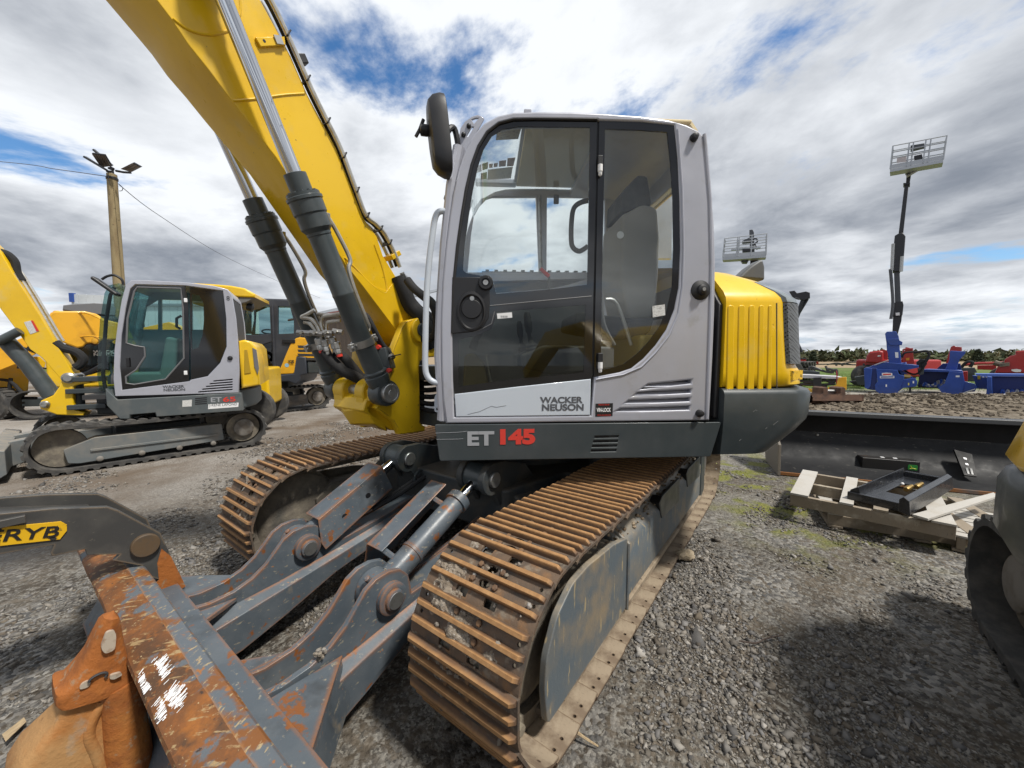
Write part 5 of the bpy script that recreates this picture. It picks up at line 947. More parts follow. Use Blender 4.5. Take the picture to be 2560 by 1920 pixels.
hose_px([b4(*p) for p in [(640, 1060), (690, 1120), (760, 1180), (830, 1215), (890, 1250)]], [2.75, 2.75, 2.76, 2.78, 2.85], 0.040)
hose_px([b4(*p) for p in [(720, 1060), (780, 1110), (830, 1170), (880, 1230)]], [2.78, 2.78, 2.8, 2.85], 0.034)
hose_px([b4(*p) for p in [(865, 815), (910, 840), (945, 900), (975, 960), (1010, 1020), (1060, 1080), (1075, 1100)]], [2.62, 2.6, 2.6, 2.62, 2.65, 2.68, 2.7], 0.015)
hose_px([b4(*p) for p in [(880, 830), (930, 890), (960, 960), (1000, 1040), (1030, 1090)]], [2.66, 2.64, 2.64, 2.66, 2.7], 0.012)
# crossover pipes between the two cylinders with couplings
for k, px in enumerate(([(585, 805), (540, 830), (505, 850), (560, 860), (600, 900), (625, 960)], [(520, 880), (555, 890), (585, 925), (600, 960)], [(745, 830), (680, 838), (635, 850), (625, 890), (640, 950)], [(745, 870), (690, 878), (660, 890), (660, 940), (670, 960)], [(600, 830), (700, 838), (740, 840)])):
    mb = MB(); mb.tube(smooth_path([tuple(at_depth(*b4(*p), 2.72 + 0.02 * k)) for p in px], 5), 0.0135, 8); mb.obj('crossover_pipe', PIPE, exc)
for k, (x, y) in enumerate(((605, 975), (640, 985), (690, 970), (715, 1000))):
    a = at_depth(*b4(x, y), 2.72); e = at_depth(*b4(x + 28, y + 95), 2.73); mb = MB(); mb.lathe(tuple(a), tuple(e), [(0, 0.016), (0.01, 0.026), (0.05, 0.026), (0.052, 0.02), (0.06, 0.024), (0.085, 0.024), (0.087, 0.018), (0.11, 0.018), (0.11, 0)], 6); cpl = mb.obj('hose_coupling', STEEL, exc)
    if k in (0, 3):
        mb = MB(); dd = (e - a).normalized(); mb.lathe(tuple(a + dd * 0.092), tuple(e), [(0, 0.0185), (0.0, 0.020), (0.018, 0.020), (0.018, 0.0185)], 10); mb.obj('red_band', REDTXT, cpl)
for k, (x0, y0, x1, y1) in enumerate(((480, 945, 560, 950), (560, 945, 640, 955), (640, 945, 700, 950), (700, 935, 760, 945))):
    a, e = at_depth(*b4(x0, y0), 2.70), at_depth(*b4(x1, y1), 2.70); mb = MB(); mb.tube([tuple(a), tuple(e)], [0.022, 0.022], 6); br_ = mb.obj('pipe_clamp_bar', STEEL, exc)
    m_ = (a + e) / 2; mb = MB(); mb.lathe((m_.x, m_.y - 0.045, m_.z), (m_.x, m_.y - 0.01, m_.z), [(0, 0), (0, 0.010), (0.012, 0.012), (0.03, 0.012), (0.03, 0)], 8); mb.obj('clamp_bolt', STEEL, br_)
# valve block beside the near cylinder foot
p = at_depth(*b4(1015, 1110), 2.68); mb = MB(); mb.obox(tuple(p), (0.10, 0.12, 0.15), ry=R(-14)); vb = mb.obj('valve_block', SLATE, exc, bevel=0.008)
for px, m_ in (((980, 1035), REDTXT), ((1045, 1180), REDTXT), ((1060, 1090), STEEL)):
    p = at_depth(*b4(*px), 2.62); mb = MB(); mb.lathe((p.x, p.y + 0.03, p.z), (p.x, p.y - 0.02, p.z), [(0, 0), (0, 0.016), (0.03, 0.018), (0.045, 0.014), (0.045, 0)], 8); mb.obj('valve_cap', m_, vb)
mb = MB(); pts = [tuple(at_depth(*kp(*p), 2.6)) for p in ((110, 860), (160, 845), (220, 832))]; mb.tube(pts, 0.004, 5); mb.obj('loose_wire', BLACK, vb)
# ---------------------------------------------------------------- stick, linkage and thumb (mostly left of the picture)
mb = plate(B, [(3.02, 3.40), (3.30, 3.30), (3.28, 3.0), (2.95, 2.2), (2.62, 1.35), (2.45, 1.30), (2.38, 1.42), (2.62, 2.3), (2.82, 3.05)], [], -0.13, 0.13, 0.006); stick = mb.obj('stick', Y_PAINT, exc, smooth=25)
mb = MB(B); mb.cyl((3.06, -0.25, 3.22), (3.06, 0.25, 3.22), 0.06, 20); mb.obj('stick_pin', STEEL, stick)
mb = plate(B, [(2.55, 1.42), (2.30, 1.36), (1.98, 1.12), (2.0, 1.0), (2.35, 1.14), (2.62, 1.28)], [], -0.10, 0.10, 0.006); mb.obj('bucket_link', SLATE, stick)
tb = lambda x, y: (x * .434, 1200 + y * .434)
tp_px = [(0, 180), (300, 165), (620, 155), (680, 175), (925, 305), (985, 440), (1068, 610), (985, 660), (890, 600), (915, 575), (790, 530), (815, 495), (655, 465), (690, 430), (500, 432), (490, 400), (300, 440), (290, 420), (310, 375), (0, 435)]
yn = 0.15; tprof = [B.pix(*tb(*p), yn) for p in tp_px]
tprof[0] = (2.35, tprof[0][1] + 0.12); tprof[-1] = (2.35, tprof[-1][1] + 0.10)
mb = plate(B, tprof, [], yn - 0.03, yn, 0.003); thumb = mb.obj('thumb', THUMB, exc, smooth=30, label='charcoal steel thumb claw with yellow nameplate and rusty tip')
mb = plate(B, tprof, [], -yn, -yn + 0.03, 0.003); mb.obj('far_tine', THUMB, thumb, smooth=30)
mb = MB(B); mb.prism([(2.35, 1.02), (1.62, 0.86), (1.36, 0.79), (1.36, 0.75), (1.62, 0.82), (2.35, 0.97)], -yn + 0.03, yn - 0.03, 'y'); mb.obj('thumb_web', THUMB, thumb)
mb = MB(B); mb.prism([(1.27, 0.66), (1.22, 0.63), (1.22, 0.57), (1.28, 0.60)], -yn + 0.03, yn - 0.03, 'y'); mb.obj('thumb_web', THUMB, thumb)
kq = B.pix(*tb(835, 372), yn); mb = MB(B); mb.loft([[(kq[0] + 0.052 * s_ * math.cos(k * math.pi / 14), yn + d_, kq[1] + 0.052 * s_ * math.sin(k * math.pi / 14)) for k in range(28)] for s_, d_ in ((1, 0), (1, 0.018), (0.94, 0.022), (0.5, 0.022))]); mb.obj('cross_tube_end', mat('rusty brown disc', (0.10, 0.065, 0.035), 0.6, layers=[((0.06, 0.055, 0.05), 12, 0.45, 0.65)], bump=(60, .3, .003)), thumb)
tip = [B.pix(*tb(*p), yn) for p in [(930, 395), (985, 440), (1069, 611), (984, 661), (888, 601), (915, 575), (905, 480)]]
mb = plate(B, tip, [], yn - 0.001, yn + 0.0025, 0.0); mb.obj('rust_patch', TOOTH_R, thumb, smooth=0)
sgp = [B.pix(*tb(*p), yn) for p in [(0, 270), (350, 237), (385, 255), (385, 290), (345, 340), (0, 378)]]
mb = plate(B, sgp, [], yn, yn + 0.006, 0.001); sg_o = mb.obj('nameplate', mat('chipped yellow plate', (0.68, 0.40, 0.01), 0.45, layers=[((0.03, 0.03, 0.03), 24, 0.62, 0.66)]), thumb, smooth=0)
a = B.pix(*tb(-100, 366), yn); e = B.pix(*tb(335, 328), yn)
tm = text_mb(B, 'ERYB', 0, 0, 0, 0.066, thick=0.004, bold=0.0008, shear=0.25); xs = [(v - B.o).dot(B.x) for v in tm.v]
k_ = (a[0] - e[0]) / (max(xs) - min(xs)); sl = (e[1] - a[1]) / (e[0] - a[0])
mb = MB(B); mb.q = tm.q; mb.m = tm.m
mb.v = [B(a[0] + (v - B.o).dot(B.x) * k_, yn + 0.007 + (v - B.o).dot(B.y), a[1] + 0.004 + sl * (v - B.o).dot(B.x) * k_ + (v.z) * 0.98) for v in tm.v]
mb.obj('lettering', BLACKTXT, sg_o, smooth=0)
mb = MB(B); mb.obox((1.60, yn + 0.012, 0.86), (0.10, 0.024, 0.03)); mb.obj('stop_block', THUMB, thumb, bevel=0.003)
# ================================================================ ripper shank standing in front of the blade
def build_ripper():
    F2 = Frame(B(1.42, 0.80, 0), R(-126.5))
    rp = thing('ripper_shank', tuple(F2.o), 'orange rusty ripper tooth on its cast adapter, standing in front of the dozer blade', 'ripper tooth')
    def px(x, y, yy=0.0): return F2.pix(x * .434, 1200 + y * .434, yy)
    # tooth cap: broad base, tapering to a rounded nose
    def ring(cx, cy, w, h, z, n=20, p=0.6): return [(cx + w * math.copysign(abs(math.cos(2 * math.pi * k / n)) ** p, math.cos(2 * math.pi * k / n)), cy + h * math.copysign(abs(math.sin(2 * math.pi * k / n)) ** p, math.sin(2 * math.pi * k / n)), z) for k in range(n)]
    n0 = px(640, 790); nl = px(505, 1020); nr = px(730, 1000); bl_ = px(325, 1300); br_ = px(790, 1160)
    zt = n0[1]; rows = []
    for (xl, yl), (xr, yr), hh in (((600, 800), (690, 795), 0.022), ((580, 830), (700, 825), 0.030), ((540, 930), (715, 915), 0.040), ((500, 1030), (735, 1000), 0.050), ((440, 1130), (755, 1070), 0.062), ((385, 1210), (775, 1120), 0.072), ((345, 1245), (780, 1135), 0.075), ((322, 1262), (796, 1142), 0.086), ((318, 1330), (800, 1172), 0.088), ((340, 1345), (785, 1185), 0.074)):
        a, b_ = px(xl, yl), px(xr, yr); n = 20; rr = []
        for k in range(n):
            t = 2 * math.pi * k / n; c = math.copysign(abs(math.cos(t)) ** 0.34, math.cos(t)); s_ = math.copysign(abs(math.sin(t)) ** 0.34, math.sin(t))
            m_ = (1 + c) / 2; rr.append((a[0] + (b_[0] - a[0]) * m_, -hh + s_ * hh + 0.012 * (1 - abs(c)) + 0.004 * noise.noise((c * 3, hh * 40, s_ * 2)), a[1] + (b_[1] - a[1]) * m_))
        rows.append(rr)
    top_c = [( (rows[0][0][0] + rows[0][10][0]) / 2 + (p[0] - (rows[0][0][0] + rows[0][10][0]) / 2) * 0.45, -0.022 + (p[1] + 0.022) * 0.45, zt + 0.006) for p in rows[0]]
    mb = MB(F2); mb.loft([top_c] + rows); tooth = mb.obj('tooth', TOOTH_R, rp, smooth=38)
    def patch(pts, y, m_, name):
        P = [px(*p) for p in pts]; mb = MB(F2); mb.prism(rounded(P, 0.02), y - 0.012, y, 'y'); return mb.obj(name, m_, tooth, smooth=0)
    patch([(605, 860), (650, 848), (663, 880), (655, 960), (600, 985), (572, 950)], 0.0235, BARE, 'worn_spot')
    patch([(630, 1110), (690, 1095), (700, 1108), (650, 1135), (625, 1130)], 0.0185, BARE, 'worn_spot'); patch([(470, 1160), (520, 1140), (515, 1180), (450, 1200)], 0.012, BARE, 'worn_spot')
    ko = px(560, 1125); mb = MB(F2); mb.tube([(ko[0] + 0.02 * math.cos(a), 0.018, ko[1] + 0.012 * math.sin(a)) for a in [R(i * 20) for i in range(0, 12)]], 0.004, 6); mb.obj('pin_groove', INTER, tooth)
    # adapter below: broad pale flank and a rounded orange rib
    rows = []
    for (xl, yl), (xr, yr), hh in (((345, 1310), (770, 1165), 0.066), ((330, 1400), (800, 1230), 0.072), ((250, 1500), (830, 1400), 0.085), ((130, 1640), (870, 1600), 0.10), ((40, 1800), (900, 1780), 0.11), ((20, 1950), (920, 1950), 0.12)):
        a, b_ = px(xl, yl, -0.02), px(xr, yr, -0.02); n = 20; rr = []
        for k in range(n):
            t = 2 * math.pi * k / n; c = math.copysign(abs(math.cos(t)) ** 0.32, math.cos(t)); s_ = math.copysign(abs(math.sin(t)) ** 0.32, math.sin(t))
            m_ = (1 + c) / 2; rr.append((a[0] + (b_[0] - a[0]) * m_, -hh - 0.015 + s_ * hh, max(a[1] + (b_[1] - a[1]) * m_, 0.0)))
        rows.append(rr)
    last = [(p[0], p[1], min(0.02, p[2])) for p in rows[-1]]; rows.append(last)
    mb = MB(F2); mb.loft(rows); ad = mb.obj('adapter', TOOTH_L, rp, smooth=38)
    rib = [px(*p) for p in [(690, 1195), (712, 1300), (730, 1450), (750, 1600), (775, 1800)]]
    mb = MB(F2); mb.tube(smooth_path([(p[0], -0.035, p[1]) for p in rib], 5), [0.052 + 0.0006 * i for i in range(21)], 18); mb.obj('adapter_rib', TOOTH_R, ad, smooth=60)
    g = [px(*p) for p in [(600, 1290), (540, 1400), (520, 1500), (560, 1600), (610, 1750)]]
    mb = MB(F2); mb.tube(smooth_path([(p[0], -0.020, p[1]) for p in g], 5), 0.016, 8); mb.obj('cast_ridge', TOOTH_L, ad, smooth=60)
build_ripper()
# ================================================================ GROUND AND SURROUNDINGS
def fbm(x, y, s, o=0.0, oct_=4):
    return noise.fractal(Vector((x * s + o, y * s - o, o * 0.37)), 1.0, 2.0, oct_)
def ground_h(x, y):
    d = math.hypot(x, y); h = 0.0
    if d > 30: h -= 1.1 * min((d - 30) / 110, 1.0)
    near = max(0.0, 1 - d / 14)
    h += near * (0.016 * fbm(x, y, 0.8) + 0.008 * fbm(x, y, 3.1, 5) + 0.004 * fbm(x, y, 9.0, 2))
    # wheel ruts of churned soil in front of the blue machines
    if not (4 < x < 45 and 2 < y < 24): return h - 0.012
    b = math.exp(-((y - 0.1 * (x - 12) - 11.6) / 1.9) ** 2) * (1 / (1 + math.exp(-(x - 6.8) * 1.8))) * (1 / (1 + math.exp((x - 26) * 0.7)))
    if b > 0.02: h += b * (0.20 + 0.16 * fbm(x, y * 2.2, 0.55, 3) + 0.14 * fbm(x, y, 1.9, 8))
    return h - 0.012
def axis(lo, hi, fine, step0, grow):
    out = [0.0]; s = step0
    while out[-1] < hi: out.append(out[-1] + s); s = s if out[-1] < fine else s * grow
    neg = [0.0]; s = step0
    while neg[-1] > lo: neg.append(neg[-1] - s); s = s if -neg[-1] < fine else s * grow
    return np.array(sorted(set(neg[1:] + out)))
gx = axis(-900, 900, 6.0, 0.05, 1.045); gy = axis(-60, 1500, 6.0, 0.05, 1.042)
X, Y = np.meshgrid(gx, gy); Z = np.array([[ground_h(x, y) for x in gx] for y in gy])
nx, ny = len(gx), len(gy); V = np.stack([X, Y, Z], -1).reshape(-1, 3)
idx = np.arange(nx * ny).reshape(ny, nx); Fq = np.stack([idx[:-1, :-1], idx[:-1, 1:], idx[1:, 1:], idx[1:, :-1]], -1).reshape(-1, 4)
def np_mesh(name, V, F):
    me = bpy.data.meshes.new(name); k = F.shape[1]
    me.vertices.add(len(V)); me.vertices.foreach_set('co', V.astype(np.float32).ravel())
    me.loops.add(F.size); me.loops.foreach_set('vertex_index', F.astype(np.int32).ravel())
    me.polygons.add(len(F)); me.polygons.foreach_set('loop_start', np.arange(0, F.size, k, dtype=np.int32)); me.polygons.foreach_set('loop_total', np.full(len(F), k, np.int32))
    me.update(calc_edges=True); return me
def ground_mat():
    m = bpy.data.materials.new('gravel and soil'); m.use_nodes = True; nt = m.node_tree; N = nt.nodes.new; L = nt.links.new; b = nt.nodes['Principled BSDF']
    b.inputs['Roughness'].default_value = 0.9; b.inputs['Specular IOR Level'].default_value = 0.25
    tc = N('ShaderNodeTexCoord'); sep = N('ShaderNodeSeparateXYZ'); L(tc.outputs['Object'], sep.inputs[0])
    def noi(s, det=8, r=0.6, dist=0.0):
        n = N('ShaderNodeTexNoise'); n.inputs['Scale'].default_value = s; n.inputs['Detail'].default_value = det; n.inputs['Roughness'].default_value = r; n.inputs['Distortion'].default_value = dist; L(tc.outputs['Object'], n.inputs['Vector']); return n.outputs[0]
    def vor(s, out='Color', rnd=1.0):
        n = N('ShaderNodeTexVoronoi'); n.inputs['Scale'].default_value = s; n.inputs['Randomness'].default_value = rnd; L(tc.outputs['Object'], n.inputs['Vector']); return n.outputs[out]
    def rng(x, a, c, ya=0.0, yb=1.0):
        n = N('ShaderNodeMapRange'); n.interpolation_type = 'SMOOTHSTEP'; n.inputs[1].default_value = a; n.inputs[2].default_value = c; n.inputs[3].default_value = ya; n.inputs[4].default_value = yb; L(x, n.inputs[0]); return n.outputs[0]
    def mth(op, a, c=None):
        n = N('ShaderNodeMath'); n.operation = op
        for i, v in enumerate((a, c)):
            if v is None: continue
            if isinstance(v, (int, float)): n.inputs[i].default_value = v
            else: L(v, n.inputs[i])
        return n.outputs[0]
    def blend(f, a, c):
        n = N('ShaderNodeMix'); n.data_type = 'RGBA'; L(f, n.inputs['Factor']) if not isinstance(f, float) else setattr(n.inputs['Factor'], 'default_value', f)
        for k, v in (('A', a), ('B', c)):
            if isinstance(v, tuple): n.inputs[k].default_value = (*v, 1)
            else: L(v, n.inputs[k])
        return n.outputs['Result']
    x, y = sep.outputs[0], sep.outputs[1]
    # crushed stone seen as small cells
    cell = N('ShaderNodeSeparateColor'); L(vor(48), cell.inputs[0]); cell2 = N('ShaderNodeSeparateColor'); L(vor(110), cell2.inputs[0])
    stone = blend(rng(cell.outputs[0], 0.0, 1.0), (0.075, 0.075, 0.075), (0.30, 0.285, 0.26)); fine = blend(rng(cell2.outputs[1], 0, 1), (0.07, 0.064, 0.056), (0.25, 0.235, 0.205))
    soil = blend(rng(noi(2.3), 0.35, 0.65), (0.040, 0.033, 0.026), (0.105, 0.086, 0.064)); soil = blend(rng(noi(16), 0.45, 0.7), soil, (0.17, 0.145, 0.115))
    patch = rng(noi(0.9, 6, 0.6, 0.6), 0.46, 0.60)
    near = blend(rng(noi(30, 4), 0.42, 0.6), soil, fine); near = blend(mth('MULTIPLY', patch, rng(cell.outputs[1], 0.25, 0.5)), near, stone)
    # paler compacted gravel of the yard beyond the left machine and in the distance
    yard = blend(rng(cell2.outputs[0], 0, 1), (0.18, 0.163, 0.142), (0.35, 0.325, 0.295)); yard = blend(rng(noi(0.5, 6), 0.38, 0.58), yard, (0.14, 0.108, 0.08)); yard = blend(rng(noi(0.22, 5), 0.5, 0.7), yard, (0.33, 0.31, 0.285))
    yf = rng(mth('ADD', mth('MULTIPLY', x, -0.55), mth('ADD', mth('MULTIPLY', y, 0.55), mth('MULTIPLY', noi(0.6, 5), 1.6))), 3.6, 6.2)
    left = rng(x, 1.2, -0.6); f_y = mth('MULTIPLY', yf, left)
    col = blend(f_y, near, yard)
    rightf = mth('MULTIPLY', rng(x, 0.8, 2.4), rng(y, 2.6, 4.2)); dusty = blend(rng(cell.outputs[2], 0, 1), (0.145, 0.135, 0.115), (0.29, 0.275, 0.245))
    col = blend(mth('MULTIPLY', rightf, mth('MULTIPLY', rng(noi(0.8, 6, 0.6, 0.5), 0.38, 0.62), 0.8)), col, dusty)
    # moss by the black blade
    moss_zone = mth('MULTIPLY', mth('MULTIPLY', rng(x, 1.7, 2.4), rng(x, 5.2, 3.6)), mth('MULTIPLY', rng(y, 2.4, 3.3), rng(y, 6.5, 5.0)))
    col = blend(mth('MULTIPLY', moss_zone, rng(noi(2.6, 6), 0.47, 0.60)), col, blend(rng(noi(40, 4), 0.4, 0.6), (0.20, 0.19, 0.055), (0.125, 0.14, 0.03)))
    # churned soil, grass, stubble field
    rut = mth('MULTIPLY', mth('MULTIPLY', rng(y, 7.5, 9.5), rng(y, 15.5, 13.5)), rng(x, 5.5, 7.5)); col = blend(rut, col, blend(rng(noi(1.4, 8), 0.35, 0.65), (0.10, 0.08, 0.057), (0.22, 0.185, 0.14)))
    pale = mth('MULTIPLY', mth('MULTIPLY', rng(y, 13.2, 14.2), rng(y, 19, 17)), rng(x, 7.5, 9.5)); col = blend(pale, col, (0.30, 0.28, 0.24))
    gr = mth('MULTIPLY', rng(mth('ADD', y, mth('MULTIPLY', noi(0.25, 5), 5.0)), 18.5, 20.5), rng(x, 5.0, 8.0)); col = blend(gr, col, blend(rng(noi(3.0, 6), 0.35, 0.65), (0.055, 0.105, 0.018), (0.13, 0.18, 0.04)))
    gfar = rng(y, 40, 46); col = blend(gfar, col, blend(rng(noi(0.08, 4), 0.4, 0.6), (0.09, 0.13, 0.03), (0.12, 0.15, 0.045)))
    tan = mth('MULTIPLY', rng(y, 58, 66), 1.0); col = blend(tan, col, (0.30, 0.225, 0.14))
    L(col, b.inputs['Base Color'])
    bp = N('ShaderNodeBump'); bp.inputs['Strength'].default_value = 0.9; bp.inputs['Distance'].default_value = 0.012
    L(mth('ADD', mth('MULTIPLY', vor(48, 'Distance'), -0.9), mth('MULTIPLY', noi(120, 6), 0.6)), bp.inputs['Height'])
    b2 = N('ShaderNodeBump'); b2.inputs['Strength'].default_value = 0.7; b2.inputs['Distance'].default_value = 0.03; L(noi(9, 8), b2.inputs['Height']); L(bp.outputs[0], b2.inputs['Normal']); L(b2.outputs[0], b.inputs['Normal'])
    return m
GROUND = ground_mat()
me = np_mesh('ground', V, Fq); me.materials.append(GROUND); me.polygons.foreach_set('use_smooth', [True] * len(me.polygons))
g_o = bpy.data.objects.new('ground', me); COL.objects.link(g_o); tag(g_o, kind='structure')
# ---------------------------------------------------------------- loose stones
STONE = mat('crushed stone', (0.2, 0.2, 0.2), 0.85, island=[(0.052, 0.049, 0.047), (0.14, 0.135, 0.13), (0.23, 0.21, 0.18), (0.10, 0.087, 0.072), (0.18, 0.175, 0.172), (0.29, 0.27, 0.24), (0.08, 0.07, 0.06), (0.15, 0.125, 0.095), (0.36, 0.34, 0.31)], bump=(70, 0.5, 0.004), spec=0.3)
def stones(name, n, dmin, dmax, rmed, ico, seed, frac=0.0):
    rg = np.random.default_rng(seed)
    bv = np.array([(x, y, z) for x in (-1, 1) for y in (-1, 1) for z in (-1, 1)], float) * 0.66
    bf = np.array([(0, 1, 3), (0, 3, 2), (4, 6, 7), (4, 7, 5), (0, 4, 5), (0, 5, 1), (2, 3, 7), (2, 7, 6), (0, 2, 6), (0, 6, 4), (1, 5, 7), (1, 7, 3)])
    P = []
    while len(P) < n:
        d = math.sqrt(rg.uniform(dmin ** 2, dmax ** 2)); a = rg.uniform(-1.02, 1.02); x, y = d * math.sin(a), d * math.cos(a)
        k = fbm(x, y, 0.9, 1.3); k2 = fbm(x, y, 3.0, 4.0)
        if rg.random() < 0.16 + 1.5 * k + 0.8 * k2: P.append((x, y))
    P = np.array(P); zz = np.array([ground_h(x, y) for x, y in P])
    r = rmed * np.exp(rg.normal(0, 0.38, n)); big = rg.random(n) < frac; r[big] *= 1.9
    sc = r[:, None] * rg.uniform(0.65, 1.35, (n, 3)) * np.array([1.0, 0.95, 0.62])
    vv = (bv[None] * rg.uniform(0.45, 1.35, (n, len(bv), 1)) + rg.normal(0, 0.14, (n, len(bv), 3))) * sc[:, None, :]
    a = rg.uniform(0, 2 * math.pi, n); b = rg.normal(0, 0.45, n); ca, sa, cb, sb = np.cos(a)[:, None], np.sin(a)[:, None], np.cos(b)[:, None], np.sin(b)[:, None]
    x1 = vv[..., 0] * cb - vv[..., 2] * sb; z1 = vv[..., 0] * sb + vv[..., 2] * cb; y1 = vv[..., 1]
    x2 = x1 * ca - y1 * sa; y2 = x1 * sa + y1 * ca
    out = np.stack([x2 + P[:, 0:1], y2 + P[:, 1:2], z1 + (zz + r * 0.18)[:, None]], -1).reshape(-1, 3)
    F = (bf[None] + (np.arange(n) * len(bv))[:, None, None]).reshape(-1, 3)
    me = np_mesh(name, out, F); me.materials.append(STONE); o = bpy.data.objects.new(name, me); COL.objects.link(o)
    return tag(o, 'loose grey crushed stones scattered over the yard ground', 'gravel', kind='stuff')
stones('gravel', 8000, 0.9, 2.6, 0.0085, True, 3, 0.03)
stones('gravel', 24000, 2.2, 5.0, 0.0085, False, 4, 0.03)
stones('gravel', 22000, 4.6, 9.5, 0.011, False, 5, 0.04)
stones('gravel', 20000, 0.8, 3.2, 0.0045, False, 6)
SOIL = mat('turned soil', (0.2, 0.15, 0.1), 0.95, island=[(0.085, 0.066, 0.047), (0.15, 0.12, 0.088), (0.21, 0.175, 0.13), (0.12, 0.095, 0.068)], bump=(20, 0.6, 0.02))
mb = MB()
for k in range(8000):
    x = random.uniform(7, 27); y = 11.4 + 0.1 * (x - 12) + random.gauss(0, 1.15); r = random.uniform(0.015, 0.055) * (1.6 if random.random() < 0.05 else 1); z = ground_h(x, y) + r * 0.2
    vs = [(x + a * r * random.uniform(0.6, 1.4), y + b_ * r * random.uniform(0.6, 1.4), z + c * r * 0.6 * random.uniform(0.6, 1.3)) for a in (-.7, .7) for b_ in (-.7, .7) for c in (-.7, .7)]
    mb.add(vs, [(0, 1, 3, 2), (4, 6, 7, 5), (0, 4, 5, 1), (2, 3, 7, 6), (0, 2, 6, 4), (1, 5, 7, 3)])
tag(mb.obj('soil_clods', SOIL, smooth=0), 'churned brown clods of soil between the black snow pusher and the blue snow blowers', 'soil', kind='stuff')
# small litter
WOODL = mat('pale dry wood', (0.42, 0.32, 0.19), 0.8, layers=[((0.28, 0.2, 0.12), 30, 0.45, 0.65, (6, 1, 1))])
TWIG = mat('dark twig bark', (0.07, 0.05, 0.04), 0.9)
p = on_z(1905, 1605, 0.012); mb = MB(); mb.tube(smooth_path([tuple(on_z(1848, 1602, 0.01)), tuple(on_z(1890, 1608, 0.012)), tuple(on_z(1915, 1596, 0.016)), tuple(on_z(1958, 1588, 0.012))], 4), [0.004] * 6 + [0.003] * 7, 6); tag(mb.obj('twig', TWIG), 'thin dark twig lying on the open gravel', 'twig')
mb = MB(); mb.tube(smooth_path([tuple(on_z(1445, 1833, 0.03)), tuple(on_z(1470, 1850, 0.022)), tuple(on_z(1496, 1866, 0.010))], 4), [0.006, 0.006, 0.005, 0.005, 0.005, 0.004, 0.004, 0.003, 0.002], 5); tag(mb.obj('wood_splinter', WOODL), 'pale wood splinter beside the front of the near track', 'splinter')
mb = MB(); mb.tube([tuple(on_z(2185, 1272, 0.012)), tuple(on_z(2222, 1262, 0.012))], 0.009, 5); tag(mb.obj('wood_chip', WOODL), 'pale wood chip on the gravel near the pallets', 'chip')
mb = MB(); mb.loft([[tuple(on_z(5, 1838, 0.006)), tuple(on_z(60, 1795, 0.006)), tuple(on_z(66, 1806, 0.006)), tuple(on_z(14, 1856, 0.006))], [tuple(on_z(5, 1836, 0.018)), tuple(on_z(60, 1793, 0.018)), tuple(on_z(66, 1804, 0.018)), tuple(on_z(14, 1854, 0.018))]]); tag(mb.obj('wood_sliver', WOODL), 'flat pale wood sliver on the ground left of the ripper tooth', 'sliver')
# crumpled dry leaf or rag lying against the track
mb = MB(); c = on_z(1712, 1398, 0.0); rr = []
for k in range(8):
    t = k / 7; row = []
    for j in range(18):
        a = 2 * math.pi * j / 18; r = 0.055 * math.sin(math.pi * (0.12 + 0.8 * t)) * (1 + 0.35 * noise.noise((math.cos(a) * 2, math.sin(a) * 2, t * 3)))
        row.append((c.x + r * math.cos(a) * 1.4, c.y + r * math.sin(a), 0.002 + t * 0.065 + 0.02 * noise.noise((math.cos(a) * 3, math.sin(a) * 3, t * 4 + 2))))
    rr.append(row)
mb.loft(rr); tag(mb.obj('crumpled_rag', mat('dusty beige rag', (0.46, 0.38, 0.27), 0.95, layers=[((0.30, 0.24, 0.16), 18, 0.45, 0.65)], bump=(50, 0.8, 0.01)), smooth=20), 'crumpled dusty beige rag lying against the near track', 'rag')
# weeds and grass
def grass(name, spots, mat_, label, hgt):
    mb = MB()
    for (x, y, rad, n) in spots:
        for k in range(n):
            a = random.uniform(0, 6.28); d = rad * math.sqrt(random.random()); px, py = x + d * math.cos(a), y + d * math.sin(a); z = ground_h(px, py); h = hgt * random.uniform(0.5, 1.3); w = random.uniform(0, 6.28); l = h * random.uniform(0.1, 0.7)
            q1 = (px - 0.003 * math.sin(w), py + 0.003 * math.cos(w), z); q2 = (px + 0.003 * math.sin(w), py - 0.003 * math.cos(w), z); m1 = (px + l * 0.4 * math.cos(w), py + l * 0.4 * math.sin(w), z + h * 0.7); t = (px + l * math.cos(w), py + l * math.sin(w), z + h)
            mb.add([q1, q2, m1, t], [(0, 1, 2), (1, 3, 2)])
    return tag(mb.obj(name, mat_, smooth=0), label, 'grass', kind='stuff')
GRASS = mat('grass blade', (0.10, 0.15, 0.025), 0.7, island=[(0.07, 0.11, 0.018), (0.14, 0.18, 0.03), (0.19, 0.19, 0.05)])
sp = []
for k in range(26):
    x, y = random.uniform(2.0, 3.6), random.uniform(3.3, 5.0); sp.append((x, y, 0.06, 9))
w = on_z(2100, 1358, 0); sp += [(w.x, w.y, 0.05, 40)]; w = on_z(2495, 1300, 0); sp += [(w.x, w.y, 0.14, 90), (w.x - 0.3, w.y + 0.5, 0.1, 60)]
grass('weeds', sp, GRASS, 'sparse green weeds growing in the gravel near the pallets', 0.022)
sp = [(random.uniform(10.5, 30), random.uniform(19, 32), 0.7, 60) for _ in range(90)] + [(random.uniform(11, 25), random.uniform(15.4, 18.5), 0.5, 40) for _ in range(40)]
grass('meadow_grass', sp, GRASS, 'green grass of the meadow behind the blue snow blowers', 0.11)
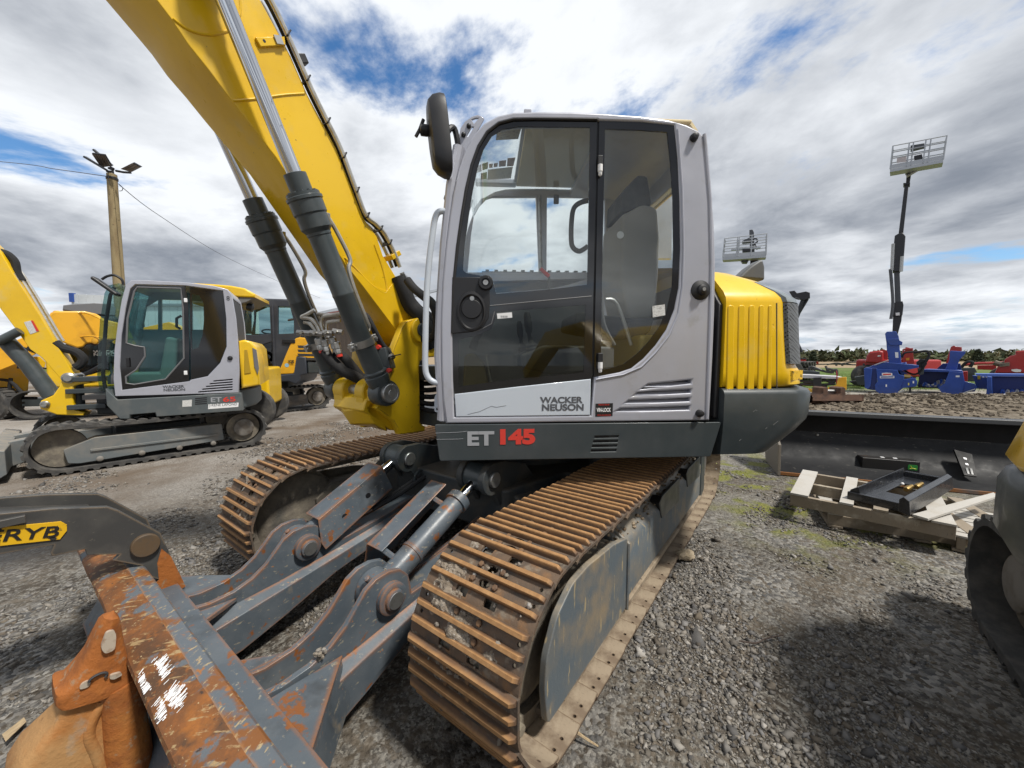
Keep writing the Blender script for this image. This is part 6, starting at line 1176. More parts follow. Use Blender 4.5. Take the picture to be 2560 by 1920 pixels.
# ---------------------------------------------------------------- distant woods
LEAF = mat('distant foliage', (0.07, 0.09, 0.035), 0.9, island=[(0.045, 0.06, 0.028), (0.09, 0.10, 0.045), (0.12, 0.115, 0.06), (0.06, 0.085, 0.03), (0.10, 0.085, 0.055)])
BARK = mat('bark', (0.07, 0.055, 0.045), 0.9)
mb = MB()
for k in range(1500):
    x = random.uniform(20, 330); y = random.uniform(150, 185); d = math.hypot(x, y); g = ground_h(x, y); H = random.uniform(2.6, 4.6) * (1.0 + 0.35 * fbm(x, y, 0.02, 2))
    for j in range(7):
        c = (x + random.gauss(0, 0.9), y + random.gauss(0, 0.9), g + H * random.uniform(0.15, 0.95)); r = random.uniform(0.5, 1.0)
        v = [tuple(Vector(c) + Vector((random.gauss(0, r), random.gauss(0, r), random.gauss(0, r * 0.8)))) for _ in range(4)]; mb.add(v, [(0, 1, 2), (0, 2, 3), (1, 3, 2)])
tag(mb.obj('woods', LEAF, smooth=0), 'low dark belt of woods along the horizon beyond the fields', 'woods', kind='stuff')
CONIF = mat('dark conifer needles', (0.022, 0.034, 0.016), 0.9, island=[(0.016, 0.026, 0.012), (0.035, 0.05, 0.022)])
def conifer(px, depth, h, wdt, label):
    x = (px - 1280) / FPX * depth; g = ground_h(x, depth); t = thing('conifer_tree', (x, depth, g), label, 'tree')
    mb = MB(); mb.cyl((x, depth, g), (x, depth, g + h * 0.9), 0.16, 8, 0.03); mb.obj('trunk', BARK, t)
    mb = MB()
    for k in range(900):
        q = random.random() ** 0.8; z = g + h * (0.12 + 0.88 * q); r = wdt * (1 - q) * random.uniform(0.35, 1.0) + 0.12; a = random.uniform(0, 6.28); s = random.uniform(0.16, 0.38)
        c = Vector((x + r * math.cos(a), depth + r * math.sin(a), z - r * 0.18)); v = [tuple(c + Vector((random.gauss(0, s), random.gauss(0, s), random.gauss(0, s * 0.6)))) for _ in range(3)]; mb.add(v, [(0, 1, 2)])
    mb.obj('crown', CONIF, t, smooth=0)
conifer(1900 + 1812 * .2984, 120, 4.3, 2.0, 'dark spreading conifer standing out above the horizon woods behind the red machines')
conifer(1900 + 437 * .2984, 120, 3.6, 1.2, 'small dark pointed conifer at the edge of the woods, right of the tyre stack')
# ---------------------------------------------------------------- wooden pole with solar floodlights, wires
px0, dep = 291, 11.2
base = at_depth(294, 700, dep); bx_, by_ = base.x, base.y; top = at_depth(283, 436, dep)
POLEW = mat('weathered yellowish pole', (0.30, 0.235, 0.125), 0.85, layers=[((0.20, 0.145, 0.075), 6, 0.45, 0.65, (1, 1, 0.25)), ((0.10, 0.07, 0.04), 5, 0.66, 0.70, (1, 1, 2.5))], bump=(30, 0.4, 0.006))
pole = thing('light_pole', (bx_, by_, 0), 'weathered wooden pole carrying solar floodlights, behind the small grey excavator', 'light pole')
mb = MB(); mb.tube([(bx_ + (top.x - bx_) * t * 0.6, by_, -0.02 + (top.z + 0.02) * t) for t in (0, 0.25, 0.5, 0.75, 1.0)], [0.145, 0.138, 0.130, 0.120, 0.112], 18); mb.obj('post', POLEW, pole)
tx = bx_ + (top.x - bx_) * 0.6; tz = top.z
l8 = lambda x, y, d=dep - 0.2: tuple(at_depth(180 + x * .2291, 340 + y * .2291, d))
PANEL = mat('solar lamp face', (0.12, 0.10, 0.085), 0.35, layers=[((0.18, 0.15, 0.125), 3, 0.4, 0.7)])
def lamp(pts, arm, faces=True):
    mb = MB(); c = [Vector(l8(*p, dep - 0.35 + o_)) for p, o_ in pts]; nrm = (c[1] - c[0]).cross(c[3] - c[0]).normalized(); nrm = nrm if nrm.y > 0 else -nrm
    lo_ = [tuple(p) for p in c] ; hi_ = [tuple(p + nrm * 0.05) for p in c]
    mb.add(lo_ + hi_, [(0, 1, 2, 3), (7, 6, 5, 4), (0, 4, 5, 1), (1, 5, 6, 2), (2, 6, 7, 3), (3, 7, 4, 0)]); h = mb.obj('floodlight', BLACK, pole, bevel=0.01)
    if faces:
        for i in range(3):
            a0, a1 = (i + 0.06) / 3, (i + 0.94) / 3; f = lambda s, t: c[0] * (1 - s) * (1 - t) + c[1] * s * (1 - t) + c[2] * s * t + c[3] * (1 - s) * t
            q = [f(a0, 0.06), f(a1, 0.06), f(a1, 0.94), f(a0, 0.94)]; mb = MB(); mb.add([tuple(p - nrm * 0.012) for p in q] + [tuple(p + nrm * 0.002) for p in q], [(0, 1, 2, 3), (7, 6, 5, 4), (0, 4, 5, 1), (1, 5, 6, 2), (2, 6, 7, 3), (3, 7, 4, 0)]); mb.obj('panel', PANEL, h, smooth=0)
    mb = MB(); mb.tube([tuple(Vector(l8(*p))) for p in arm], 0.03, 8); mb.obj('lamp_arm', BLACK, pole)
lamp([((212, 188), 0.0), ((355, 205), 0.0), ((430, 330), 0.3), ((320, 345), 0.3)], [(400, 350), (450, 370)])
lamp([((665, 290), 0.0), ((752, 338), 0.0), ((640, 395), 0.3), ((525, 360), 0.3)], [(480, 380), (560, 395), (640, 400)])
lamp([((115, 230), 0.0), ((150, 240), 0.35), ((390, 390), 0.2), ((360, 375), 0.0)], [(380, 385), (450, 390)], False)
lamp([((215, 150), 0.4), ((235, 155), 0.7), ((440, 330), 0.6), ((420, 335), 0.4)], [(420, 340), (455, 360)], False)
mb = MB(); mb.lathe((tx, by_, tz - 0.15), (tx, by_, tz + 0.1), [(0, 0.12), (0.0, 0.13), (0.06, 0.13), (0.06, 0.12), (0.2, 0.05), (0.22, 0)], 14); mb.obj('pole_cap', BLACK, pole)
mb = MB(); mb.tube(smooth_path([l8(395, 390, dep - .2), l8(400, 470, dep - .2), l8(415, 530, dep - .2)], 4), 0.008, 5); mb.obj('cable_loop', BLACK, pole)
mb = MB(); mb.tube(smooth_path([l8(505, 520, dep - .2), l8(550, 560, dep - .2), l8(545, 595, dep - .2), l8(515, 600, dep - .2)], 4), 0.008, 5); mb.obj('cable_loop', BLACK, pole)
mb = MB(); mb.tube([(tx + 0.14, by_ - 0.1, tz - 0.3), (tx + 0.2, by_ - 0.1, 3.0), (bx_ + 0.18, by_ - 0.1, 0.5)], 0.010, 5); mb.obj('conduit', POLEW, pole)
WIRE = mat('grey cable', (0.10, 0.10, 0.11), 0.6)
def wire(pts, label):
    mb = MB(); mb.tube(smooth_path([tuple(p) for p in pts], 8), 0.011, 5); tag(mb.obj('overhead_cable', WIRE), label, 'cable', 'cables strung from the pole')
A = at_depth(268, 441, dep - .15); wire([at_depth(-520, 360, dep + 6), at_depth(0, 404, dep + 3), at_depth(140, 423, dep + 1.2), A], 'thin cable running from the wooden pole away past the yellow boom of the small excavator')
A = at_depth(298, 462, dep - .1); wire([A, at_depth(400, 540, dep + 4), at_depth(560, 640, dep + 12), at_depth(700, 705, dep + 22), at_depth(800, 745, 38)], 'thin cable sagging from the wooden pole down towards the metal roofed shed')
# ---------------------------------------------------------------- buildings behind
WALLW = mat('white metal cladding', (0.62, 0.65, 0.66), 0.5, layers=[((0.52, 0.55, 0.56), 0.6, 0.4, 0.7)])
BLUET = mat('blue trim', (0.02, 0.07, 0.30), 0.4)
bw = thing('white_warehouse', (-34, 46, 0), 'long white metal clad warehouse with a blue corner trim, behind the excavators', 'building')
xl = (147 - 1280) / FPX * 45; xc = (193 - 1280) / FPX * 45; xr = (640 - 1280) / FPX * 45; zt = 1.5 + (888 - 738) / FPX * 45
wl = []
nseg = 24
for k in range(nseg):
    a = xc + (xr - xc) * k / nseg; e = xc + (xr - xc) * (k + 1) / nseg; mb = MB(); mb.bx(a, e - 0.03, 45, 46.0, -1.0, zt - 0.035 * (k) ); mb.obj('wall_panel', WALLW, bw)
mb = MB(); mb.prism([(xc, 45.2), (xl - 3, 52), (xl - 3, 60), (xc, 60)], -1, zt - 0.4, 'z'); mb.obj('gable_wall', WALLW, bw)
mb = MB(); mb.bx(xc - 0.1, xc + 0.35, 44.85, 45.2, zt - 0.9, zt + 0.12); mb.obj('corner_trim', BLUET, bw)
mb = MB(); mb.bx(xc + 0.36, xr, 44.8, 45.3, zt - 1.35, zt - 1.1); mb.obj('eaves_band', mat('grey band', (0.25, 0.27, 0.29), 0.5), bw)
for k in range(3):
    x0 = (480 + k * 55 - 1280) / FPX * 45; mb = MB(); mb.bx(x0, x0 + 0.7, 44.93, 45.0, 3.6, 4.3); wn = mb.obj('window', mat('dark window glass', (0.05, 0.06, 0.07), 0.1), bw)
    mb = MB(); mb.bx(x0 - 0.06, x0 + 0.76, 44.90, 44.94, 4.3, 4.38); mb.obj('frame', BLUET, wn)
# grey metal roofed shed with board walls
d0 = 34
sh = thing('metal_roof_shed', ((820 - 1280) / FPX * d0, d0, 0), 'timber boarded shed with a grey metal roof and red brown eaves, between the boom cylinders', 'shed')
m10 = lambda x, y, d: at_depth(560 + x * .2109, 700 + y * .2109, d)
ROOF = mat('grey metal roofing', (0.22, 0.235, 0.25), 0.45, layers=[((0.17, 0.18, 0.19), 0.8, 0.4, 0.7, (1, 0.2, 1))], metal=0.3)
e0, e1 = m10(1010, 420, d0), m10(1330, 280, d0 - 3.5); r0, r1 = m10(900, 215, d0 + 5), m10(1330, 140, d0 + 2)
dx = (e1 - e0); L_e = dx.length; dn = dx.normalized()
E0 = e0 - dn * 5; E1 = e1 + dn * 9; zr = 0
nn = Vector((-dn.y, dn.x, 0)).normalized(); nn = nn if nn.y > 0 else -nn
ez = e0.z
E0.z = E1.z = ez
for k in range(30):
    a = E0 + (E1 - E0) * (k / 30); e = E0 + (E1 - E0) * ((k + 0.97) / 30); mb = MB(); up = nn * 5.5 + Vector((0, 0, 1.75))
    mb.add([tuple(a), tuple(e), tuple(e + up), tuple(a + up)] + [tuple(v - Vector((0, 0, 0.06))) for v in (a, e, e + up, a + up)], [(0, 1, 2, 3), (7, 6, 5, 4), (0, 4, 5, 1), (1, 5, 6, 2), (2, 6, 7, 3), (3, 7, 4, 0)]); mb.obj('roof_sheet', ROOF, sh, smooth=0)
EAVE = mat('red brown fascia', (0.16, 0.045, 0.03), 0.6); BOARD = mat('grey brown boards', (0.17, 0.13, 0.095), 0.85, layers=[((0.11, 0.085, 0.065), 3, 0.4, 0.7, (1, 1, 0.2))])
mb = MB(); mb.tube([tuple(E0 - Vector((0, 0, .12))), tuple(E1 - Vector((0, 0, .12)))], 0.10, 4); mb.obj('fascia', EAVE, sh)
for k in range(60):
    a = E0 + (E1 - E0) * (k / 60) + nn * 0.5; e = E0 + (E1 - E0) * ((k + 0.94) / 60) + nn * 0.5
    mb = MB(); mb.add([(a.x, a.y, -0.5), (e.x, e.y, -0.5), (e.x, e.y, ez - 0.1), (a.x, a.y, ez - 0.1)] + [(v.x + nn.x * 0.1, v.y + nn.y * 0.1, z) for v, z in ((a, -0.5), (e, -0.5), (e, ez - 0.1), (a, ez - 0.1))], [(0, 1, 2, 3), (7, 6, 5, 4), (0, 4, 5, 1), (1, 5, 6, 2), (2, 6, 7, 3), (3, 7, 4, 0)]); mb.obj('wall_board', BOARD, sh, smooth=0)
# ================================================================ LEFT BACKGROUND MACHINES
c2 = lambda x, y: (x * .5244, 350 + y * .5244)
c9 = lambda x, y: (x * .3012, 560 + y * .3012)
c10 = lambda x, y: (560 + x * .2109, 700 + y * .2109)
DRIVEC = mat('dusty grey drive cover', (0.20, 0.185, 0.165), 0.7, layers=[((0.12, 0.10, 0.08), 7, 0.45, 0.65)], bump=(40, .3, .003))
def rubber_track(root, fr, yc, w, x0, x1, r, z0=0.0, mat_=RUBBER, lugs=True, name='rubber_track', rr=None):
    """belt loop between wheel centres x0 (rear) and x1 (front), outer radius r; returns the belt object"""
    L0 = x1 - x0; tot = 2 * L0 + 2 * math.pi * r
    def lp(s):
        s %= tot
        if s < L0: return x0 + s, z0 + 2 * r - 0.02 * math.sin(math.pi * s / L0), 0.0
        s -= L0
        if s < math.pi * r: a = s / r; return x1 + r * math.sin(a), z0 + r + r * math.cos(a), -a
        s -= math.pi * r
        if s < L0: return x1 - s, z0, -math.pi
        s -= L0; a = s / r; return x0 - r * math.sin(a), z0 + r - r * math.cos(a), -math.pi - a
    mb = MB(fr); n = 110; rings = []
    for i in range(n):
        x, z, a = lp(tot * i / n); nx, nz = -math.sin(a), math.cos(a); t = 0.035
        rings.append([(x, yc - w / 2, z), (x, yc + w / 2, z), (x - nx * t, yc + w / 2, z - nz * t), (x - nx * t, yc - w / 2, z - nz * t)])
    rings.append(rings[0]); mb.loft(rings, cap=False); tr = mb.obj(name, mat_, root, smooth=50)
    if lugs:
        m2 = MB(); m2.loft([[(-0.035, -w / 2, 0.0), (0.035, -w / 2, 0.0), (0.022, -w / 2, 0.026), (-0.022, -w / 2, 0.026)], [(-0.035 + 0.05, 0, 0.0), (0.035 + 0.05, 0, 0.0), (0.022 + 0.05, 0, 0.026), (-0.022 + 0.05, 0, 0.026)], [(-0.035, w / 2, 0.0), (0.035, w / 2, 0.0), (0.022, w / 2, 0.026), (-0.022, w / 2, 0.026)]])
        lm = m2.mesh('tread_bar'); lm.materials.append(mat_); nl = int(tot / 0.115)
        for i in range(nl):
            x, z, a = lp(tot * i / nl); M_ = Matrix.Translation(fr.o - wloc(root)) @ Matrix.Rotation(fr.h, 4, 'Z') @ Matrix.Translation((x, yc, z)) @ Matrix.Rotation(-a, 4, 'Y'); link_mesh('tread_bar', lm, None, tr, M_)
    return tr
def mini_under(root, fr, yo, w, x0, x1, r, frame_mat, z_lift=0.026):
    """both tracks of a compact excavator with frames, idlers, rollers"""
    for sg in (1, -1):
        yc = sg * (yo - w / 2); rubber_track(root, fr, yc, w, x0, x1, r, z_lift, lugs=True)
        zc_ = z_lift + r
        mb = MB(fr); mb.prism(rounded([(x1 - 0.05, 0.12), (x1 - 0.02, 0.30), (x1 - 0.30, 0.42), (x0 + 0.30, 0.42), (x0 + 0.28, 0.16), (x1 - 0.15, 0.10)], 0.02), yc - 0.05, yc + sg * w * 0.36 if sg > 0 else yc - w * 0.36, 'y'); tf = mb.obj('track_frame', frame_mat, root, bevel=0.008)
        mb = MB(fr); ye = yc + sg * w * 0.36; mb.bx(x0 + 0.35, x1 - 0.25, min(ye, ye + sg * 0.02), max(ye, ye + sg * 0.02), 0.24, 0.27); mb.obj('frame_ridge', frame_mat, tf, bevel=0.004)
        for k in range(4):
            x = x0 + 0.42 + k * (x1 - x0 - 0.75) / 3; mb = MB(fr); mb.lathe((x, ye, 0.13), (x, ye + sg * 0.03, 0.13), [(0, 0.0), (0, 0.035), (0.02, 0.035), (0.03, 0.02), (0.03, 0)], 12); mb.obj('roller_boss', DRIVEC, tf)
        mb = MB(fr); mb.lathe((x0, yc - 0.08, zc_), (x0, yc + 0.08, zc_), [(0, 0), (0, r - 0.06), (0.16, r - 0.06), (0.16, 0)], 28); spk = mb.obj('sprocket', DIRTY, root)
        mb = MB(fr); mb.lathe((x0, yc + sg * 0.08, zc_), (x0, yc + sg * 0.16, zc_), [(0, 0), (0, r * 0.5), (0.05, r * 0.47), (0.06, r * 0.40), (0.06, 0)], 24); mb.obj('drive_cover', DRIVEC, spk)
        mb = MB(fr); mb.lathe((x1, yc - 0.06, zc_), (x1, yc + 0.06, zc_), [(0, 0), (0, r - 0.05), (0.12, r - 0.05), (0.12, 0)], 28); mb.obj('idler', DIRTY, root)
    mb = MB(fr); mb.bx(x0 + 0.5, x1 - 0.5, -yo + w, yo - w, 0.25, 0.48); mb.bx(x0 + 0.8, x1 - 0.8, -0.42, 0.42, 0.48, 0.60); mb.obj('centre_frame', SLATE_D, root, bevel=0.02)
# ---------------------------------------------------------------- small grey and yellow excavator (ET65)
ec = Vector((-5.73, 6.12, 0)); ET = Frame(ec, R(-131.8)); EU = Frame(ec, R(-152.1)); EY = 0.93
e65 = thing('excavator', tuple(ec), 'small grey and yellow excavator marked ET65 with rubber tracks, parked on the pale gravel', 'excavator')
E_FR = mat('grey track frame paint', (0.13, 0.145, 0.15), 0.5, layers=[((0.20, 0.19, 0.17), 5, 0.45, 0.7)], top=(DUST, 0.6, 8))
mini_under(e65, ET, 0.975, 0.40, -0.98, 0.98, 0.29, E_FR)
SE2 = lambda pts, y=EY: [EU.pix(*c2(*p), y) for p in pts]
# blade in front
mb = MB(ET); mb.prism([(1.55, 0.42), (1.50, 0.25), (1.58, 0.03), (1.54, 0.0), (1.40, 0.1), (1.40, 0.38)], -0.97, 0.97, 'y'); bl6 = mb.obj('dozer_blade', E_FR, e65, bevel=0.01)
for y in (-0.3, 0.3):
    mb = MB(ET); mb.prism([(1.42, 0.40), (1.0, 0.46), (0.5, 0.46), (0.5, 0.30), (1.0, 0.22), (1.42, 0.08)], y - 0.09, y + 0.09, 'y'); mb.obj('blade_arm', E_FR, bl6, bevel=0.01)
# base frame, cab
mb = plate(EU, SE2([(502, 1185), (560, 1238), (1150, 1205), (1156, 1290), (745, 1320), (740, 1300), (620, 1310), (618, 1330), (570, 1330), (508, 1265)]), [], EY - 0.9, EY, 0.01); eb = mb.obj('base_frame', mat('mid slate paint', (0.085, 0.10, 0.105), 0.45, layers=[((0.13, 0.135, 0.13), 4, 0.45, 0.7)]), e65)
mb = MB(EU); mb.bx(-0.9, 0.6, -0.9, 0.2, 0.62, 0.92); mb.obj('base_core', SLATE_D, eb, bevel=0.02)
mb = MB(EU); mb.lathe((0, 0, 0.48), (0, 0, 0.66), [(0, 0), (0, 0.42), (0.18, 0.42), (0.18, 0)], 28); mb.obj('swing_bearing', SLATE_D, e65)
e_out = SE2([(548, 1222), (540, 1140), (545, 1000), (560, 880), (580, 760), (600, 690), (625, 668), (700, 668), (900, 680), (1020, 695), (1085, 712), (1105, 740), (1125, 850), (1138, 1000), (1142, 1100), (1138, 1205)])
e_open = SE2([(582, 1192), (572, 1080), (580, 930), (600, 800), (622, 708), (645, 688), (885, 694), (1062, 718), (1078, 850), (1080, 985), (1050, 1062), (990, 1126), (910, 1143), (903, 1150)])
elv = [[(1020 - k * 18, 1147 + k * 13), (1108, 1139 + k * 12), (1108, 1145 + k * 12), (1016 - k * 18, 1153 + k * 13)] for k in range(5)]
mb = plate(EU, e_out, [e_open] + [SE2(l) for l in elv], EY - 0.06, EY, 0.008); ecab = mb.obj('cab', CABGREY, e65, smooth=50)
mb = MB(EU); mb.bx(*[f([p[0] for l in elv for p in SE2(l)]) for f in (min, max)], EY - 0.09, EY - 0.065, 0.95, 1.2); mb.obj('louvre_backing', BLACK, ecab)
e_dw = SE2([(640, 722), (655, 702), (862, 708), (872, 800), (877, 1040), (790, 1140), (640, 1166), (602, 1160), (600, 1128), (650, 1095), (692, 1030), (688, 988), (640, 980), (603, 968), (608, 850)])
e_blk = SE2([(584, 1190), (574, 1080), (582, 930), (602, 800), (624, 710), (646, 690), (884, 696), (896, 780), (902, 1000), (900, 1150)])
mb = plate(EU, e_blk, [e_dw], EY - 0.014, EY - 0.004); ed = mb.obj('door', BLACKPRINT, ecab, smooth=0)
mb = MB(EU); mb.prism(e_dw, EY - 0.012, EY - 0.007, 'y'); mb.obj('pane', GLASS_T, ed, smooth=0)
mb = MB(EU); mb.tube([(p[0], EY - 0.002, p[1]) for p in e_dw + e_dw[:1]], 0.012, 6); mb.obj('window_seal', CONSOLE, ed)
e_rw = SE2([(905, 700), (1060, 720), (1076, 850), (1078, 985), (1048, 1060), (988, 1124), (910, 1140)])
e_ri = SE2([(915, 735), (950, 740), (970, 780), (972, 860), (965, 930), (945, 990), (915, 1000)])
mb = plate(EU, e_rw, [e_ri], EY - 0.014, EY - 0.004); er = mb.obj('side_window', BLACKPRINT, ecab, smooth=0)
mb = MB(EU); mb.prism(e_ri, EY - 0.012, EY - 0.007, 'y'); mb.obj('pane', GLASS_T, er, smooth=0)
kq = SE2([(612, 1060)])[0]; mb = MB(EU); mb.obox((kq[0], EY + 0.012, kq[1]), (0.035, 0.03, 0.13)); mb.obj('door_handle', BLACK, ed, bevel=0.008)
for py in (765, 1110):
    kq = SE2([(886, py)])[0]; mb = MB(EU); mb.obox((kq[0], EY + 0.01, kq[1]), (0.04, 0.03, 0.06)); mb.obj('hinge', WHITE, ed, bevel=0.008)
kq = SE2([(1097, 1040)])[0]; mb = MB(EU); mb.lathe((kq[0], EY, kq[1]), (kq[0], EY + .04, kq[1]), [(0, 0), (0, 0.035), (0.02, 0.03), (0.03, 0.0)], 14); mb.obj('socket', BLACK, ecab)
W2 = 0.92                                               # cab width
def eband(idx, t, m_, name, y0=EY - W2, y1=EY - 0.03):
    pts = [e_out[i] for i in idx]; mb = MB(EU); mb.prism(pts + [(p[0] + (0.03 if p[0] < 0 else -0.03) * 0, p[1] - t) for p in pts[::-1]], y0, y1, 'y'); return mb.obj(name, m_, ecab, bevel=0.02)
eband(range(5, 12), 0.05, CABGREY, 'roof')
mb = plate(EU, e_out, [SE2([(640, 760), (760, 760), (760, 905), (620, 905)], EY - W2), SE2([(775, 762), (880, 765), (900, 800), (900, 905), (775, 905)], EY - W2), SE2([(920, 770), (1050, 780), (1070, 860), (1070, 905), (920, 905)], EY - W2)], EY - W2, EY - W2 + 0.05, 0.004); mb.obj('far_side', CABGREY, ecab)
mb = MB(EU); ws = [e_out[i] for i in range(0, 6)]; mb.prism([(p[0] - 0.01, p[1]) for p in ws] + [(p[0] - 0.02, p[1]) for p in ws[::-1]], EY - W2 + 0.05, EY - 0.06, 'y'); mb.obj('windscreen', GLASS_T, ecab)
mb = MB(EU); ws = [e_out[i] for i in range(11, 16)]; mb.prism([(p[0] + 0.01, p[1]) for p in ws] + [(p[0] + 0.03, p[1]) for p in ws[::-1]], EY - W2 + 0.05, EY - 0.06, 'y'); mb.obj('rear_wall', INTER, ecab)
mb = MB(EU); mb.bx(-0.6, 0.5, EY - W2 + 0.06, EY - 0.08, 0.90, 0.96); mb.obj('cab_floor', INTER, ecab)
mb = MB(EU); mb.prism([(-0.42, 1.05), (-0.50, 1.75), (-0.35, 1.78), (-0.25, 1.25), (0.1, 1.25), (0.1, 1.05)], EY - 0.68, EY - 0.28, 'y'); mb.obj('seat', SEAT2, ecab, bevel=0.04)
for k, yy in enumerate((EY - 0.75, EY - 0.2)):
    mb = MB(EU); mb.lathe((0.22, yy, 1.1), (0.24, yy, 1.5), [(0, 0.06), (0.1, 0.05), (0.15, 0.015), (0.3, 0.015), (0.31, 0.03), (0.38, 0.03), (0.4, 0)], 10); mb.obj('joystick', INTER, ecab)
mb = MB(EU); mb.tube([(p[0], EY - W2 + 0.1, p[1]) for p in SE2([(860, 900), (842, 890), (842, 850), (865, 838)], EY - W2 + .1)], 0.02, 8); mb.obj('inside_handle', INTER, ecab)
# bulging front screen seen past the pillar
fs = SE2([(549, 1195), (503, 1190), (492, 1120), (496, 1000), (506, 860), (526, 740), (546, 702), (592, 692), (570, 860), (550, 1000), (544, 1140)], EY - 0.25)
mb = plate(EU, fs, [], EY - W2 + 0.08, EY - 0.07, 0.004); mb.obj('front_screen', GLASS_T, ecab)
mb = MB(EU); mb.tube([(p[0], EY - 0.25, p[1]) for p in fs[1:7]], 0.022, 8); mb.obj('screen_edge', BLACK, ecab)
mb = MB(EU); mb.tube([(p[0] - 0.02, EY - W2 + 0.1, p[1]) for p in fs[1:7]], 0.03, 8); mb.obj('screen_edge', BLACK, ecab)
# front mirror on a bent arm
mb = MB(EU); mp_ = SE2([(588, 690), (580, 665), (545, 645), (510, 650), (485, 665)], EY - 0.05); mb.tube(smooth_path([(p[0], EY - 0.05, p[1]) for p in mp_], 4), 0.016, 8); ma = mb.obj('mirror_arm', BLACK, ecab)
a = SE2([(470, 735), (545, 665)], EY - 0.05); mb = MB(EU); c = ((a[0][0] + a[1][0]) / 2, EY - 0.05, (a[0][1] + a[1][1]) / 2); mb.obox(c, (0.05, 0.16, 0.33), ry=R(48)); mb.obj('mirror', BLACK, ma, bevel=0.03, seg=3)
txt(EU, 'WACKER', c2(776, 0)[0], c2(0, 1183)[1], c2(880, 0)[0], 0.052, EY + 0.002, GREYTXT, ecab, bold=0.0015); txt(EU, 'NEUSON', c2(779, 0)[0], c2(0, 1198)[1], c2(882, 0)[0], 0.052, EY + 0.002, GREYTXT, ecab, bold=0.0015)
txt(EU, '8', c2(1079, 0)[0], c2(0, 764)[1], c2(1094, 0)[0], 0.09, EY + 0.002, BLACKTXT, ecab)
txt(EU, 'ET', c2(1003, 0)[0], c2(0, 1250)[1], c2(1055, 0)[0], 0.10, EY + 0.002, LTGREYTXT, eb, bold=0.002); txt(EU, '65', c2(1062, 0)[0], c2(0, 1248)[1], c2(1122, 0)[0], 0.10, EY + 0.002, REDTXT, eb, bold=0.002)
mb = MB(EU); mb.prism(SE2([(994, 1260), (1138, 1252), (1136, 1272), (992, 1283)]), EY, EY + 0.003, 'y'); st = mb.obj('dealer_sticker', WHITE, eb, smooth=0)
txt(EU, 'J-RENÉ LAFOND', c2(998, 0)[0], c2(0, 1271)[1], c2(1132, 0)[0], 0.055, EY + 0.004, GREYTXT, st, thick=.001)
mb = MB(EU); mb.prism(SE2([(870, 1242), (915, 1238), (914, 1270), (869, 1272)]), EY, EY + 0.003, 'y'); mb.obj('warning_sticker', PAPER, eb, smooth=0)
for k in range(4):
    mb = MB(EU); mb.prism(SE2([(930, 1230 + k * 9), (988, 1226 + k * 9), (986, 1231 + k * 9), (930, 1235 + k * 9)]), EY + 0.0005, EY + 0.002, 'y'); mb.obj('vent_slot', BLACK, eb, smooth=0)
# hood and counterweight of the small machine
hp6 = SE2([(1135, 958), (1165, 952), (1195, 960), (1222, 990), (1232, 1080), (1240, 1168), (1150, 1186)])
mb = plate(EU, hp6, [], EY - 1.7, EY - 0.02, 0.03); eh = mb.obj('engine_hood', Y_PAINT, e65, smooth=50)
mb = plate(EU, SE2([(1165, 1000), (1178, 1000), (1195, 1110), (1165, 1115)]), [], EY - 0.02, EY - 0.008, 0.003); mb.obj('hood_grille', mat('ochre grille', (0.4, 0.25, 0.01), 0.6), eh)
mb = plate(EU, SE2([(1203, 990), (1222, 1000), (1234, 1090), (1228, 1120), (1212, 1080)]), [], EY - 0.03, EY - 0.005, 0.004); mb.obj('tail_lamp', CONSOLE, eh)
cwp = [(-0.80, EY), (-1.15, EY - 0.02), (-1.32, EY - 0.2), (-1.42, EY - 0.6), (-1.42, -EY + 0.6), (-1.32, -EY + 0.2), (-1.15, -EY), (-0.80, -EY)]
mb = MB(EU); mb.prism(cwp, 0.66, 0.97, 'z'); mb.obj('counterweight', mat('grey counterweight paint', (0.075, 0.088, 0.09), 0.5, layers=[((0.3, 0.26, 0.2), 5, 0.66, 0.70)]), e65, bevel=0.05, seg=3)
# kingpost and boom of the small machine
EKY = 0.18
KE = lambda pts, y: [EU.pix(*c9(*p), y) for p in pts]
kpp = KE([(510, 1290), (490, 1350), (440, 1420), (340, 1465), (322, 1500), (335, 1535), (470, 1585), (690, 1592), (705, 1565), (625, 1545), (608, 1480), (610, 1350), (640, 1335), (750, 1322), (745, 1300), (640, 1275), (600, 1245)], EKY + .12)
mb = plate(EU, kpp, [], EKY - 0.12, EKY + 0.12, 0.015); ek = mb.obj('kingpost', Y_PAINT, e65)
bp = KE([(-700, -250), (-350, 100), (0, 700), (120, 860), (250, 1040), (350, 1110), (515, 1300), (560, 1330), (620, 1300), (620, 1255), (590, 1210), (500, 1050), (430, 930), (330, 760), (210, 570), (100, 400), (0, 225), (-300, -60)], EKY + .10)
mb = plate(EU, bp, [], EKY - 0.10, EKY + 0.10, 0.008); ebm = mb.obj('boom', Y_PAINT, e65, smooth=30)
for px, r in (((572, 1278), 0.075), ((378, 1497), 0.05)):
    kq = KE([px], EKY + .12)[0]; mb = MB(EU); mb.lathe((kq[0], EKY - 0.14, kq[1]), (kq[0], EKY + 0.17, kq[1]), [(0, 0), (0, r), (0.28, r), (0.29, r * 0.8), (0.31, r * 0.6), (0.31, 0)], 20); mb.obj('pin', STEEL, ek)
cb = KE([(350, 1440), (150, 1180), (-60, 960)], EKY + .26); mb = MB(EU); mb.tube([(p[0], EKY + 0.02, p[1]) for p in cb], [0.10, 0.095, 0.09], 14); mb.obj('boom_cylinder', CYL, e65)
ca = KE([(150, 885), (20, 950), (-60, 985)], EKY + .2); mb = MB(EU); mb.tube([(p[0], EKY + 0.16, p[1]) for p in ca], 0.055, 12); mb.obj('stick_cylinder', CYL, e65)
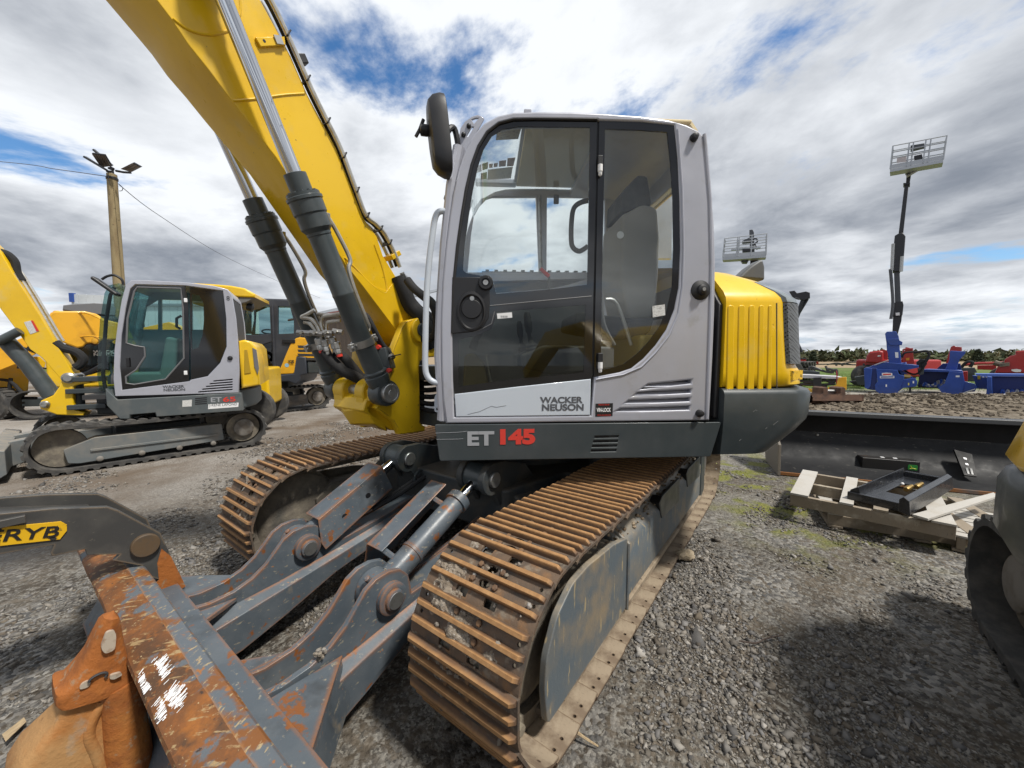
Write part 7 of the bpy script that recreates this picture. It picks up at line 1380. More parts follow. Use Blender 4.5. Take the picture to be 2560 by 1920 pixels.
for k in range(3):
    pts = KE([(0, 335), (100, 405), (215, 580), (330, 770), (425, 930), (470, 1000)], EKY); mb = MB(EU); mb.tube(smooth_path([(p[0] - 0.015 - 0.02 * k, EKY + 0.06 - 0.05 * k, p[1] + 0.02 + 0.015 * k) for p in pts], 4), 0.018, 6); mb.obj('boom_pipe', PIPE, ebm)
hz = KE([(0, 230), (60, 250), (120, 310), (140, 400), (180, 470)], EKY); mb = MB(EU); mb.tube(smooth_path([(p[0], EKY, p[1]) for p in hz], 5), 0.045, 10); mb.obj('hose_bundle', HOSE, ebm)
hz = KE([(475, 985), (540, 1030), (640, 1060), (700, 1110), (690, 1160), (640, 1190)], EKY); mb = MB(EU); mb.tube(smooth_path([(p[0], EKY + 0.05, p[1]) for p in hz], 5), 0.055, 10); mb.obj('hose_bundle', HOSE, ebm)
mb = plate(EU, KE([(200, 815), (262, 800), (325, 890), (252, 915)], EKY + .1), [], EKY + 0.10, EKY + 0.104); mb.obj('warning_label', PAPER, ebm, smooth=0)
mb = plate(EU, KE([(258, 801), (275, 800), (326, 888), (306, 893)], EKY + .1), [], EKY + 0.104, EKY + 0.107); mb.obj('label_stripe', REDTXT, ebm, smooth=0)
for z in (0.72, 0.95, 1.12):
    mb = MB(EU); mb.bx(0.45, 0.86, EKY - 0.16, EKY + 0.16, z, z + 0.07); mb.obj('pivot_bracket', SLATE, eb, bevel=0.01)
kq = KE([(640, 1450)], EKY)[0]; mb = MB(EU); mb.cyl((kq[0] - 0.02, EKY, 0.70), (kq[0] - 0.02, EKY, 1.22), 0.06, 14); mb.obj('swing_pin', SLATE_D, eb)
# ---------------------------------------------------------------- dark cabbed yellow excavator behind
vc = Vector((-6.9, 10.6, 0)); VT = Frame(vc, R(-128)); VU = Frame(vc, R(-165)); VY = 1.02
vio = thing('excavator', tuple(vc), 'amber yellow excavator with a charcoal cab marked VIO80, standing behind the small grey one', 'excavator')
mini_under(vio, VT, 1.05, 0.45, -1.05, 1.25, 0.31, mat('dusty black frame', (0.06, 0.058, 0.055), 0.7, layers=[((0.16, 0.13, 0.10), 5, 0.45, 0.7)]))
SV = lambda pts, y=VY: [VU.pix(*c10(*p), y) for p in pts]
VCAB = mat('charcoal cab paint', (0.032, 0.034, 0.042), 0.4, coat=0.2, layers=[((0.05, 0.052, 0.06), 3, 0.45, 0.7)])
v_out = SV([(120, 1060), (150, 600), (200, 330), (240, 240), (330, 225), (600, 232), (900, 250), (905, 660), (850, 720), (660, 1062)])
v_g1 = SV([(200, 640), (260, 320), (290, 295), (530, 300), (540, 330), (552, 640), (380, 655)])
v_g2 = SV([(640, 310), (780, 315), (830, 500), (825, 632), (640, 640)])
v_g3 = SV([(400, 780), (570, 730), (575, 1030), (405, 1035)])
mb = plate(VU, v_out, [v_g1, v_g2, v_g3], VY - 0.08, VY, 0.01); vcab = mb.obj('cab', VCAB, vio, smooth=40)
for g_ in (v_g1, v_g2): mb = MB(VU); mb.prism(g_, VY - 0.05, VY - 0.045, 'y'); mb.obj('window', GLASS_T, vcab, smooth=0)
mb = MB(VU); mb.prism(v_g3, VY - 0.05, VY - 0.045, 'y'); mb.obj('window', glass_mat('dark smoked glass', (0.10, 0.11, 0.10)), vcab, smooth=0)
mb = plate(VU, v_out, [SV([(230, 330), (330, 300), (330, 640), (210, 640)], VY - 1), SV([(360, 300), (560, 305), (600, 640), (370, 640)], VY - 1), SV([(640, 310), (830, 320), (840, 640), (640, 640)], VY - 1)], VY - 1.0, VY - 0.93, 0.004); mb.obj('far_side', VCAB, vcab)
mb = MB(VU); xs_ = [p[0] for p in v_out]; zt_ = max(p[1] for p in v_out); mb.bx(min(xs_) + 0.2, max(xs_) - 0.2, VY - 0.95, VY - 0.04, zt_ - 0.10, zt_ + 0.03); mb.obj('roof', VCAB, vcab, bevel=0.04)
mb = MB(VU); pp = SV([(575, 300), (605, 1030)]); mb.tube([(pp[0][0], VY + 0.01, pp[0][1]), (pp[1][0], VY + 0.01, pp[1][1])], 0.03, 8); mb.obj('door_post', VCAB, vcab)
kq = SV([(770, 725)])[0]; mb = MB(VU); mb.obox((kq[0], VY + 0.02, kq[1]), (0.30, 0.04, 0.11)); mb.obj('door_handle', BLACK, vcab, bevel=0.02)
mb = MB(VU); mb.bx(-0.5, 0.1, VY - 0.8, VY - 0.3, 1.05, 1.7); mb.obj('seat', INTER, vcab, bevel=0.06)
sw = SV([(450, 600)])[0]; mb = MB(VU); mb.tube([(sw[0] + 0.16 * math.cos(a_), VY - 0.5 + 0.1 * math.sin(a_), sw[1] + 0.05 * math.sin(a_)) for a_ in [R(i * 20) for i in range(18)]], 0.02, 6, close=True); mb.obj('steering_lever', INTER, vcab)
mb = plate(VU, SV([(415, 1075), (660, 1065), (700, 970), (740, 870), (800, 740), (855, 690), (900, 680), (1120, 700), (1120, 960), (1000, 930), (870, 900), (845, 1090), (820, 1110), (680, 1118), (415, 1132)]), [], VY - 1.9, VY + 0.02, 0.02); vb2 = mb.obj('body', Y_ORG, vio)
for k in range(4):
    mb = MB(VU); mb.prism(SV([(875, 775 + k * 48), (1120, 780 + k * 48), (1120, 808 + k * 48), (885, 806 + k * 48)]), VY + 0.018, VY + 0.024, 'y'); mb.obj('side_louvre', INTER, vb2, smooth=0)
mb = plate(VU, SV([(210, 1130), (680, 1122), (830, 1108), (860, 910), (905, 905), (975, 915), (985, 1110), (910, 1130), (905, 1190), (860, 1240), (770, 1205), (210, 1210)]), [], VY - 1.9, VY + 0.04, 0.03); mb.obj('skirt', mat('blue black skirt', (0.035, 0.04, 0.052), 0.5), vio)
mb = MB(VU); mb.bx(-0.8, 0.9, -0.9, 0.6, 0.62, 1.0); mb.obj('base_core', SLATE_D, vio)
mb = plate(VU, SV([(985, 960), (1130, 980), (1130, 1100), (990, 1110)]), [], VY - 1.8, VY, 0.03); mb.obj('counterweight', SLATE, vio)
txt(VU, 'ViO80', c10(760, 0)[0], c10(0, 985)[1], c10(832, 0)[0], 0.11, VY + 0.045, BLACKTXT, vio, bold=0.004)
kq = SV([(748, 1010)])[0]; mb = MB(VU); mb.lathe((kq[0], VY + 0.02, kq[1]), (kq[0], VY + 0.05, kq[1]), [(0, 0), (0, 0.05), (0.004, 0.05), (0.004, 0)], 18); mb.obj('round_sticker', mat('pale blue sticker', (0.3, 0.5, 0.6), 0.5), vio)
mb = MB(VU); mb.prism(SV([(530, 1150), (628, 1148), (628, 1198), (532, 1202)]), VY + 0.04, VY + 0.045, 'y'); mb.obj('plate_sticker', WHITE, vio, smooth=0)
# its boom, reaching to the left behind the small machine
mb = plate(VU, [(0.9, 1.5), (1.2, 1.9), (2.0, 2.35), (2.9, 2.1), (3.6, 1.5), (3.5, 1.35), (2.8, 1.85), (2.0, 2.0), (1.4, 1.6), (1.2, 1.3)], [], -0.15, 0.15, 0.01); mb.obj('boom', Y_ORG, vio)
# ---------------------------------------------------------------- compact loader with a yellow roof between the two
lc = at_depth(612, 760, 8.2); LU = Frame((lc.x, lc.y, 0), R(-160))
ldr = thing('compact_loader', (lc.x, lc.y, 0), 'compact loader with a yellow roof, half hidden behind the small grey excavator', 'loader')
SL = lambda pts, y=0.6: [LU.pix(*c2(*p), y) for p in pts]
rt = SL([(900, 680), (1035, 688), (1100, 694), (1165, 706), (1215, 735), (1216, 750), (1120, 748), (900, 735)])
mb = plate(LU, rt, [], -0.55, 0.6, 0.03); mb.obj('roof', Y_PAINT, ldr)
mb = plate(LU, SL([(900, 737), (1120, 749), (1216, 751), (1175, 775), (1130, 785), (900, 775)], 0.57), [], -0.5, 0.57, 0.02); mb.obj('roof_lining', mat('grey canopy', (0.16, 0.155, 0.15), 0.7), ldr)
kq = SL([(1163, 790)])[0]; mb = MB(LU); mb.lathe((kq[0], 0.4, kq[1]), (kq[0] - 0.12, 0.4, kq[1] - 0.02), [(0, 0.0), (0, 0.07), (0.1, 0.09), (0.13, 0.0)], 14); mb.obj('work_lamp', BLACK, ldr)
for y in (-0.45, 0.5):
    a = SL([(1148, 795), (1125, 880), (1118, 1010)], y); mb = MB(LU); mb.tube([(p[0], y, p[1]) for p in a], 0.045, 8); mb.obj('cab_pillar', VCAB, ldr)
mb = MB(LU); mb.bx(-0.5, 1.4, -0.6, 0.6, 0.45, 1.25); mb.obj('body', Y_PAINT, ldr, bevel=0.06)
for x in (-0.2, 1.1):
    for y in (-0.72, 0.6):
        mb = MB(LU); mb.lathe((x, y, 0.42), (x, y + 0.2, 0.42), [(0, 0.2), (0, 0.38), (0.03, 0.42), (0.17, 0.42), (0.2, 0.38), (0.2, 0.2)], 28); mb.obj('tyre', RUBBER, ldr)
# ---------------------------------------------------------------- yellow excavators further left
D8 = 8.8
def flat(pts, d, th, name, m_, parent, bev=0.015, f=c9):
    rf, rd = radial(parent, d); P = [rf.pix(*f(*p), rd) for p in pts]; mb = plate(rf, P, [], rd, rd + th, bev); return mb.obj(name, m_, parent, smooth=40)
def radial(parent, d):
    """frame whose y axis points from the camera to the thing, so that depth is built straight behind each outline"""
    while parent.parent: parent = parent.parent
    a = math.atan2(parent.location.x, parent.location.y); return Frame((0, 0, 0), -a), d / math.cos(a)
x4 = at_depth(*c9(620, 1100), D8 + 0.6)
e4 = thing('excavator', (x4.x, D8 + 0.8, 0), 'yellow excavator with its thick arched boom lowered across a dark glazed cab', 'excavator')
bpx = [(405, 760), (420, 735), (470, 722), (560, 722), (700, 722), (800, 745), (868, 790), (1100, 850), (1250, 900), (1250, 1010), (1100, 960), (860, 960), (780, 985), (720, 990), (690, 1020), (640, 1028), (560, 1000), (430, 940), (380, 880), (360, 800)]
flat(bpx, D8 - 0.3, 0.32, 'boom', Y_ORG, e4, 0.03); bm4 = e4.children[-1]
for px in ((455, 745), (780, 968), (635, 993)):
    p = at_depth(*c9(*px), D8 - 0.32); mb = MB(); mb.lathe((p.x, p.y, p.z), (p.x, p.y + 0.06, p.z), [(0, 0.0), (0, 0.05), (0.01, 0.07), (0.06, 0.075), (0.06, 0)], 18); mb.obj('boom_pin', Y_ORG, bm4)
mb = MB(); mb.tube(smooth_path([tuple(at_depth(*c9(*p), D8 - 0.31)) for p in [(440, 835), (560, 765), (680, 735), (790, 765), (868, 810)]], 5), 0.018, 6); mb.obj('boom_rib', Y_ORG, bm4)
mb = MB(); mb.tube(smooth_path([tuple(at_depth(*c9(*p), D8 - 0.31)) for p in [(570, 985), (640, 945), (750, 930), (860, 945)]], 5), 0.018, 6); mb.obj('boom_rib', Y_ORG, bm4)
flat([(520, 710), (525, 675), (600, 665), (780, 655), (890, 662), (960, 690), (960, 760), (700, 740)], D8 + 0.9, 0.9, 'cab_roof', mat('grey roof', (0.14, 0.145, 0.155), 0.5), e4)
flat([(520, 1000), (900, 960), (960, 1000), (960, 1230), (880, 1210), (760, 1250), (640, 1270), (560, 1210), (520, 1110)], D8 + 0.2, 0.04, 'cab_door', BLACKPRINT, e4, 0.0); dr4 = e4.children[-1]
flat([(545, 1050), (620, 1040), (640, 1090), (610, 1160), (560, 1180)], D8 + 0.17, 0.03, 'door_window', GLASS_L, dr4, 0.0)
for s_, yy in (('WACKER', 1072), ('NEUSON', 1095)):
    rf, rd = radial(dr4, D8 + 0.2); a0 = rf.pix(*c9(775, yy), rd - 0.012); t_ = text_mb(rf, s_, a0[0], a0[1], rd - 0.012, 0.095, flip=1, sx=1.2, bold=0.001); t_.obj('lettering', WHITE, dr4, smooth=0)
mb = MB(); mb.tube(smooth_path([tuple(at_depth(*c9(*p), D8 + 0.1)) for p in [(600, 1240), (700, 1245), (780, 1210), (850, 1170)]], 4), 0.05, 8); mb.obj('door_sill', BLACK, dr4)
b4o = Frame((x4.x, D8 + 1.3, 0), R(-150)); mb = MB(b4o); mb.bx(-1.6, 0.9, -1.1, 0.5, 0.7, 1.45); mb.obj('body', Y_PAINT, e4, bevel=0.06)
mb = MB(b4o); mb.bx(-0.6, 0.6, -1.0, 0.3, 1.45, 2.5); mb.obj('cab_shell', INTER, e4, bevel=0.08)
for sg in (-1, 1): rubber_track(e4, b4o, sg * 0.85 - 0.3, 0.45, -1.1, 1.1, 0.33, 0.02, lugs=False)
# beacon seen through the cab of the small machine
p = at_depth(*c9(1115, 640), 9.6); mb = MB(); mb.lathe((p.x, p.y, p.z - 0.08), (p.x, p.y, p.z + 0.12), [(0, 0.07), (0.03, 0.07), (0.04, 0.06), (0.12, 0.055), (0.16, 0.03), (0.17, 0)], 14); mb.obj('beacon', mat('amber lens', (0.6, 0.2, 0.01), 0.2), e4)
mb = MB(); mb.cyl((p.x, p.y, 2.4), (p.x, p.y, p.z - 0.08), 0.03, 8); mb.obj('beacon_post', BLACK, e4)
# wheeled machine with lettered frame at the far left
xw = at_depth(*c9(0, 1480), 9.0)
wm = thing('wheeled_excavator', (xw.x, 9.3, 0), 'yellow wheeled machine with black lettering on its frame, behind the small excavator boom', 'wheeled excavator')
flat([(-400, 1160), (-200, 1050), (50, 1000), (200, 935), (300, 950), (330, 1060), (180, 1145), (0, 1215), (-400, 1360)], 9.0, 0.5, 'frame_beam', Y_ORG, wm); fb = wm.children[-1]
rf, rd = radial(fb, 9.0); a0 = rf.pix(*c9(92, 1108), rd); t_ = text_mb(WORLD, 'IMA', 0, 0, 0, 0.36, flip=1, sx=1.25, bold=0.006); rot = R(16)
mb = MB(rf); mb.q = t_.q; mb.m = t_.m; mb.v = [rf(a0[0] + v.x * math.cos(rot) - v.z * math.sin(rot), rd - 0.012 + v.y, a0[1] + v.x * math.sin(rot) + v.z * math.cos(rot)) for v in t_.v]; mb.obj('lettering', BLACKTXT, fb, smooth=0)
flat([(0, 1120), (60, 1160), (240, 1100), (330, 1100), (380, 1150), (330, 1330), (240, 1300), (230, 1420), (120, 1430), (0, 1400), (-200, 1380), (-200, 1150)], 9.4, 0.8, 'chassis', Y_PAINT, wm)
flat([(300, 1300), (430, 1310), (430, 1355), (300, 1360)], 9.2, 0.3, 'step', Y_PAINT, wm); flat([(60, 1440), (420, 1450), (420, 1510), (60, 1520)], 9.3, 0.5, 'drawbar', SLATE, wm)
for k, px in enumerate(([(150, 1200), (160, 1120), (210, 1150), (200, 1230)], [(250, 1230), (270, 1120), (300, 1180), (380, 1200)], [(0, 1290), (90, 1310), (180, 1400), (120, 1330)], [(90, 1280), (85, 1400), (180, 1440), (300, 1445)])):
    mb = MB(); mb.tube(smooth_path([tuple(at_depth(*c9(*p), 9.1)) for p in px], 5), 0.035 if k > 1 else 0.02, 8); mb.obj('hose', HOSE, wm)
p = at_depth(*c9(-60, 1490), 8.9); rw_ = 0.36
mb = MB(); prof = [(0, 0.18), (0.0, rw_ - 0.05), (0.04, rw_), (0.26, rw_), (0.30, rw_ - 0.05), (0.30, 0.18)]; mb.lathe((p.x, p.y, rw_), (p.x + 0.02, p.y + 0.3, rw_), prof, 30); ty = mb.obj('tyre', RUBBER, wm)
for k in range(22):
    a = 2 * math.pi * k / 22; mb = MB(); mb.obox((p.x + (rw_ + 0.008) * math.cos(a), p.y + 0.15, rw_ + (rw_ + 0.008) * math.sin(a)), (0.03, 0.28, 0.05), ry=-a); mb.obj('tread_block', RUBBER, ty)
mb = MB(); mb.lathe((p.x, p.y - 0.02, rw_), (p.x, p.y + 0.1, rw_), [(0, 0), (0, 0.12), (0.05, 0.17), (0.1, 0.17), (0.1, 0)], 20); mb.obj('rim', Y_PAINT, wm)
# ================================================================ RIGHT BACKGROUND
kk = lambda x, y: (1900 + x * .2984, 700 + y * .2984)
jj = lambda x, y: (1900 + x * .2984, 1000 + y * .2984)
c8r = lambda x, y: (1760 + x * .2893, 320 + y * .2893)
# ---------------------------------------------------------------- long black snow pusher lying behind the excavator
p0 = on_z(*jj(165, 608), 0.02); p1 = on_z(*jj(1980, 785), 0.02); hd = math.atan2(p1.y - p0.y, p1.x - p0.x)
PU = Frame((p0.x, p0.y, 0), hd)                        # x along the blade to the right, y away from the camera
PB_ = mat('shaded black blade paint', (0.0055, 0.0055, 0.006), 0.55, spec=0.25, layers=[((0.012, 0.012, 0.013), 3, 0.45, 0.7)], rvar=0.1)  # black paint with the shade under the overhang put into its colour
PBL = mat('scuffed dark grey blade steel', (0.014, 0.0145, 0.016), 0.6, spec=0.25, layers=[((0.04, 0.04, 0.04), 2.2, 0.5, 0.75, (0.5, 1, 2)), ((0.075, 0.07, 0.062), 14, 0.62, 0.72, (1, 1, 3))], rvar=0.1)
PLEN = 3.9; dpt = 0.72
zt1 = PU.pix(*jj(1250, 118), dpt + 0.05)[1]
pw = thing('snow_pusher', tuple(PU.o), 'long black steel snow pusher blade lying open side up behind the excavator', 'blade')
prof = [(0.0, 0.02), (0.25, 0.03), (0.45, 0.07), (0.60, 0.17), (0.68, 0.32), (0.71, 0.45)]
mb = MB(PU); mb.prism([(y, z) for y, z in prof] + [(y + 0.02, z - 0.012) for y, z in prof[::-1]], 0.0, PLEN, 'x'); mb.obj('lower_moldboard', PBL, pw, smooth=60)
mb = MB(PU); mb.prism([(0.712, 0.45), (0.70, 0.6), (0.66, zt1 - 0.06), (0.70, zt1 - 0.05), (0.74, 0.6), (0.735, 0.45)], 0.0, PLEN, 'x'); mb.obj('upper_moldboard', PB_, pw, smooth=60)
mb = MB(PU); mb.bx(-0.02, PLEN + 0.02, 0.60, 0.76, zt1 - 0.062, zt1); mb.obj('top_rail', mat('dull grey rail', (0.055, 0.057, 0.06), 0.45), pw, bevel=0.012)
mb = MB(PU); mb.bx(0.0, PLEN, -0.025, 0.0, 0.0, 0.035); mb.obj('cutting_edge', mat('rusty cutting edge', (0.24, 0.10, 0.03), 0.7, layers=[((0.12, 0.1, 0.09), 3, 0.5, 0.65)]), pw)
for x in (-0.035, PLEN + 0.005):
    mb = MB(PU); mb.prism([(-0.06, 0.0), (-0.03, 0.38), (0.3, 0.55), (0.66, zt1), (0.78, zt1), (0.78, 0.3), (0.6, 0.02)], x, x + 0.03, 'x'); mb.obj('end_plate', mat('dusty end plate', (0.16, 0.14, 0.115), 0.7) if x < 0 else PB_, pw, bevel=0.004)
kq = PU.pix(*jj(480, 290), 0.70); mb = MB(PU); mb.lathe((kq[0], 0.68, kq[1]), (kq[0], 0.71, kq[1]), [(0, 0), (0, 0.014), (0.02, 0.016), (0.02, 0)], 8); mb.obj('bolt', STEEL, pw)
for k in range(4):
    mb = MB(PU); x = 0.5 + k * 0.95; mb.prism([(0.74, 0.1), (0.74, zt1 - 0.1), (0.95, 0.4), (0.95, 0.1)], x, x + 0.03, 'x'); mb.obj('back_rib', PB_, pw)
# toolbox on the blade floor
tx0 = PU.pixz(*jj(850, 580), 0.05); tx1 = PU.pixz(*jj(1300, 605), 0.05)
tb_ = thing('steel_box', tuple(PU(tx0[0], tx0[1], 0.04)), 'black rectangular steel box with a small green emblem lying in the snow pusher', 'box')
wb = tx1[0] - tx0[0]
mb = MB(PU); mb.bx(tx0[0], tx0[0] + wb, tx0[1], tx0[1] + 0.16, 0.058, 0.205); bxo = mb.obj('shell', mat('black painted box', (0.012, 0.011, 0.011), 0.4, layers=[((0.09, 0.045, 0.025), 5, 0.62, 0.72)]), tb_, bevel=0.01)
for fx in (0.36, 0.58):
    mb = MB(PU); mb.bx(tx0[0] + wb * fx, tx0[0] + wb * fx + 0.04, tx0[1] + 0.05, tx0[1] + 0.08, 0.206, 0.216); mb.obj('lug', WHITE, tb_, bevel=0.003)
GREENM = mat('green emblem', (0.02, 0.22, 0.03), 0.5); YELM = mat('yellow emblem line', (0.55, 0.55, 0.05), 0.5)
ex = tx0[0] + wb * 0.875
mb = plate(PU, rounded([(ex - 0.045, 0.095), (ex + 0.045, 0.095), (ex + 0.045, 0.16), (ex - 0.045, 0.16)], 0.015), [], tx0[1] - 0.004, tx0[1] - 0.0005); em_ = mb.obj('emblem', GREENM, tb_, smooth=0)
mb = MB(PU); mb.tube([(ex - 0.028, tx0[1] - 0.005, 0.112), (ex + 0.0, tx0[1] - 0.005, 0.12), (ex + 0.03, tx0[1] - 0.005, 0.112)], 0.004, 5); mb.tube([(ex - 0.01, tx0[1] - 0.005, 0.12), (ex - 0.02, tx0[1] - 0.005, 0.145)], 0.004, 5); mb.obj('emblem_mark', YELM, em_, smooth=0)['kind'] = 'stuff'
# bracket plate leaning inside
bp0 = [PU.pix(*jj(*p), y) for p, y in (((1640, 430), 0.55), ((1790, 470), 0.55), ((1825, 655), 0.30), ((1715, 640), 0.30))]
brk_ = thing('bracket_plate', tuple(PU(bp0[0][0], 0.4, 0.05)), 'black slotted bracket plate leaning in the snow pusher', 'bracket')
def lean(u, v):                                        # plate coordinates -> point on the leaning plane
    a = Vector((bp0[0][0], 0.60, bp0[0][1])); b_ = Vector((bp0[1][0], 0.60, bp0[1][1])); c = Vector((bp0[2][0], 0.33, bp0[2][1])); d = Vector((bp0[3][0], 0.33, bp0[3][1]))
    return a * (1 - u) * (1 - v) + b_ * u * (1 - v) + c * u * v + d * (1 - u) * v
def lean_box(u0, u1, v0, v1, t, name, m_):
    mb = MB(PU); q_ = [lean(u0, v0), lean(u1, v0), lean(u1, v1), lean(u0, v1)]; n_ = (q_[1] - q_[0]).cross(q_[3] - q_[0]).normalized(); n_ = n_ if n_.y < 0 else -n_
    mb.add([tuple(v) for v in q_] + [tuple(v + n_ * t) for v in q_], [(0, 1, 2, 3), (7, 6, 5, 4), (0, 4, 5, 1), (1, 5, 6, 2), (2, 6, 7, 3), (3, 7, 4, 0)]); return mb.obj(name, m_, brk_, smooth=0)
lean_box(0, 1, 0, 1, 0.02, 'plate', PB_)
for v0 in (0.26, 0.50): lean_box(0.38, 0.58, v0, v0 + 0.08, 0.024, 'slot_insert', WHITE)
lean_box(0.3, 0.45, 0.7, 0.95, 0.024, 'slot_groove', SLATE); lean_box(0.6, 0.75, 0.7, 0.95, 0.024, 'slot_groove', SLATE)
# ---------------------------------------------------------------- pallets
PAL = mat('weathered pallet wood', (0.27, 0.225, 0.17), 0.85, layers=[((0.24, 0.195, 0.14), 3, 0.42, 0.66, (1, 1, 1)), ((0.46, 0.41, 0.33), 6, 0.55, 0.72), ((0.13, 0.10, 0.075), 24, 0.62, 0.70, (5, 5, 1))], bump=(45, 0.4, 0.004))
PALW = mat('pale grey pallet board', (0.44, 0.42, 0.385), 0.8, layers=[((0.40, 0.37, 0.32), 5, 0.45, 0.7), ((0.22, 0.19, 0.15), 20, 0.64, 0.72, (4, 4, 1))], bump=(45, 0.4, 0.004))
a, b_ = on_z(*jj(570, 1062), 0), on_z(*jj(1340, 1190), 0); hdp = math.atan2(b_.y - a.y, b_.x - a.x)
P1 = Frame((a.x, a.y, 0), hdp)
pal1 = thing('pallet', tuple(P1.o), 'lower wooden pallet carrying the broken one, its front stringer resting on the gravel', 'pallet', )
for y in (0.0, 0.48, 0.96):
    mb = MB(P1); mb.bx(0, 1.2, y, y + 0.045, 0.022, 0.112); mb.obj('stringer', PAL, pal1, bevel=0.003)
for x in (0.0, 0.28, 0.56, 0.84, 1.1):
    mb = MB(P1); mb.bx(x, x + 0.1, -0.005, 1.01, 0.114, 0.134); mb.obj('deck_board', PALW if x < .2 else PAL, pal1, bevel=0.003)
for x in (0.0, 0.55, 1.1):
    mb = MB(P1); mb.bx(x, x + 0.1, -0.005, 1.01, 0.0, 0.020); mb.obj('bottom_board', PAL, pal1, bevel=0.003)
# upper pallet, broken
u0 = on_z(*jj(255, 772), 0.255); u1 = on_z(*jj(1650, 1045), 0.255); hdu = math.atan2(u1.y - u0.y, u1.x - u0.x); Lu = (u1 - u0).length
P2 = Frame((u0.x, u0.y, 0), hdu)
pal2 = thing('pallet', (u0.x, u0.y, 0.14), 'broken weathered pallet with missing boards stacked on the lower pallet under the black frame', 'pallet')
wid = 0.95
for k, y in enumerate((0.0, wid * 0.5, wid - 0.045)):
    mb = MB(P2); mb.bx(0, Lu, y, y + 0.045, 0.138, 0.235); mb.obj('stringer', PAL, pal2, bevel=0.003)
def board(fr, x0, x1, xa, xb, y0, y1, z, name, m_, parent, t=0.018):
    mb = MB(fr); mb.add([(x0, y0, z), (x1, y0, z), (xb, y1, z), (xa, y1, z), (x0, y0, z + t), (x1, y0, z + t), (xb, y1, z + t), (xa, y1, z + t)], [(3, 2, 1, 0), (4, 5, 6, 7), (0, 1, 5, 4), (1, 2, 6, 5), (2, 3, 7, 6), (3, 0, 4, 7)]); return mb.obj(name, m_, parent, bevel=0.002)
board(P2, 0.0, 0.13, 0.0, 0.13, -0.01, wid, 0.237, 'deck_board', PALW, pal2)
board(P2, 0.34, 0.43, 0.36, 0.45, 0.0, wid, 0.237, 'deck_board', PALW, pal2)
board(P2, Lu - 0.13, Lu, Lu - 0.13, Lu, -0.01, wid, 0.237, 'deck_board', PALW, pal2)
board(P2, Lu - 0.45, Lu - 0.36, Lu - 0.42, Lu - 0.33, 0.0, wid, 0.237, 'deck_board', PAL, pal2)
for x in (0.0, Lu * 0.5, Lu - 0.1): board(P2, x, x + 0.1, x, x + 0.1, 0.0, wid, 0.118 + 0.018, 'bottom_board', PAL, pal2, 0.002)
# loose boards
l0, l1 = on_z(*jj(1340, 985), 0.27), on_z(*jj(1900, 830), 0.27); dr_ = (l1 - l0).normalized(); nr_ = Vector((-dr_.y, dr_.x, 0)) * 0.045
mb = MB(); l0.z = 0.262; l1 = l1 + dr_ * 0.06; l1.z = 0.29
mb.add([tuple(l0 - nr_), tuple(l1 - nr_), tuple(l1 + dr_ * 0.08 + nr_ * 0.2), tuple(l0 + nr_)] + [tuple(v + Vector((0, 0, 0.018))) for v in (l0 - nr_, l1 - nr_, l1 + dr_ * 0.08 + nr_ * 0.2, l0 + nr_)], [(3, 2, 1, 0), (4, 5, 6, 7), (0, 1, 5, 4), (1, 2, 6, 5), (2, 3, 7, 6), (3, 0, 4, 7)])
tag(mb.obj('loose_board', PALW, bevel=0.002), 'pale loose board lying slantwise across the right end of the broken pallet', 'board')
l0, l1 = on_z(*jj(1600, 1005), 0.285), on_z(*jj(1660, 800), 0.29); dr_ = (l1 - l0).normalized(); nr_ = Vector((-dr_.y, dr_.x, 0)) * 0.06
# slatted pallet to the right
s0 = on_z(*jj(1650, 1130), 0.13); s1 = on_z(*jj(2190, 1250), 0.13); s3 = on_z(*jj(1690, 900), 0.13)
hs = math.atan2(s1.y - s0.y, s1.x - s0.x); P3 = Frame((s0.x, s0.y, 0), hs); L3 = 1.0; W3 = min(max((s3 - s0).dot(P3.y), 0.8), 1.25)
pal3 = thing('pallet', tuple(P3.o), 'clean slatted pallet of narrow pale boards lying between the broken pallet and the tracked machine', 'pallet')
for x in (0.0, 0.48, 0.95):
    mb = MB(P3); mb.bx(x, x + 0.045, 0, W3, 0.022, 0.11); mb.obj('stringer', PAL, pal3, bevel=0.003)
for k in range(8):
    y = k * (W3 - 0.09) / 7; mb = MB(P3); mb.bx(-0.02, L3 + 0.02, y, y + 0.088, 0.112, 0.13); mb.obj('deck_board', PALW, pal3, bevel=0.003)
for k in range(3):
    y = k * (W3 - 0.09) / 2; mb = MB(P3); mb.bx(-0.02, L3 + 0.02, y, y + 0.09, 0.0, 0.02); mb.obj('bottom_board', PAL, pal3, bevel=0.003)
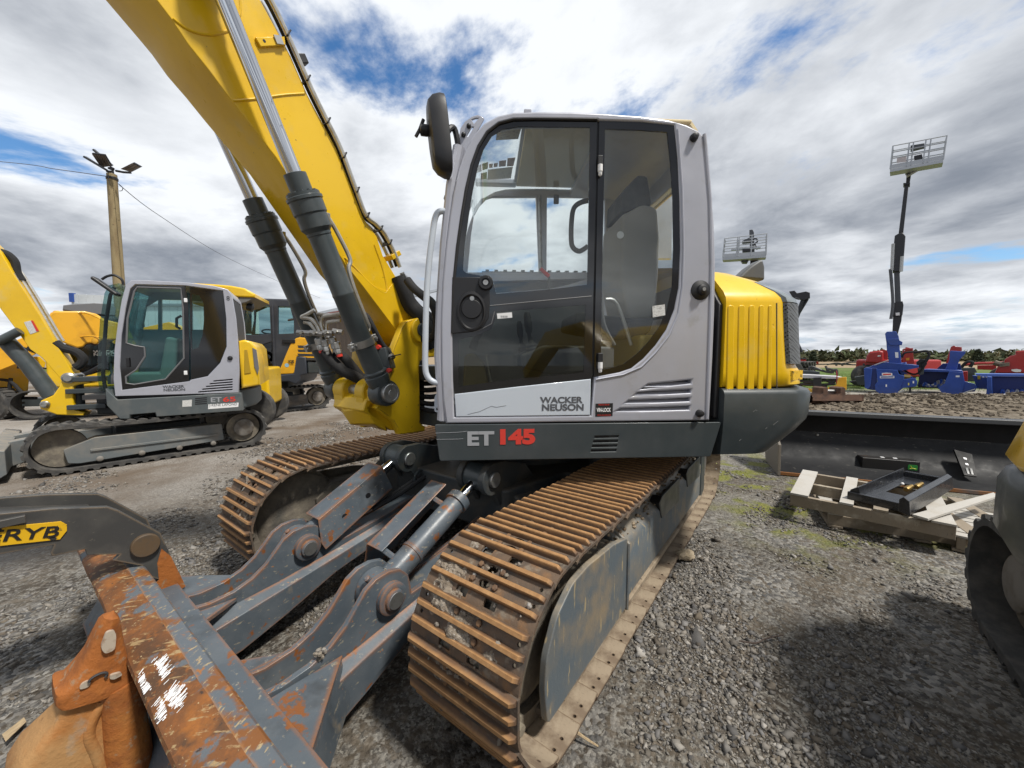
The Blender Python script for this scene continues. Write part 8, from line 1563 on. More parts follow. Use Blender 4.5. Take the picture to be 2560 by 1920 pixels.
# ---------------------------------------------------------------- black quick attach frame on the broken pallet
ATT = mat('glossy black attachment paint', (0.011, 0.012, 0.015), 0.28, coat=0.3, layers=[((0.03, 0.033, 0.04), 5, 0.5, 0.75)], rvar=0.08)
za = 0.275
q0, q1, q2, q3 = (on_z(*jj(*p), za) for p in ((745, 800), (1300, 930), (1640, 700), (1110, 640)))
ex_, ey_ = (q1 - q0), (q3 - q0)
att = thing('attachment_frame', tuple(q0), 'glossy black quick attach frame with an open centre lying on the broken pallet', 'attachment')
def Q(u, v, z): p = q0 + ex_ * u + ey_ * v; return (p.x, p.y, z)
def qbox(u0, u1, v0, v1, z0, z1, name, m_=ATT, parent=att, bev=0.006):
    mb = MB(); mb.add([Q(u0, v0, z0), Q(u1, v0, z0), Q(u1, v1, z0), Q(u0, v1, z0), Q(u0, v0, z1), Q(u1, v0, z1), Q(u1, v1, z1), Q(u0, v1, z1)], [(3, 2, 1, 0), (4, 5, 6, 7), (0, 1, 5, 4), (1, 2, 6, 5), (2, 3, 7, 6), (3, 0, 4, 7)]); return mb.obj(name, m_, parent, bevel=bev)
def qprism(sec, v0, v1, name):
    mb = MB(); n = len(sec); mb.add([Q(u, v0, z) for u, z in sec] + [Q(u, v1, z) for u, z in sec], [tuple(range(n))[::-1], tuple(range(n, 2 * n))] + [(i, (i + 1) % n, n + (i + 1) % n, n + i) for i in range(n)]); return mb.obj(name, ATT, att, bevel=0.006)
qbox(0.16, 0.86, 0.0, 0.30, za, za + 0.022, 'front_plate'); qbox(0.16, 0.86, 0.72, 1.0, za, za + 0.022, 'rear_plate'); qbox(0.16, 0.36, 0.30, 0.72, za, za + 0.02, 'left_web'); qbox(0.72, 0.86, 0.30, 0.72, za, za + 0.02, 'right_web')
qprism([(0.0, za), (0.03, za + 0.06), (0.16, za + 0.10), (0.20, za + 0.022), (0.16, za)], -0.02, 1.05, 'left_flange')
qprism([(0.84, za), (0.84, za + 0.10), (0.90, za + 0.125), (0.98, za + 0.10), (1.01, za - 0.01), (0.96, za - 0.01)], -0.12, 1.0, 'right_flange')
qbox(0.0, 0.98, -0.04, 0.0, za - 0.025, za + 0.045, 'front_lip'); qbox(0.2, 0.84, 1.0, 1.05, za, za + 0.075, 'rear_lip')
BRASS = mat('dull brass', (0.25, 0.17, 0.06), 0.45, metal=0.7)
for (u, v) in ((0.60, 0.42), (0.66, 0.58)):
    a_ = Vector(Q(u, v, za + 0.045)); e_ = Vector(Q(u + 0.05, v + 0.14, za + 0.075)); mb = MB(); mb.lathe(tuple(a_), tuple(e_), [(0, 0), (0, 0.02), (0.02, 0.024), (0.05, 0.024), (0.055, 0.016), (0.1, 0.016), (0.1, 0)], 10); mb.obj('hose_coupler', BRASS, att)
for u, v in ((0.38, 0.68), (0.78, 0.95)):
    mb = MB(); c = Q(u, v, za + 0.024); mb.ball(c, 0.014, 8, 6); mb.obj('bolt_head', WHITE, att)
# ---------------------------------------------------------------- partial excavator at the right edge
rc = Vector((2.57, 0.29, 0)); RT_ = Frame(rc, R(-126)); 
rex = thing('excavator', tuple(rc), 'yellow excavator with dark counterweight and rubber tracks, cut off at the edge beside the pallets', 'excavator')
mini_under(rex, RT_, 1.02, 0.45, -1.32, 1.3, 0.30, mat('black dusty frame', (0.035, 0.034, 0.033), 0.7, layers=[((0.09, 0.08, 0.065), 6, 0.45, 0.7)]))
# silhouette of the counterweight comes from the picture: nearest corner
RU = Frame(rc, R(-110))
def rplan(off, x0=0.9):
    pts = []; w = 1.02 - off
    xs_ = -0.73
    return [(x0, -w), (xs_, -w)] + [(xs_ - (0.62 - off * 0.6) * math.sin(R(t)), -w + 0.62 * (1 - math.cos(R(t)))) for t in (15, 35, 55, 75, 90)] + [(xs_ - 0.62 + off * 0.6, w - 0.62)] + [(xs_ - (0.62 - off * 0.6) * math.sin(R(t)), w - 0.62 * (1 - math.cos(R(t)))) for t in (75, 55, 35, 15)] + [(xs_, w), (x0, w)]
mb = MB(RU); mb.loft([[(p[0], p[1], z) for p in rplan(o_)] for z, o_ in ((0.62, 0.16), (0.70, 0.04), (0.78, 0.0), (0.98, 0.0), (1.03, 0.02), (1.05, 0.06))]); rcw = mb.obj('counterweight', SLATE, rex, smooth=50)
mb = MB(RU); mb.loft([[(p[0], p[1], z) for p in rplan(o_)] for z, o_ in ((1.055, 0.03), (1.08, 0.015), (1.25, 0.06), (1.5, 0.16), (1.7, 0.25), (1.80, 0.34), (1.84, 0.48))]); rhd = mb.obj('engine_hood', Y_PAINT, rex, smooth=50)
for k in range(3):
    x = -0.72 + k * 0.3; mb = plate(RU, rounded([(x, 0.75), (x + 0.22, 0.75), (x + 0.22, 0.97), (x, 0.97)], 0.03), [], -1.026, -1.010, 0.004); mb.obj('side_grille', BLACK, rcw)
for k in range(7):
    z = 1.14 + k * 0.05; mb = MB(RU); mb.bx(-0.70, -0.1, -1.01 + 0.42 * (z - 1.1), -0.94 + 0.42 * (z - 1.1), z, z + 0.022); mb.obj('hood_slat', Y_PAINT, rhd, bevel=0.003)
mb = MB(RU); mb.bx(-0.35, 1.15, 0.15, 1.12, 1.05, 2.62); mb.obj('cab', CABGREY, rex, bevel=0.08, seg=3)
mb = MB(RU); mb.bx(-0.3, 0.95, -0.9, 0.9, 0.60, 1.05); mb.obj('base_core', SLATE_D, rex)
mb = plate(RU, [(0.9, 1.1), (1.2, 1.5), (2.0, 2.0), (3.0, 1.9), (3.8, 1.2), (3.7, 1.05), (3.0, 1.6), (2.1, 1.65), (1.5, 1.2), (1.2, 0.95)], [], -0.45, -0.15, 0.01); mb.obj('boom', Y_PAINT, rex)
# ---------------------------------------------------------------- rusty digging bucket
bd = 10.7
RB = mat('brown rusty bucket steel', (0.10, 0.052, 0.033), 0.75, layers=[((0.16, 0.085, 0.05), 4, 0.45, 0.7), ((0.06, 0.035, 0.025), 7, 0.5, 0.7)], bump=(30, 0.3, 0.006))
def kp_(pts, d): return [(lambda p: (p.x, p.z))(at_depth(*kk(*p), d)) for p in pts]
rbx = at_depth(*kk(600, 1075), bd)
rb = thing('digging_bucket', (rbx.x, bd, 0), 'brown rusty excavator bucket with two hanger ears standing behind the black snow pusher', 'bucket')
body_ = [(0.0, 0.75), (0.15, 0.35), (0.55, 0.02), (0.95, 0.02), (1.05, 0.35), (0.85, 0.70)]
xa, xb = kp_([(395, 1070), (800, 1085)], bd); x0_, x1_ = xa[0], xb[0]
zt_ = kp_([(600, 1005)], bd)[0][1]
FB = Frame((0, bd - 0.2, 0), 0.0)
mb = MB(FB); mb.prism([(0.0, zt_), (0.02, 0.4), (0.25, 0.05), (0.7, 0.02), (0.95, 0.3), (0.95, 0.34), (0.68, 0.06), (0.27, 0.09), (0.06, 0.42), (0.04, zt_)], x0_, x1_, 'x'); bo = mb.obj('shell', RB, rb)
for x in (x0_ - 0.03, x1_):
    mb = MB(FB); mb.prism([(0.0, zt_ + 0.1 if x < x1_ - .1 else zt_), (0.02, 0.4), (0.25, 0.05), (0.7, 0.02), (0.95, 0.32), (0.5, zt_ - 0.1)], x, x + 0.03, 'x'); mb.obj('side_plate', RB, rb, bevel=0.005)
for px in (540, 685):
    e_ = kp_([(px - 75, 985), (px - 22, 950), (px - 20, 905), (px + 0, 895), (px + 18, 905), (px + 22, 1010), (px + 10, 1040), (px - 60, 1000)], bd - 0.1); cx_ = kp_([(px, 900)], bd - .1)[0]
    mb = plate(WORLD, e_, [], bd - 0.15, bd + 0.25, 0.01); mb.obj('hanger_ear', RB, rb)
a_ = kp_([(540, 930), (690, 935)], bd); mb = MB(); mb.cyl((a_[0][0], bd + 0.05, a_[0][1]), (a_[1][0], bd + 0.05, a_[1][1]), 0.045, 12); mb.obj('ear_pin', STEEL, rb)
# ---------------------------------------------------------------- blue and red snow blowers
BLUE = mat('blue machine paint', (0.012, 0.05, 0.25), 0.35, coat=0.3, layers=[((0.02, 0.075, 0.38), 1.5, 0.4, 0.75)], rvar=0.06)
BLUED = mat('dark blue inside', (0.006, 0.022, 0.14), 0.45)
REDP = mat('red machine paint', (0.36, 0.02, 0.018), 0.35, coat=0.3, layers=[((0.35, 0.015, 0.015), 2, 0.4, 0.75)])
def pl(pts, d0, d1, name, m_, parent, bev=0.012, f=kk, holes=()):
    rf, rd = radial(parent, d0); P = [rf.pix(*f(*p), rd) for p in pts]; mb = plate(rf, P, [[rf.pix(*f(*p), rd) for p in h] for h in holes], rd, rd + d1 - d0, bev); return mb.obj(name, m_, parent, smooth=40)
def tb2(pts, r, d, name, m_, parent, f=kk, seg=8):
    rf, rd = radial(parent, d); mb = MB(); P = [rf.pix(*f(p[0], p[1]), rd) for p in pts]; mb.tube(smooth_path([tuple(rf(p[0], rd, p[1])) for p in P], 5), r, seg); return mb.obj(name, m_, parent)
def curved_chute(pts_l, pts_r, d, dep, name, m_, parent):
    """spout: left and right edges in the picture, rectangular tube section"""
    mb = MB(); rings = []
    for l, r in zip(pts_l, pts_r):
        rf, rd = radial(parent, d); pa, pb = rf.pix(*kk(*l), rd), rf.pix(*kk(*r), rd); rings.append([tuple(rf(pa[0], rd, pa[1])), tuple(rf(pb[0], rd, pb[1])), tuple(rf(pb[0], rd + dep, pb[1])), tuple(rf(pa[0], rd + dep, pa[1]))])
    mb.loft(rings); return mb.obj(name, m_, parent, bevel=0.02, smooth=50)
d1 = 14.9
g = at_depth(*kk(1050, 955), d1); bl1 = thing('snow_blower', (g.x, d1, 0), 'blue snow blower with a tall curved spout and white oval badge on its side', 'snow blower', None)
pl([(880, 735), (895, 733), (980, 740), (985, 760), (975, 900), (960, 925), (900, 915), (878, 880), (875, 800)], d1 + 0.1, d1 + 1.3, 'auger_housing', BLUED, bl1)
pl([(975, 745), (1150, 755), (1165, 790), (1210, 805), (1205, 835), (1155, 945), (1005, 955), (965, 925), (962, 880), (985, 850)], d1, d1 + 0.06, 'side_plate', BLUE, bl1)
pl([(870, 742), (900, 735), (940, 742), (925, 890), (905, 915), (878, 905)], d1 + 0.06, d1 + 0.5, 'front_rim', BLUE, bl1)
pl([(900, 735), (1000, 695), (1060, 690), (1330, 715), (1330, 735), (1190, 760), (985, 745)], d1 + 0.3, d1 + 1.6, 'top_cover', BLUE, bl1)
pl([(1165, 840), (1220, 830), (1300, 820), (1318, 850), (1312, 890), (1200, 905), (1160, 935)], d1 + 0.05, d1 + 0.16, 'hitch_beam', BLUE, bl1)
pl([(1160, 755), (1205, 765), (1300, 830), (1210, 832)], d1 + 0.5, d1 + 1.0, 'gear_case', BLUE, bl1)
curved_chute([(1080, 715), (1075, 640), (1062, 580), (1058, 520), (1047, 450), (1062, 432)], [(1185, 715), (1180, 640), (1172, 580), (1168, 520), (1162, 470), (1140, 430)], d1 + 0.5, 0.5, 'spout', BLUE, bl1); spo = bl1.children[-1]
pl([(1060, 495), (1165, 490), (1168, 505), (1195, 520), (1190, 545), (1085, 545)], d1 + 0.44, d1 + 1.1, 'spout_hinge', BLUE, spo); pl([(1130, 605), (1158, 605), (1160, 652), (1135, 652)], d1 + 0.48, d1 + 0.5, 'label', WHITE, spo, 0)
tb2([(1095, 700), (1100, 740)], 0.45, d1 + 0.75, 'spout_turret', BLUE, bl1, seg=18)
pl(rounded([(1020, 780), (1060, 776), (1108, 780), (1110, 800), (1065, 804), (1022, 800)], 4), d1 - 0.012, d1 - 0.001, 'badge', WHITE, bl1, 0); pl([(1005, 805), (1125, 803), (1126, 822), (1005, 823)], d1 - 0.012, d1 - 0.001, 'label_strip', WHITE, bl1, 0)
t0 = at_depth(*kk(1012, 819), d1 - 0.014); t1 = at_depth(*kk(1120, 819), d1 - 0.014)
pl([(1030, 786), (1098, 784), (1098, 795), (1032, 797)], d1 - 0.016, d1 - 0.012, 'badge_band', REDTXT, bl1, 0); pl([(1012, 809), (1118, 807), (1118, 816), (1012, 818)], d1 - 0.016, d1 - 0.012, 'label_print', BLUE, bl1, 0)
for (x, y) in ((1058, 885), (1245, 872), (1285, 856)): pl([(x - 6, y - 10), (x + 6, y - 10), (x + 6, y + 10), (x - 6, y + 10)], d1 + (-0.012 if x < 1100 else 0.04), d1 + (-0.001 if x < 1100 else 0.05), 'label', mat('pale yellow label', (0.6, 0.52, 0.12), 0.5) if x == 1245 else WHITE, bl1, 0)
tb2([(1258, 900), (1258, 945)], 0.035, d1 + 0.1, 'parking_stand', BLACK, bl1); tb2([(1165, 945), (1210, 925)], 0.03, d1 + 0.02, 'skid_shoe', STEEL, bl1); tb2([(1205, 810), (1260, 815)], 0.10, d1 + 0.3, 'shaft_guard', BRASS, bl1)
tb2([(960, 715), (1000, 700), (1080, 672)], 0.02, d1 + 0.3, 'brace', STEEL, bl1)
for k, px in enumerate(([(1190, 650), (1215, 610), (1330, 600), (1400, 595), (1418, 625), (1390, 670), (1340, 690), (1330, 720)], [(1170, 720), (1230, 770), (1290, 790), (1340, 770), (1390, 700)], [(1290, 610), (1360, 600), (1412, 610), (1408, 660), (1360, 720)])): tb2(px, 0.035, d1 + 0.6, 'hydraulic_hose', HOSE, bl1)
pl([(1310, 690), (1345, 660), (1395, 665), (1400, 700), (1350, 740), (1320, 730)], d1 + 0.7, d1 + 1.0, 'valve_bank', BLACK, bl1); pl([(1320, 740), (1380, 735), (1370, 790), (1330, 800)], d1 + 0.6, d1 + 0.8, 'mount', SLATE, bl1)
pl([(745, 850), (870, 838), (875, 870), (790, 880)], d1 + 2.2, d1 + 2.8, 'rear_skid', BLACK, bl1); pl([(790, 815), (875, 800), (900, 880), (820, 880)], d1 + 1.6, d1 + 2.2, 'rear_frame', SLATE, bl1)
d2 = 14.4
g = at_depth(*kk(1600, 965), d2); bl2 = thing('snow_blower', (g.x, d2, 0), 'blue snow blower with a leaning straight spout and open auger mouth', 'snow blower')
pl([(1345, 770), (1585, 765), (1560, 940), (1480, 905), (1330, 900), (1320, 880)], d2 + 0.5, d2 + 1.2, 'auger_housing', BLUED, bl2)
pl([(1345, 752), (1400, 748), (1690, 758), (1705, 775), (1590, 772), (1350, 768)], d2 + 0.05, d2 + 1.3, 'top_cover', BLUE, bl2)
pl([(1585, 765), (1700, 775), (1715, 850), (1690, 960), (1560, 968), (1530, 955), (1490, 900), (1545, 870)], d2, d2 + 0.06, 'side_plate', BLUE, bl2)
pl([(1700, 845), (1800, 870), (1818, 900), (1800, 935), (1710, 940), (1690, 960)], d2 + 0.05, d2 + 0.15, 'hitch_beam', BLUE, bl2)
curved_chute([(1545, 758), (1565, 720), (1585, 670), (1590, 600), (1595, 592)], [(1650, 758), (1655, 720), (1670, 670), (1715, 620), (1725, 600)], d2 + 0.4, 0.5, 'spout', BLUE, bl2)
for k in range(9):
    a = R(k * 44); x = 1370 + k * 22; tb2([(x, 890), (x + 16, 860 + 24 * math.sin(a)), (x + 34, 895)], 0.045, d2 + 0.3, 'auger_flight', STEEL if k % 2 else BLUE, bl2)
tb2([(1340, 885), (1560, 890)], 0.05, d2 + 0.4, 'auger_shaft', SLATE, bl2); pl([(1640, 800), (1672, 800), (1672, 814), (1640, 814)], d2 - 0.01, d2 - 0.001, 'label', WHITE, bl2, 0)
tb2([(1690, 955), (1740, 935), (1805, 915)], 0.025, d2 - 0.05, 'skid_strut', STEEL, bl2)
pl([(1480, 745), (1530, 700), (1680, 700), (1690, 760)], d2 + 1.0, d2 + 1.6, 'gear_case', BLUED, bl2)
d3 = 13.4
g = at_depth(*kk(2050, 990), d3); bl3 = thing('snow_blower', (g.x, d3, 0), 'blue snow blower with a long low mouth and pale top rail, without a spout', 'snow blower')
pl([(1915, 815), (1945, 812), (2400, 815), (2400, 1000), (1935, 985), (1900, 975)], d3 + 0.3, d3 + 1.0, 'auger_housing', BLUED, bl3, holes=())
pl([(1905, 810), (1940, 812), (1945, 985), (1890, 988), (1900, 900)], d3 - 0.3, d3 + 0.35, 'side_plate', BLUE, bl3)
pl([(1800, 785), (2420, 790), (2420, 808), (1910, 808), (1815, 800)], d3 + 0.2, d3 + 0.9, 'top_rail', mat('pale blue edge', (0.08, 0.16, 0.5), 0.35), bl3)
pl([(1780, 800), (1905, 808), (1905, 915), (1815, 910), (1800, 860)], d3 + 0.8, d3 + 1.2, 'rear_plate', BLUE, bl3)
for x in (1868, 1900): pl([(x - 12, 818), (x, 803), (x + 12, 818)], d3 + 0.785, d3 + 0.8, 'warning_triangle', WHITE, bl3, 0)
pl([(1822, 795), (1846, 795), (1846, 832), (1822, 832)], d3 + 0.785, d3 + 0.8, 'label', mat('yellow label', (0.6, 0.42, 0.03), 0.5), bl3, 0)
for k in range(7): tb2([(2010 + k * 40, 975), (2035 + k * 40, 920), (2050 + k * 40, 970)], 0.035, d3 + 0.25, 'auger_flight', STEEL if k % 2 else BLUE, bl3)
tb2([(2040, 965), (2100, 970), (2160, 968)], 0.05, d3 + 0.05, 'snow_skid', WHITE, bl3)
# red machines behind
d4 = 18.2
g = at_depth(*kk(960, 760), d4); r1 = thing('red_sprayer', (g.x, d4, 0), 'red rounded hopper machine behind the tall spouted blue snow blower', 'farm machine')
pl(rounded([(880, 690), (895, 630), (920, 600), (1000, 590), (1035, 600), (1040, 690), (990, 700)], 6), d4, d4 + 1.2, 'tank', REDP, r1, 0.08); pl([(1000, 592), (1030, 583), (1070, 590), (1070, 700), (1030, 700)], d4 + 0.2, d4 + 1.2, 'hopper_end', REDP, r1); pl([(985, 632), (1010, 630), (1010, 640), (985, 642)], d4 - 0.02, d4 - 0.005, 'label', WHITE, r1, 0)
pl([(1200, 580), (1215, 600), (1225, 562), (1240, 565), (1280, 575), (1285, 640), (1295, 700), (1190, 700), (1195, 640)], d4, d4 + 1.0, 'hood', REDP, r1); pl([(1200, 575), (1282, 570), (1284, 584), (1202, 588)], d4 - 0.05, d4, 'hood_rim', REDP, r1); pl([(1222, 655), (1252, 650), (1252, 672), (1224, 675)], d4 - 0.02, d4 - 0.005, 'label', mat('orange label', (0.6, 0.25, 0.02), 0.5), r1, 0)
pl([(850, 720), (900, 710), (960, 712), (960, 790), (845, 790)], d4 + 0.2, d4 + 1.0, 'wheel_guard', BLACK, r1); 
for x in (900, 1230):
    p_ = at_depth(*kk(x, 800), d4 + 0.3); mb = MB(); mb.lathe((p_.x, d4 + 0.3, 0.5), (p_.x, d4 + 0.7, 0.5), [(0, 0.2), (0, 0.46), (0.05, 0.5), (0.35, 0.5), (0.4, 0.46), (0.4, 0.2)], 24); mb.obj('tyre', RUBBER, r1)
pl([(860, 700), (1330, 705), (1330, 730), (860, 725)], d4 + 0.4, d4 + 1.0, 'chassis', SLATE, r1)
g = at_depth(*kk(1640, 760), d4); r2 = thing('red_snow_blower', (g.x, d4, 0), 'red snow blower whose spout rises behind the leaning blue spout', 'snow blower')
pl([(1585, 600), (1600, 560), (1625, 548), (1640, 558), (1690, 562), (1692, 590), (1640, 650), (1570, 720), (1550, 720), (1570, 650)], d4, d4 + 0.8, 'spout', REDP, r2); pl([(1395, 705), (1480, 705), (1550, 710), (1550, 760), (1400, 760)], d4 + 0.2, d4 + 1.2, 'housing', REDP, r2); pl([(1650, 770), (1740, 765), (1740, 850), (1650, 850)], d4 - 2.2, d4 - 1.6, 'side_plate', REDP, r2)
pl([(1650, 740), (1800, 735), (1820, 775), (1660, 790)], d4 - 0.6, d4 + 0.2, 'gear_case', SLATE, r2); tb2([(1680, 740), (1730, 690), (1780, 690), (1760, 730)], 0.06, d4 - 0.3, 'hose', HOSE, r2); pl([(1470, 715), (1520, 712), (1520, 760), (1470, 760)], d4 + 0.15, d4 + 0.2, 'tyre_face', RUBBER, r2)
pl([(1380, 760), (1800, 765), (1800, 850), (1380, 850)], d4 + 0.4, d4 + 1.0, 'base', SLATE, r2)
g = at_depth(*kk(2100, 760), d4); r3 = thing('red_mower', (g.x, d4, 0), 'red rounded mower with a long tubular arm, beside the low blue snow blower', 'farm machine')
pl(rounded([(2040, 720), (2050, 665), (2100, 635), (2140, 625), (2142, 595), (2215, 590), (2320, 600), (2320, 780), (1965, 780), (1990, 725)], 5), d4 - 0.5, d4 + 1.0, 'shroud', REDP, r3, 0.05); pl(rounded([(2105, 750), (2150, 745), (2190, 752), (2185, 770), (2140, 772), (2110, 762)], 4), d4 - 0.53, d4 - 0.505, 'badge', WHITE, r3, 0)
tb2([(1700, 712), (1820, 700), (1950, 698), (2060, 690), (2180, 685)], 0.07, d4 - 0.2, 'arm_tube', REDP, r3); tb2([(1960, 690), (2010, 705), (2060, 700)], 0.12, d4 - 0.3, 'arm_joint', DIRTY, r3); pl([(1820, 715), (1980, 712), (1980, 755), (1820, 750)], d4 + 1.5, d4 + 2.0, 'deck', REDP, r3); pl([(2000, 700), (2090, 690), (2090, 720), (2010, 728)], d4 - 0.6, d4 - 0.45, 'gearbox', DIRTY, r3)
for x in (2050, 2250):
    p_ = at_depth(*kk(x, 800), d4); mb = MB(); mb.lathe((p_.x, d4, 0.45), (p_.x, d4 + 0.3, 0.45), [(0, 0.15), (0, 0.42), (0.05, 0.45), (0.25, 0.45), (0.3, 0.42), (0.3, 0.15)], 20); mb.obj('tyre', RUBBER, r3)
# ---------------------------------------------------------------- black and yellow implement
d5 = 15.6
g = at_depth(*kk(520, 930), d5); imp = thing('plough_frame', (g.x, d5, 0), 'black implement with a pale top beam and yellow end plate, beyond the hood', 'implement')
pl([(250, 790), (420, 795), (640, 808), (690, 818), (690, 830), (250, 818)], d5, d5 + 0.8, 'top_beam', mat('pale beam', (0.5, 0.5, 0.52), 0.5), imp); pl([(570, 900), (640, 880), (660, 815), (725, 813), (726, 920), (570, 922)], d5 - 0.05, d5 + 0.02, 'end_plate', Y_ORG, imp); pl([(250, 915), (330, 900), (500, 925), (540, 945), (250, 960)], d5 - 0.1, d5 + 0.3, 'lower_beam', Y_ORG, imp)
pl([(445, 820), (515, 815), (518, 925), (445, 930)], d5 - 0.15, d5 - 0.05, 'clamp_box', BLACK, imp)
for k, px in enumerate(([(300, 840), (400, 850), (640, 835)], [(300, 870), (450, 880), (630, 870)], [(320, 900), (400, 860), (560, 895)], [(520, 820), (600, 860), (640, 830)])): tb2(px, 0.05, d5 + 0.1, 'tine_bar', BLACK, imp)
pl([(250, 760), (430, 762), (500, 770), (500, 800), (250, 795)], d5 + 0.9, d5 + 1.4, 'drawbar', SLATE, imp)
for px in ([(410, 760), (430, 725), (540, 765)], [(430, 735), (560, 770), (620, 775)], [(550, 720), (570, 760), (600, 770)], [(560, 740), (620, 755), (650, 780)], [(590, 770), (640, 750), (645, 800)]): tb2(px, 0.045, d5 + 1.2, 'linkage', THUMB, imp)
tb2([(640, 760), (645, 800), (640, 870)], 0.015, d5 - 0.02, 'red_strap', REDP, imp)
# far implements on the field edge
d6 = 46
g = at_depth(*kk(480, 712), d6); fi = thing('field_cultivator', (g.x, d6, ground_h(g.x, d6)), 'long low folded cultivator far off at the field edge', 'implement')
for px in ([(440, 708), (600, 705), (840, 712)], [(560, 710), (640, 695), (700, 705)], [(660, 705), (760, 690), (830, 688)], [(720, 700), (780, 712)]): tb2(px, 0.07, d6, 'bar', THUMB, fi)
for x in (640, 690, 830): tb2([(x, 702), (x, 720)], 0.10, d6, 'leg', THUMB, fi)
pl([(472, 684), (490, 682), (492, 705), (474, 706)], d6 - 0.2, d6 + 0.2, 'red_post', REDP, fi, 0.0)
# ---------------------------------------------------------------- boom lifts
GALV = mat('galvanised basket', (0.42, 0.44, 0.47), 0.45, metal=0.4)
DKB = mat('dark boom paint', (0.02, 0.021, 0.026), 0.45); DKG = mat('dark grey boom paint', (0.07, 0.075, 0.085), 0.45)
def rails(root, pts, r, d, name='rail', f=c8r): return tb2(pts, r, d, name, GALV, root, f, 6)
def seg_px(pts, r, d, name, m_, root, f=c8r): return pl([(pts[0][0] - r, pts[0][1]), (pts[0][0] + r, pts[0][1]), (pts[1][0] + r, pts[1][1]), (pts[1][0] - r, pts[1][1])], d, d + r * 0.012, name, m_, root, 0.02, f)
d7 = 18.5
g = at_depth(*kk(1140, 760), d7); l1 = thing('boom_lift', (g.x, d7, 0), 'tall articulated boom lift with its basket raised high above the blue snow blower', 'boom lift')
mb = MB(); mb.bx(g.x - 1.2, g.x + 1.2, d7 - 0.9, d7 + 0.9, 0.5, 1.3); mb.obj('chassis', REDP, l1, bevel=0.1)
for sx in (-1, 1):
    for sy in (-1, 0.7):
        mb = MB(); mb.lathe((g.x + sx * 0.9, d7 + sy * 0.9, 0.45), (g.x + sx * 0.9, d7 + sy * 0.9 + 0.3, 0.45), [(0, 0.2), (0, 0.42), (0.05, 0.45), (0.25, 0.45), (0.3, 0.42), (0.3, 0.2)], 22); mb.obj('tyre', RUBBER, l1)
pl([(1108, 450), (1155, 450), (1185, 340), (1200, 210), (1110, 210), (1115, 300)], d7, d7 + 0.5, 'lower_boom', DKB, l1, 0.02); pl([(1108, 455), (1155, 455), (1150, 700), (1100, 700)], d7 + 0.05, d7 + 0.45, 'riser', DKB, l1, 0.02)
pl([(1110, 205), (1140, 180), (1195, 178), (1203, 210), (1195, 285), (1180, 300), (1112, 300), (1106, 240)], d7 - 0.06, d7 + 0.56, 'boom_joint', DKB, l1); pl([(1135, 275), (1170, 272), (1170, 296), (1138, 298)], d7 - 0.08, d7 - 0.062, 'label', WHITE, l1, 0)
pl([(1640, 1220), (1690, 1220), (1702, 1500), (1650, 1505)], d7, d7 + 0.4, 'mid_boom', DKG, l1, 0.02, c8r)
pl([(1690, 905), (1720, 905), (1742, 935), (1728, 1110), (1700, 1190), (1695, 1240), (1630, 1240), (1628, 1110), (1648, 930)], d7 - 0.1, d7 + 0.5, 'knuckle', DKB, l1, 0.03, c8r)
pl([(1682, 905), (1722, 905), (1770, 480), (1735, 480)], d7 + 0.05, d7 + 0.4, 'upper_boom', DKB, l1, 0.02, c8r); pl([(1722, 475), (1782, 472), (1780, 486), (1724, 490)], d7, d7 + 0.45, 'boom_collar', DKB, l1, 0.0, c8r)
tb2([(1610, 1220), (1632, 1500), (1615, 1650)], 0.06, d7 - 0.1, 'lift_rod', DKG, l1, c8r); tb2([(1710, 1110), (1702, 1240)], 0.07, d7 - 0.1, 'tilt_rod', STEEL, l1, c8r); tb2([(1636, 1000), (1625, 1230)], 0.07, d7 - 0.1, 'tilt_rod', STEEL, l1, c8r)
pl([(1745, 475), (1778, 470), (1790, 400), (1770, 380), (1750, 395)], d7 + 0.05, d7 + 0.35, 'jib', DKB, l1, 0.02, c8r); tb2([(1750, 420), (1835, 370)], 0.06, d7 - 0.05, 'jib_rod', STEEL, l1, c8r); pl([(1740, 378), (1790, 345), (1860, 340), (1800, 372)], d7, d7 + 0.5, 'jib_bracket', DKG, l1, 0.02, c8r)
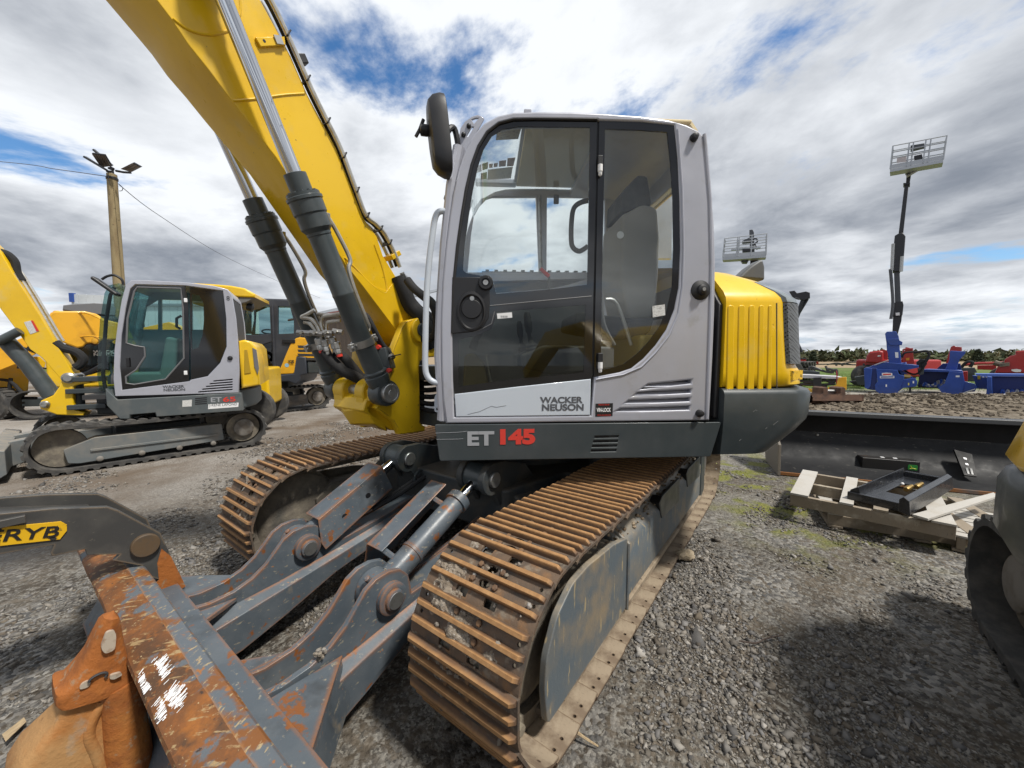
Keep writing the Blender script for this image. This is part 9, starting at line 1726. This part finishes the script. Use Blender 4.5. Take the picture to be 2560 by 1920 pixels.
def basket(root, d, corners_b, corners_t, posts, depth, f, floor_t=12):
    """corners in the picture of the front face (bottom and top, left to right); a second face stands behind it"""
    rf, rd = radial(root, d)
    def P3(px, dd): q_ = rf.pix(*f(*px), rd); return rf(q_[0], rd, q_[1])
    bl_, br_ = P3(corners_b[0], d), P3(corners_b[1], d); tl_, tr_ = P3(corners_t[0], d), P3(corners_t[1], d); off = rf.y * depth * 0.8 + Vector((0, 0, 0.05))
    def tube(a, e, r=0.022, name='rail'):
        mb = MB(); mb.tube([tuple(a), tuple(e)], r, 6); mb.obj(name, GALV, root)
    for o_ in (Vector((0, 0, 0)), off):
        for h in (0.45, 0.72, 1.0):
            tube(bl_ + (tl_ - bl_) * h + o_, br_ + (tr_ - br_) * h + o_)
        for t in posts: tube(bl_ + (br_ - bl_) * t + o_, tl_ + (tr_ - tl_) * t + o_, 0.024, 'post')
    for s, t in ((bl_, tl_), (br_, tr_)):
        for h in (0.45, 0.72, 1.0): tube(s + (t - s) * h, s + (t - s) * h + off)
    mb = MB(); dz_ = Vector((0, 0, -0.28)); q_ = [bl_, br_, br_ + off, bl_ + off]; mb.add([tuple(v) for v in q_] + [tuple(v + dz_ * 0.5) for v in q_], [(0, 1, 2, 3), (7, 6, 5, 4), (0, 4, 5, 1), (1, 5, 6, 2), (2, 6, 7, 3), (3, 7, 4, 0)]); mb.obj('basket_floor', GALV, root, bevel=0.01)
    for o_ in (Vector((0, -0.012, 0)),):
        mb = MB(); w = Vector((0, 0, 0.18)); mb.add([tuple(bl_ + o_), tuple(br_ + o_), tuple(br_ + o_ + w), tuple(bl_ + o_ + w)] + [tuple(v + Vector((0, 0.01, 0))) for v in (bl_ + o_, br_ + o_, br_ + o_ + w, bl_ + o_ + w)], [(0, 1, 2, 3), (7, 6, 5, 4), (0, 4, 5, 1), (1, 5, 6, 2), (2, 6, 7, 3), (3, 7, 4, 0)]); mb.obj('kick_board', GALV, root)
basket(l1, d7 - 0.5, [(1608, 355), (2070, 270)], [(1632, 155), (2100, 65)], (0, 0.32, 0.40, 0.63, 0.72, 1.0), 0.9, c8r)
pl([(1785, 150), (1905, 130), (1905, 165), (1785, 195)], d7 - 0.3, d7 - 0.1, 'control_box', DKG, l1, 0.01, c8r); pl([(1815, 240), (1885, 225), (1890, 265), (1822, 280)], d7 - 0.3, d7, 'control_pedestal', DKB, l1, 0.01, c8r); pl([(1668, 260), (1750, 245), (1748, 290), (1664, 302)], d7 - 0.53, d7 - 0.515, 'sign_panel', mat('pale pink panel', (0.5, 0.45, 0.45), 0.6), l1, 0, c8r)
d9 = 21.0
g = at_depth(1858, 900, d9); l2 = thing('boom_lift', (g.x, d9, 0), 'second boom lift whose grey basket shows just above the yellow engine hood', 'boom lift')
mb = MB(); mb.bx(g.x - 1.2, g.x + 1.2, d9 - 0.9, d9 + 0.9, 0.5, 1.3); mb.obj('chassis', REDP, l2, bevel=0.1)
for sx in (-1, 1):
    mb = MB(); mb.lathe((g.x + sx * 0.9, d9 - 1.0, 0.45), (g.x + sx * 0.9, d9 - 0.7, 0.45), [(0, 0.2), (0, 0.42), (0.05, 0.45), (0.25, 0.45), (0.3, 0.42), (0.3, 0.2)], 22); mb.obj('tyre', RUBBER, l2)
pl([(400, 1130), (470, 1130), (470, 1900), (400, 1900)], d9 + 0.3, d9 + 0.7, 'boom', DKB, l2, 0.02, c8r)
pl([(392, 880), (420, 876), (432, 900), (440, 1140), (400, 1140)], d9 + 0.4, d9 + 0.8, 'upper_boom', DKG, l2, 0.02, c8r)
basket(l2, d9 - 0.4, [(160, 1120), (538, 1095)], [(178, 955), (545, 912)], (0, 0.32, 0.36, 0.66, 1.0), 1.0, c8r)
pl([(310, 1130), (395, 1120), (370, 1160), (330, 1160)], d9, d9 + 0.5, 'basket_pivot', DKG, l2, 0.02, c8r); pl([(330, 1045), (400, 1040), (400, 1068), (332, 1070)], d9, d9 + 0.3, 'control_pedestal', DKB, l2, 0.01, c8r); pl([(330, 975), (395, 945), (400, 985), (330, 992)], d9, d9 + 0.3, 'control_box', DKG, l2, 0.01, c8r); tb2([(430, 960), (455, 960), (460, 985), (440, 1000), (460, 1050)], 0.035, d9 + 0.3, 'cable', BLACK, l2, c8r)
pl([(235, 1045), (490, 1025), (490, 1038), (235, 1058)], d9 + 0.1, d9 + 0.3, 'tool_tray', GALV, l2, 0.0, c8r)
# ---------------------------------------------------------------- black folding arm machine and tyre stack right of the hood
d11 = 23
g = at_depth(*kk(330, 740), d11); fa = thing('telehandler', (g.x - 1.5, d11, 0), 'machine with a black folding lattice arm, mostly hidden behind the yellow hood', 'telehandler')
pl([(245, 95), (290, 88), (310, 110), (385, 95), (418, 105), (420, 150), (370, 170), (345, 165), (305, 150), (285, 160)], d11, d11 + 0.3, 'arm_head', DKB, fa, 0.02)
for px, r in (([(365, 160), (310, 300), (290, 345)], 0.12), ([(400, 160), (340, 260), (290, 345)], 0.06), ([(330, 220), (315, 300)], 0.05), ([(290, 330), (240, 480), (230, 700)], 0.13), ([(270, 470), (320, 540), (350, 605)], 0.07), ([(250, 500), (300, 560), (335, 605)], 0.06)): tb2(px, r, d11 + 0.15, 'lattice_bar', DKB, fa)
tb2([(290, 150), (330, 160)], 0.05, d11, 'head_link', DKB, fa)
p_ = at_depth(*kk(230, 700), d11); mb = MB(); mb.bx(p_.x - 3.0, p_.x + 0.6, d11 - 0.2, d11 + 1.6, 0.5, 1.5); mb.obj('chassis', DKG, fa, bevel=0.1)
for x in (-2.4, 0.1):
    mb = MB(); mb.lathe((p_.x + x, d11 - 0.5, 0.55), (p_.x + x, d11 - 0.1, 0.55), [(0, 0.2), (0, 0.5), (0.05, 0.55), (0.35, 0.55), (0.4, 0.5), (0.4, 0.2)], 24); mb.obj('tyre', RUBBER, fa)
d12 = 24
pt = at_depth(*kk(335, 755), d12)
for k, (y0, y1) in enumerate(((755, 702), (698, 648), (645, 605))):
    a, e = at_depth(*kk(335, y0), d12), at_depth(*kk(335, y1), d12); h = 0.36; z0 = 0.02 + k * 0.375; r = 0.72
    lab = ['black tractor tyre at the bottom of the stack right of the hood', 'black tractor tyre in the middle of the stack right of the hood', 'black tractor tyre on top of the stack right of the hood'][k]
    ty_ = thing('tractor_tyre', (pt.x, d12, z0), lab, 'tyre', 'stacked tractor tyres'); mb = MB(); mb.lathe((pt.x, d12, z0), (pt.x, d12, z0 + h), [(0, 0.38), (0, r - 0.1), (0.06, r), (h - 0.06, r), (h, r - 0.1), (h, 0.38), (h * 0.5, 0.34)], 30); mb.obj('carcass', RUBBER, ty_)
    for j in range(26):
        a_ = 2 * math.pi * j / 26; mb = MB(); mb.obox((pt.x + (r + 0.01) * math.cos(a_), d12 + (r + 0.01) * math.sin(a_), z0 + h / 2), (0.06, 0.07, h * 0.9), rz=a_, rx=0.4); mb.obj('tread_lug', RUBBER, ty_)
p_ = at_depth(*kk(385, 700), d12 + 0.4); rdm = thing('red_crate', (p_.x + 0.15, d12 + 1.2, 0), 'small red metal crate beside the stack of tractor tyres', 'crate'); mb = MB(); mb.bx(p_.x - 0.15, p_.x + 0.4, d12 + 0.9, d12 + 1.5, 0.0, 1.25); mb.obj('crate_body', REDP, rdm, bevel=0.03); mb = MB(); mb.bx(p_.x - 0.18, p_.x + 0.43, d12 + 0.87, d12 + 1.53, 1.25, 1.32); mb.obj('crate_rim', BLACK, rdm, bevel=0.01)
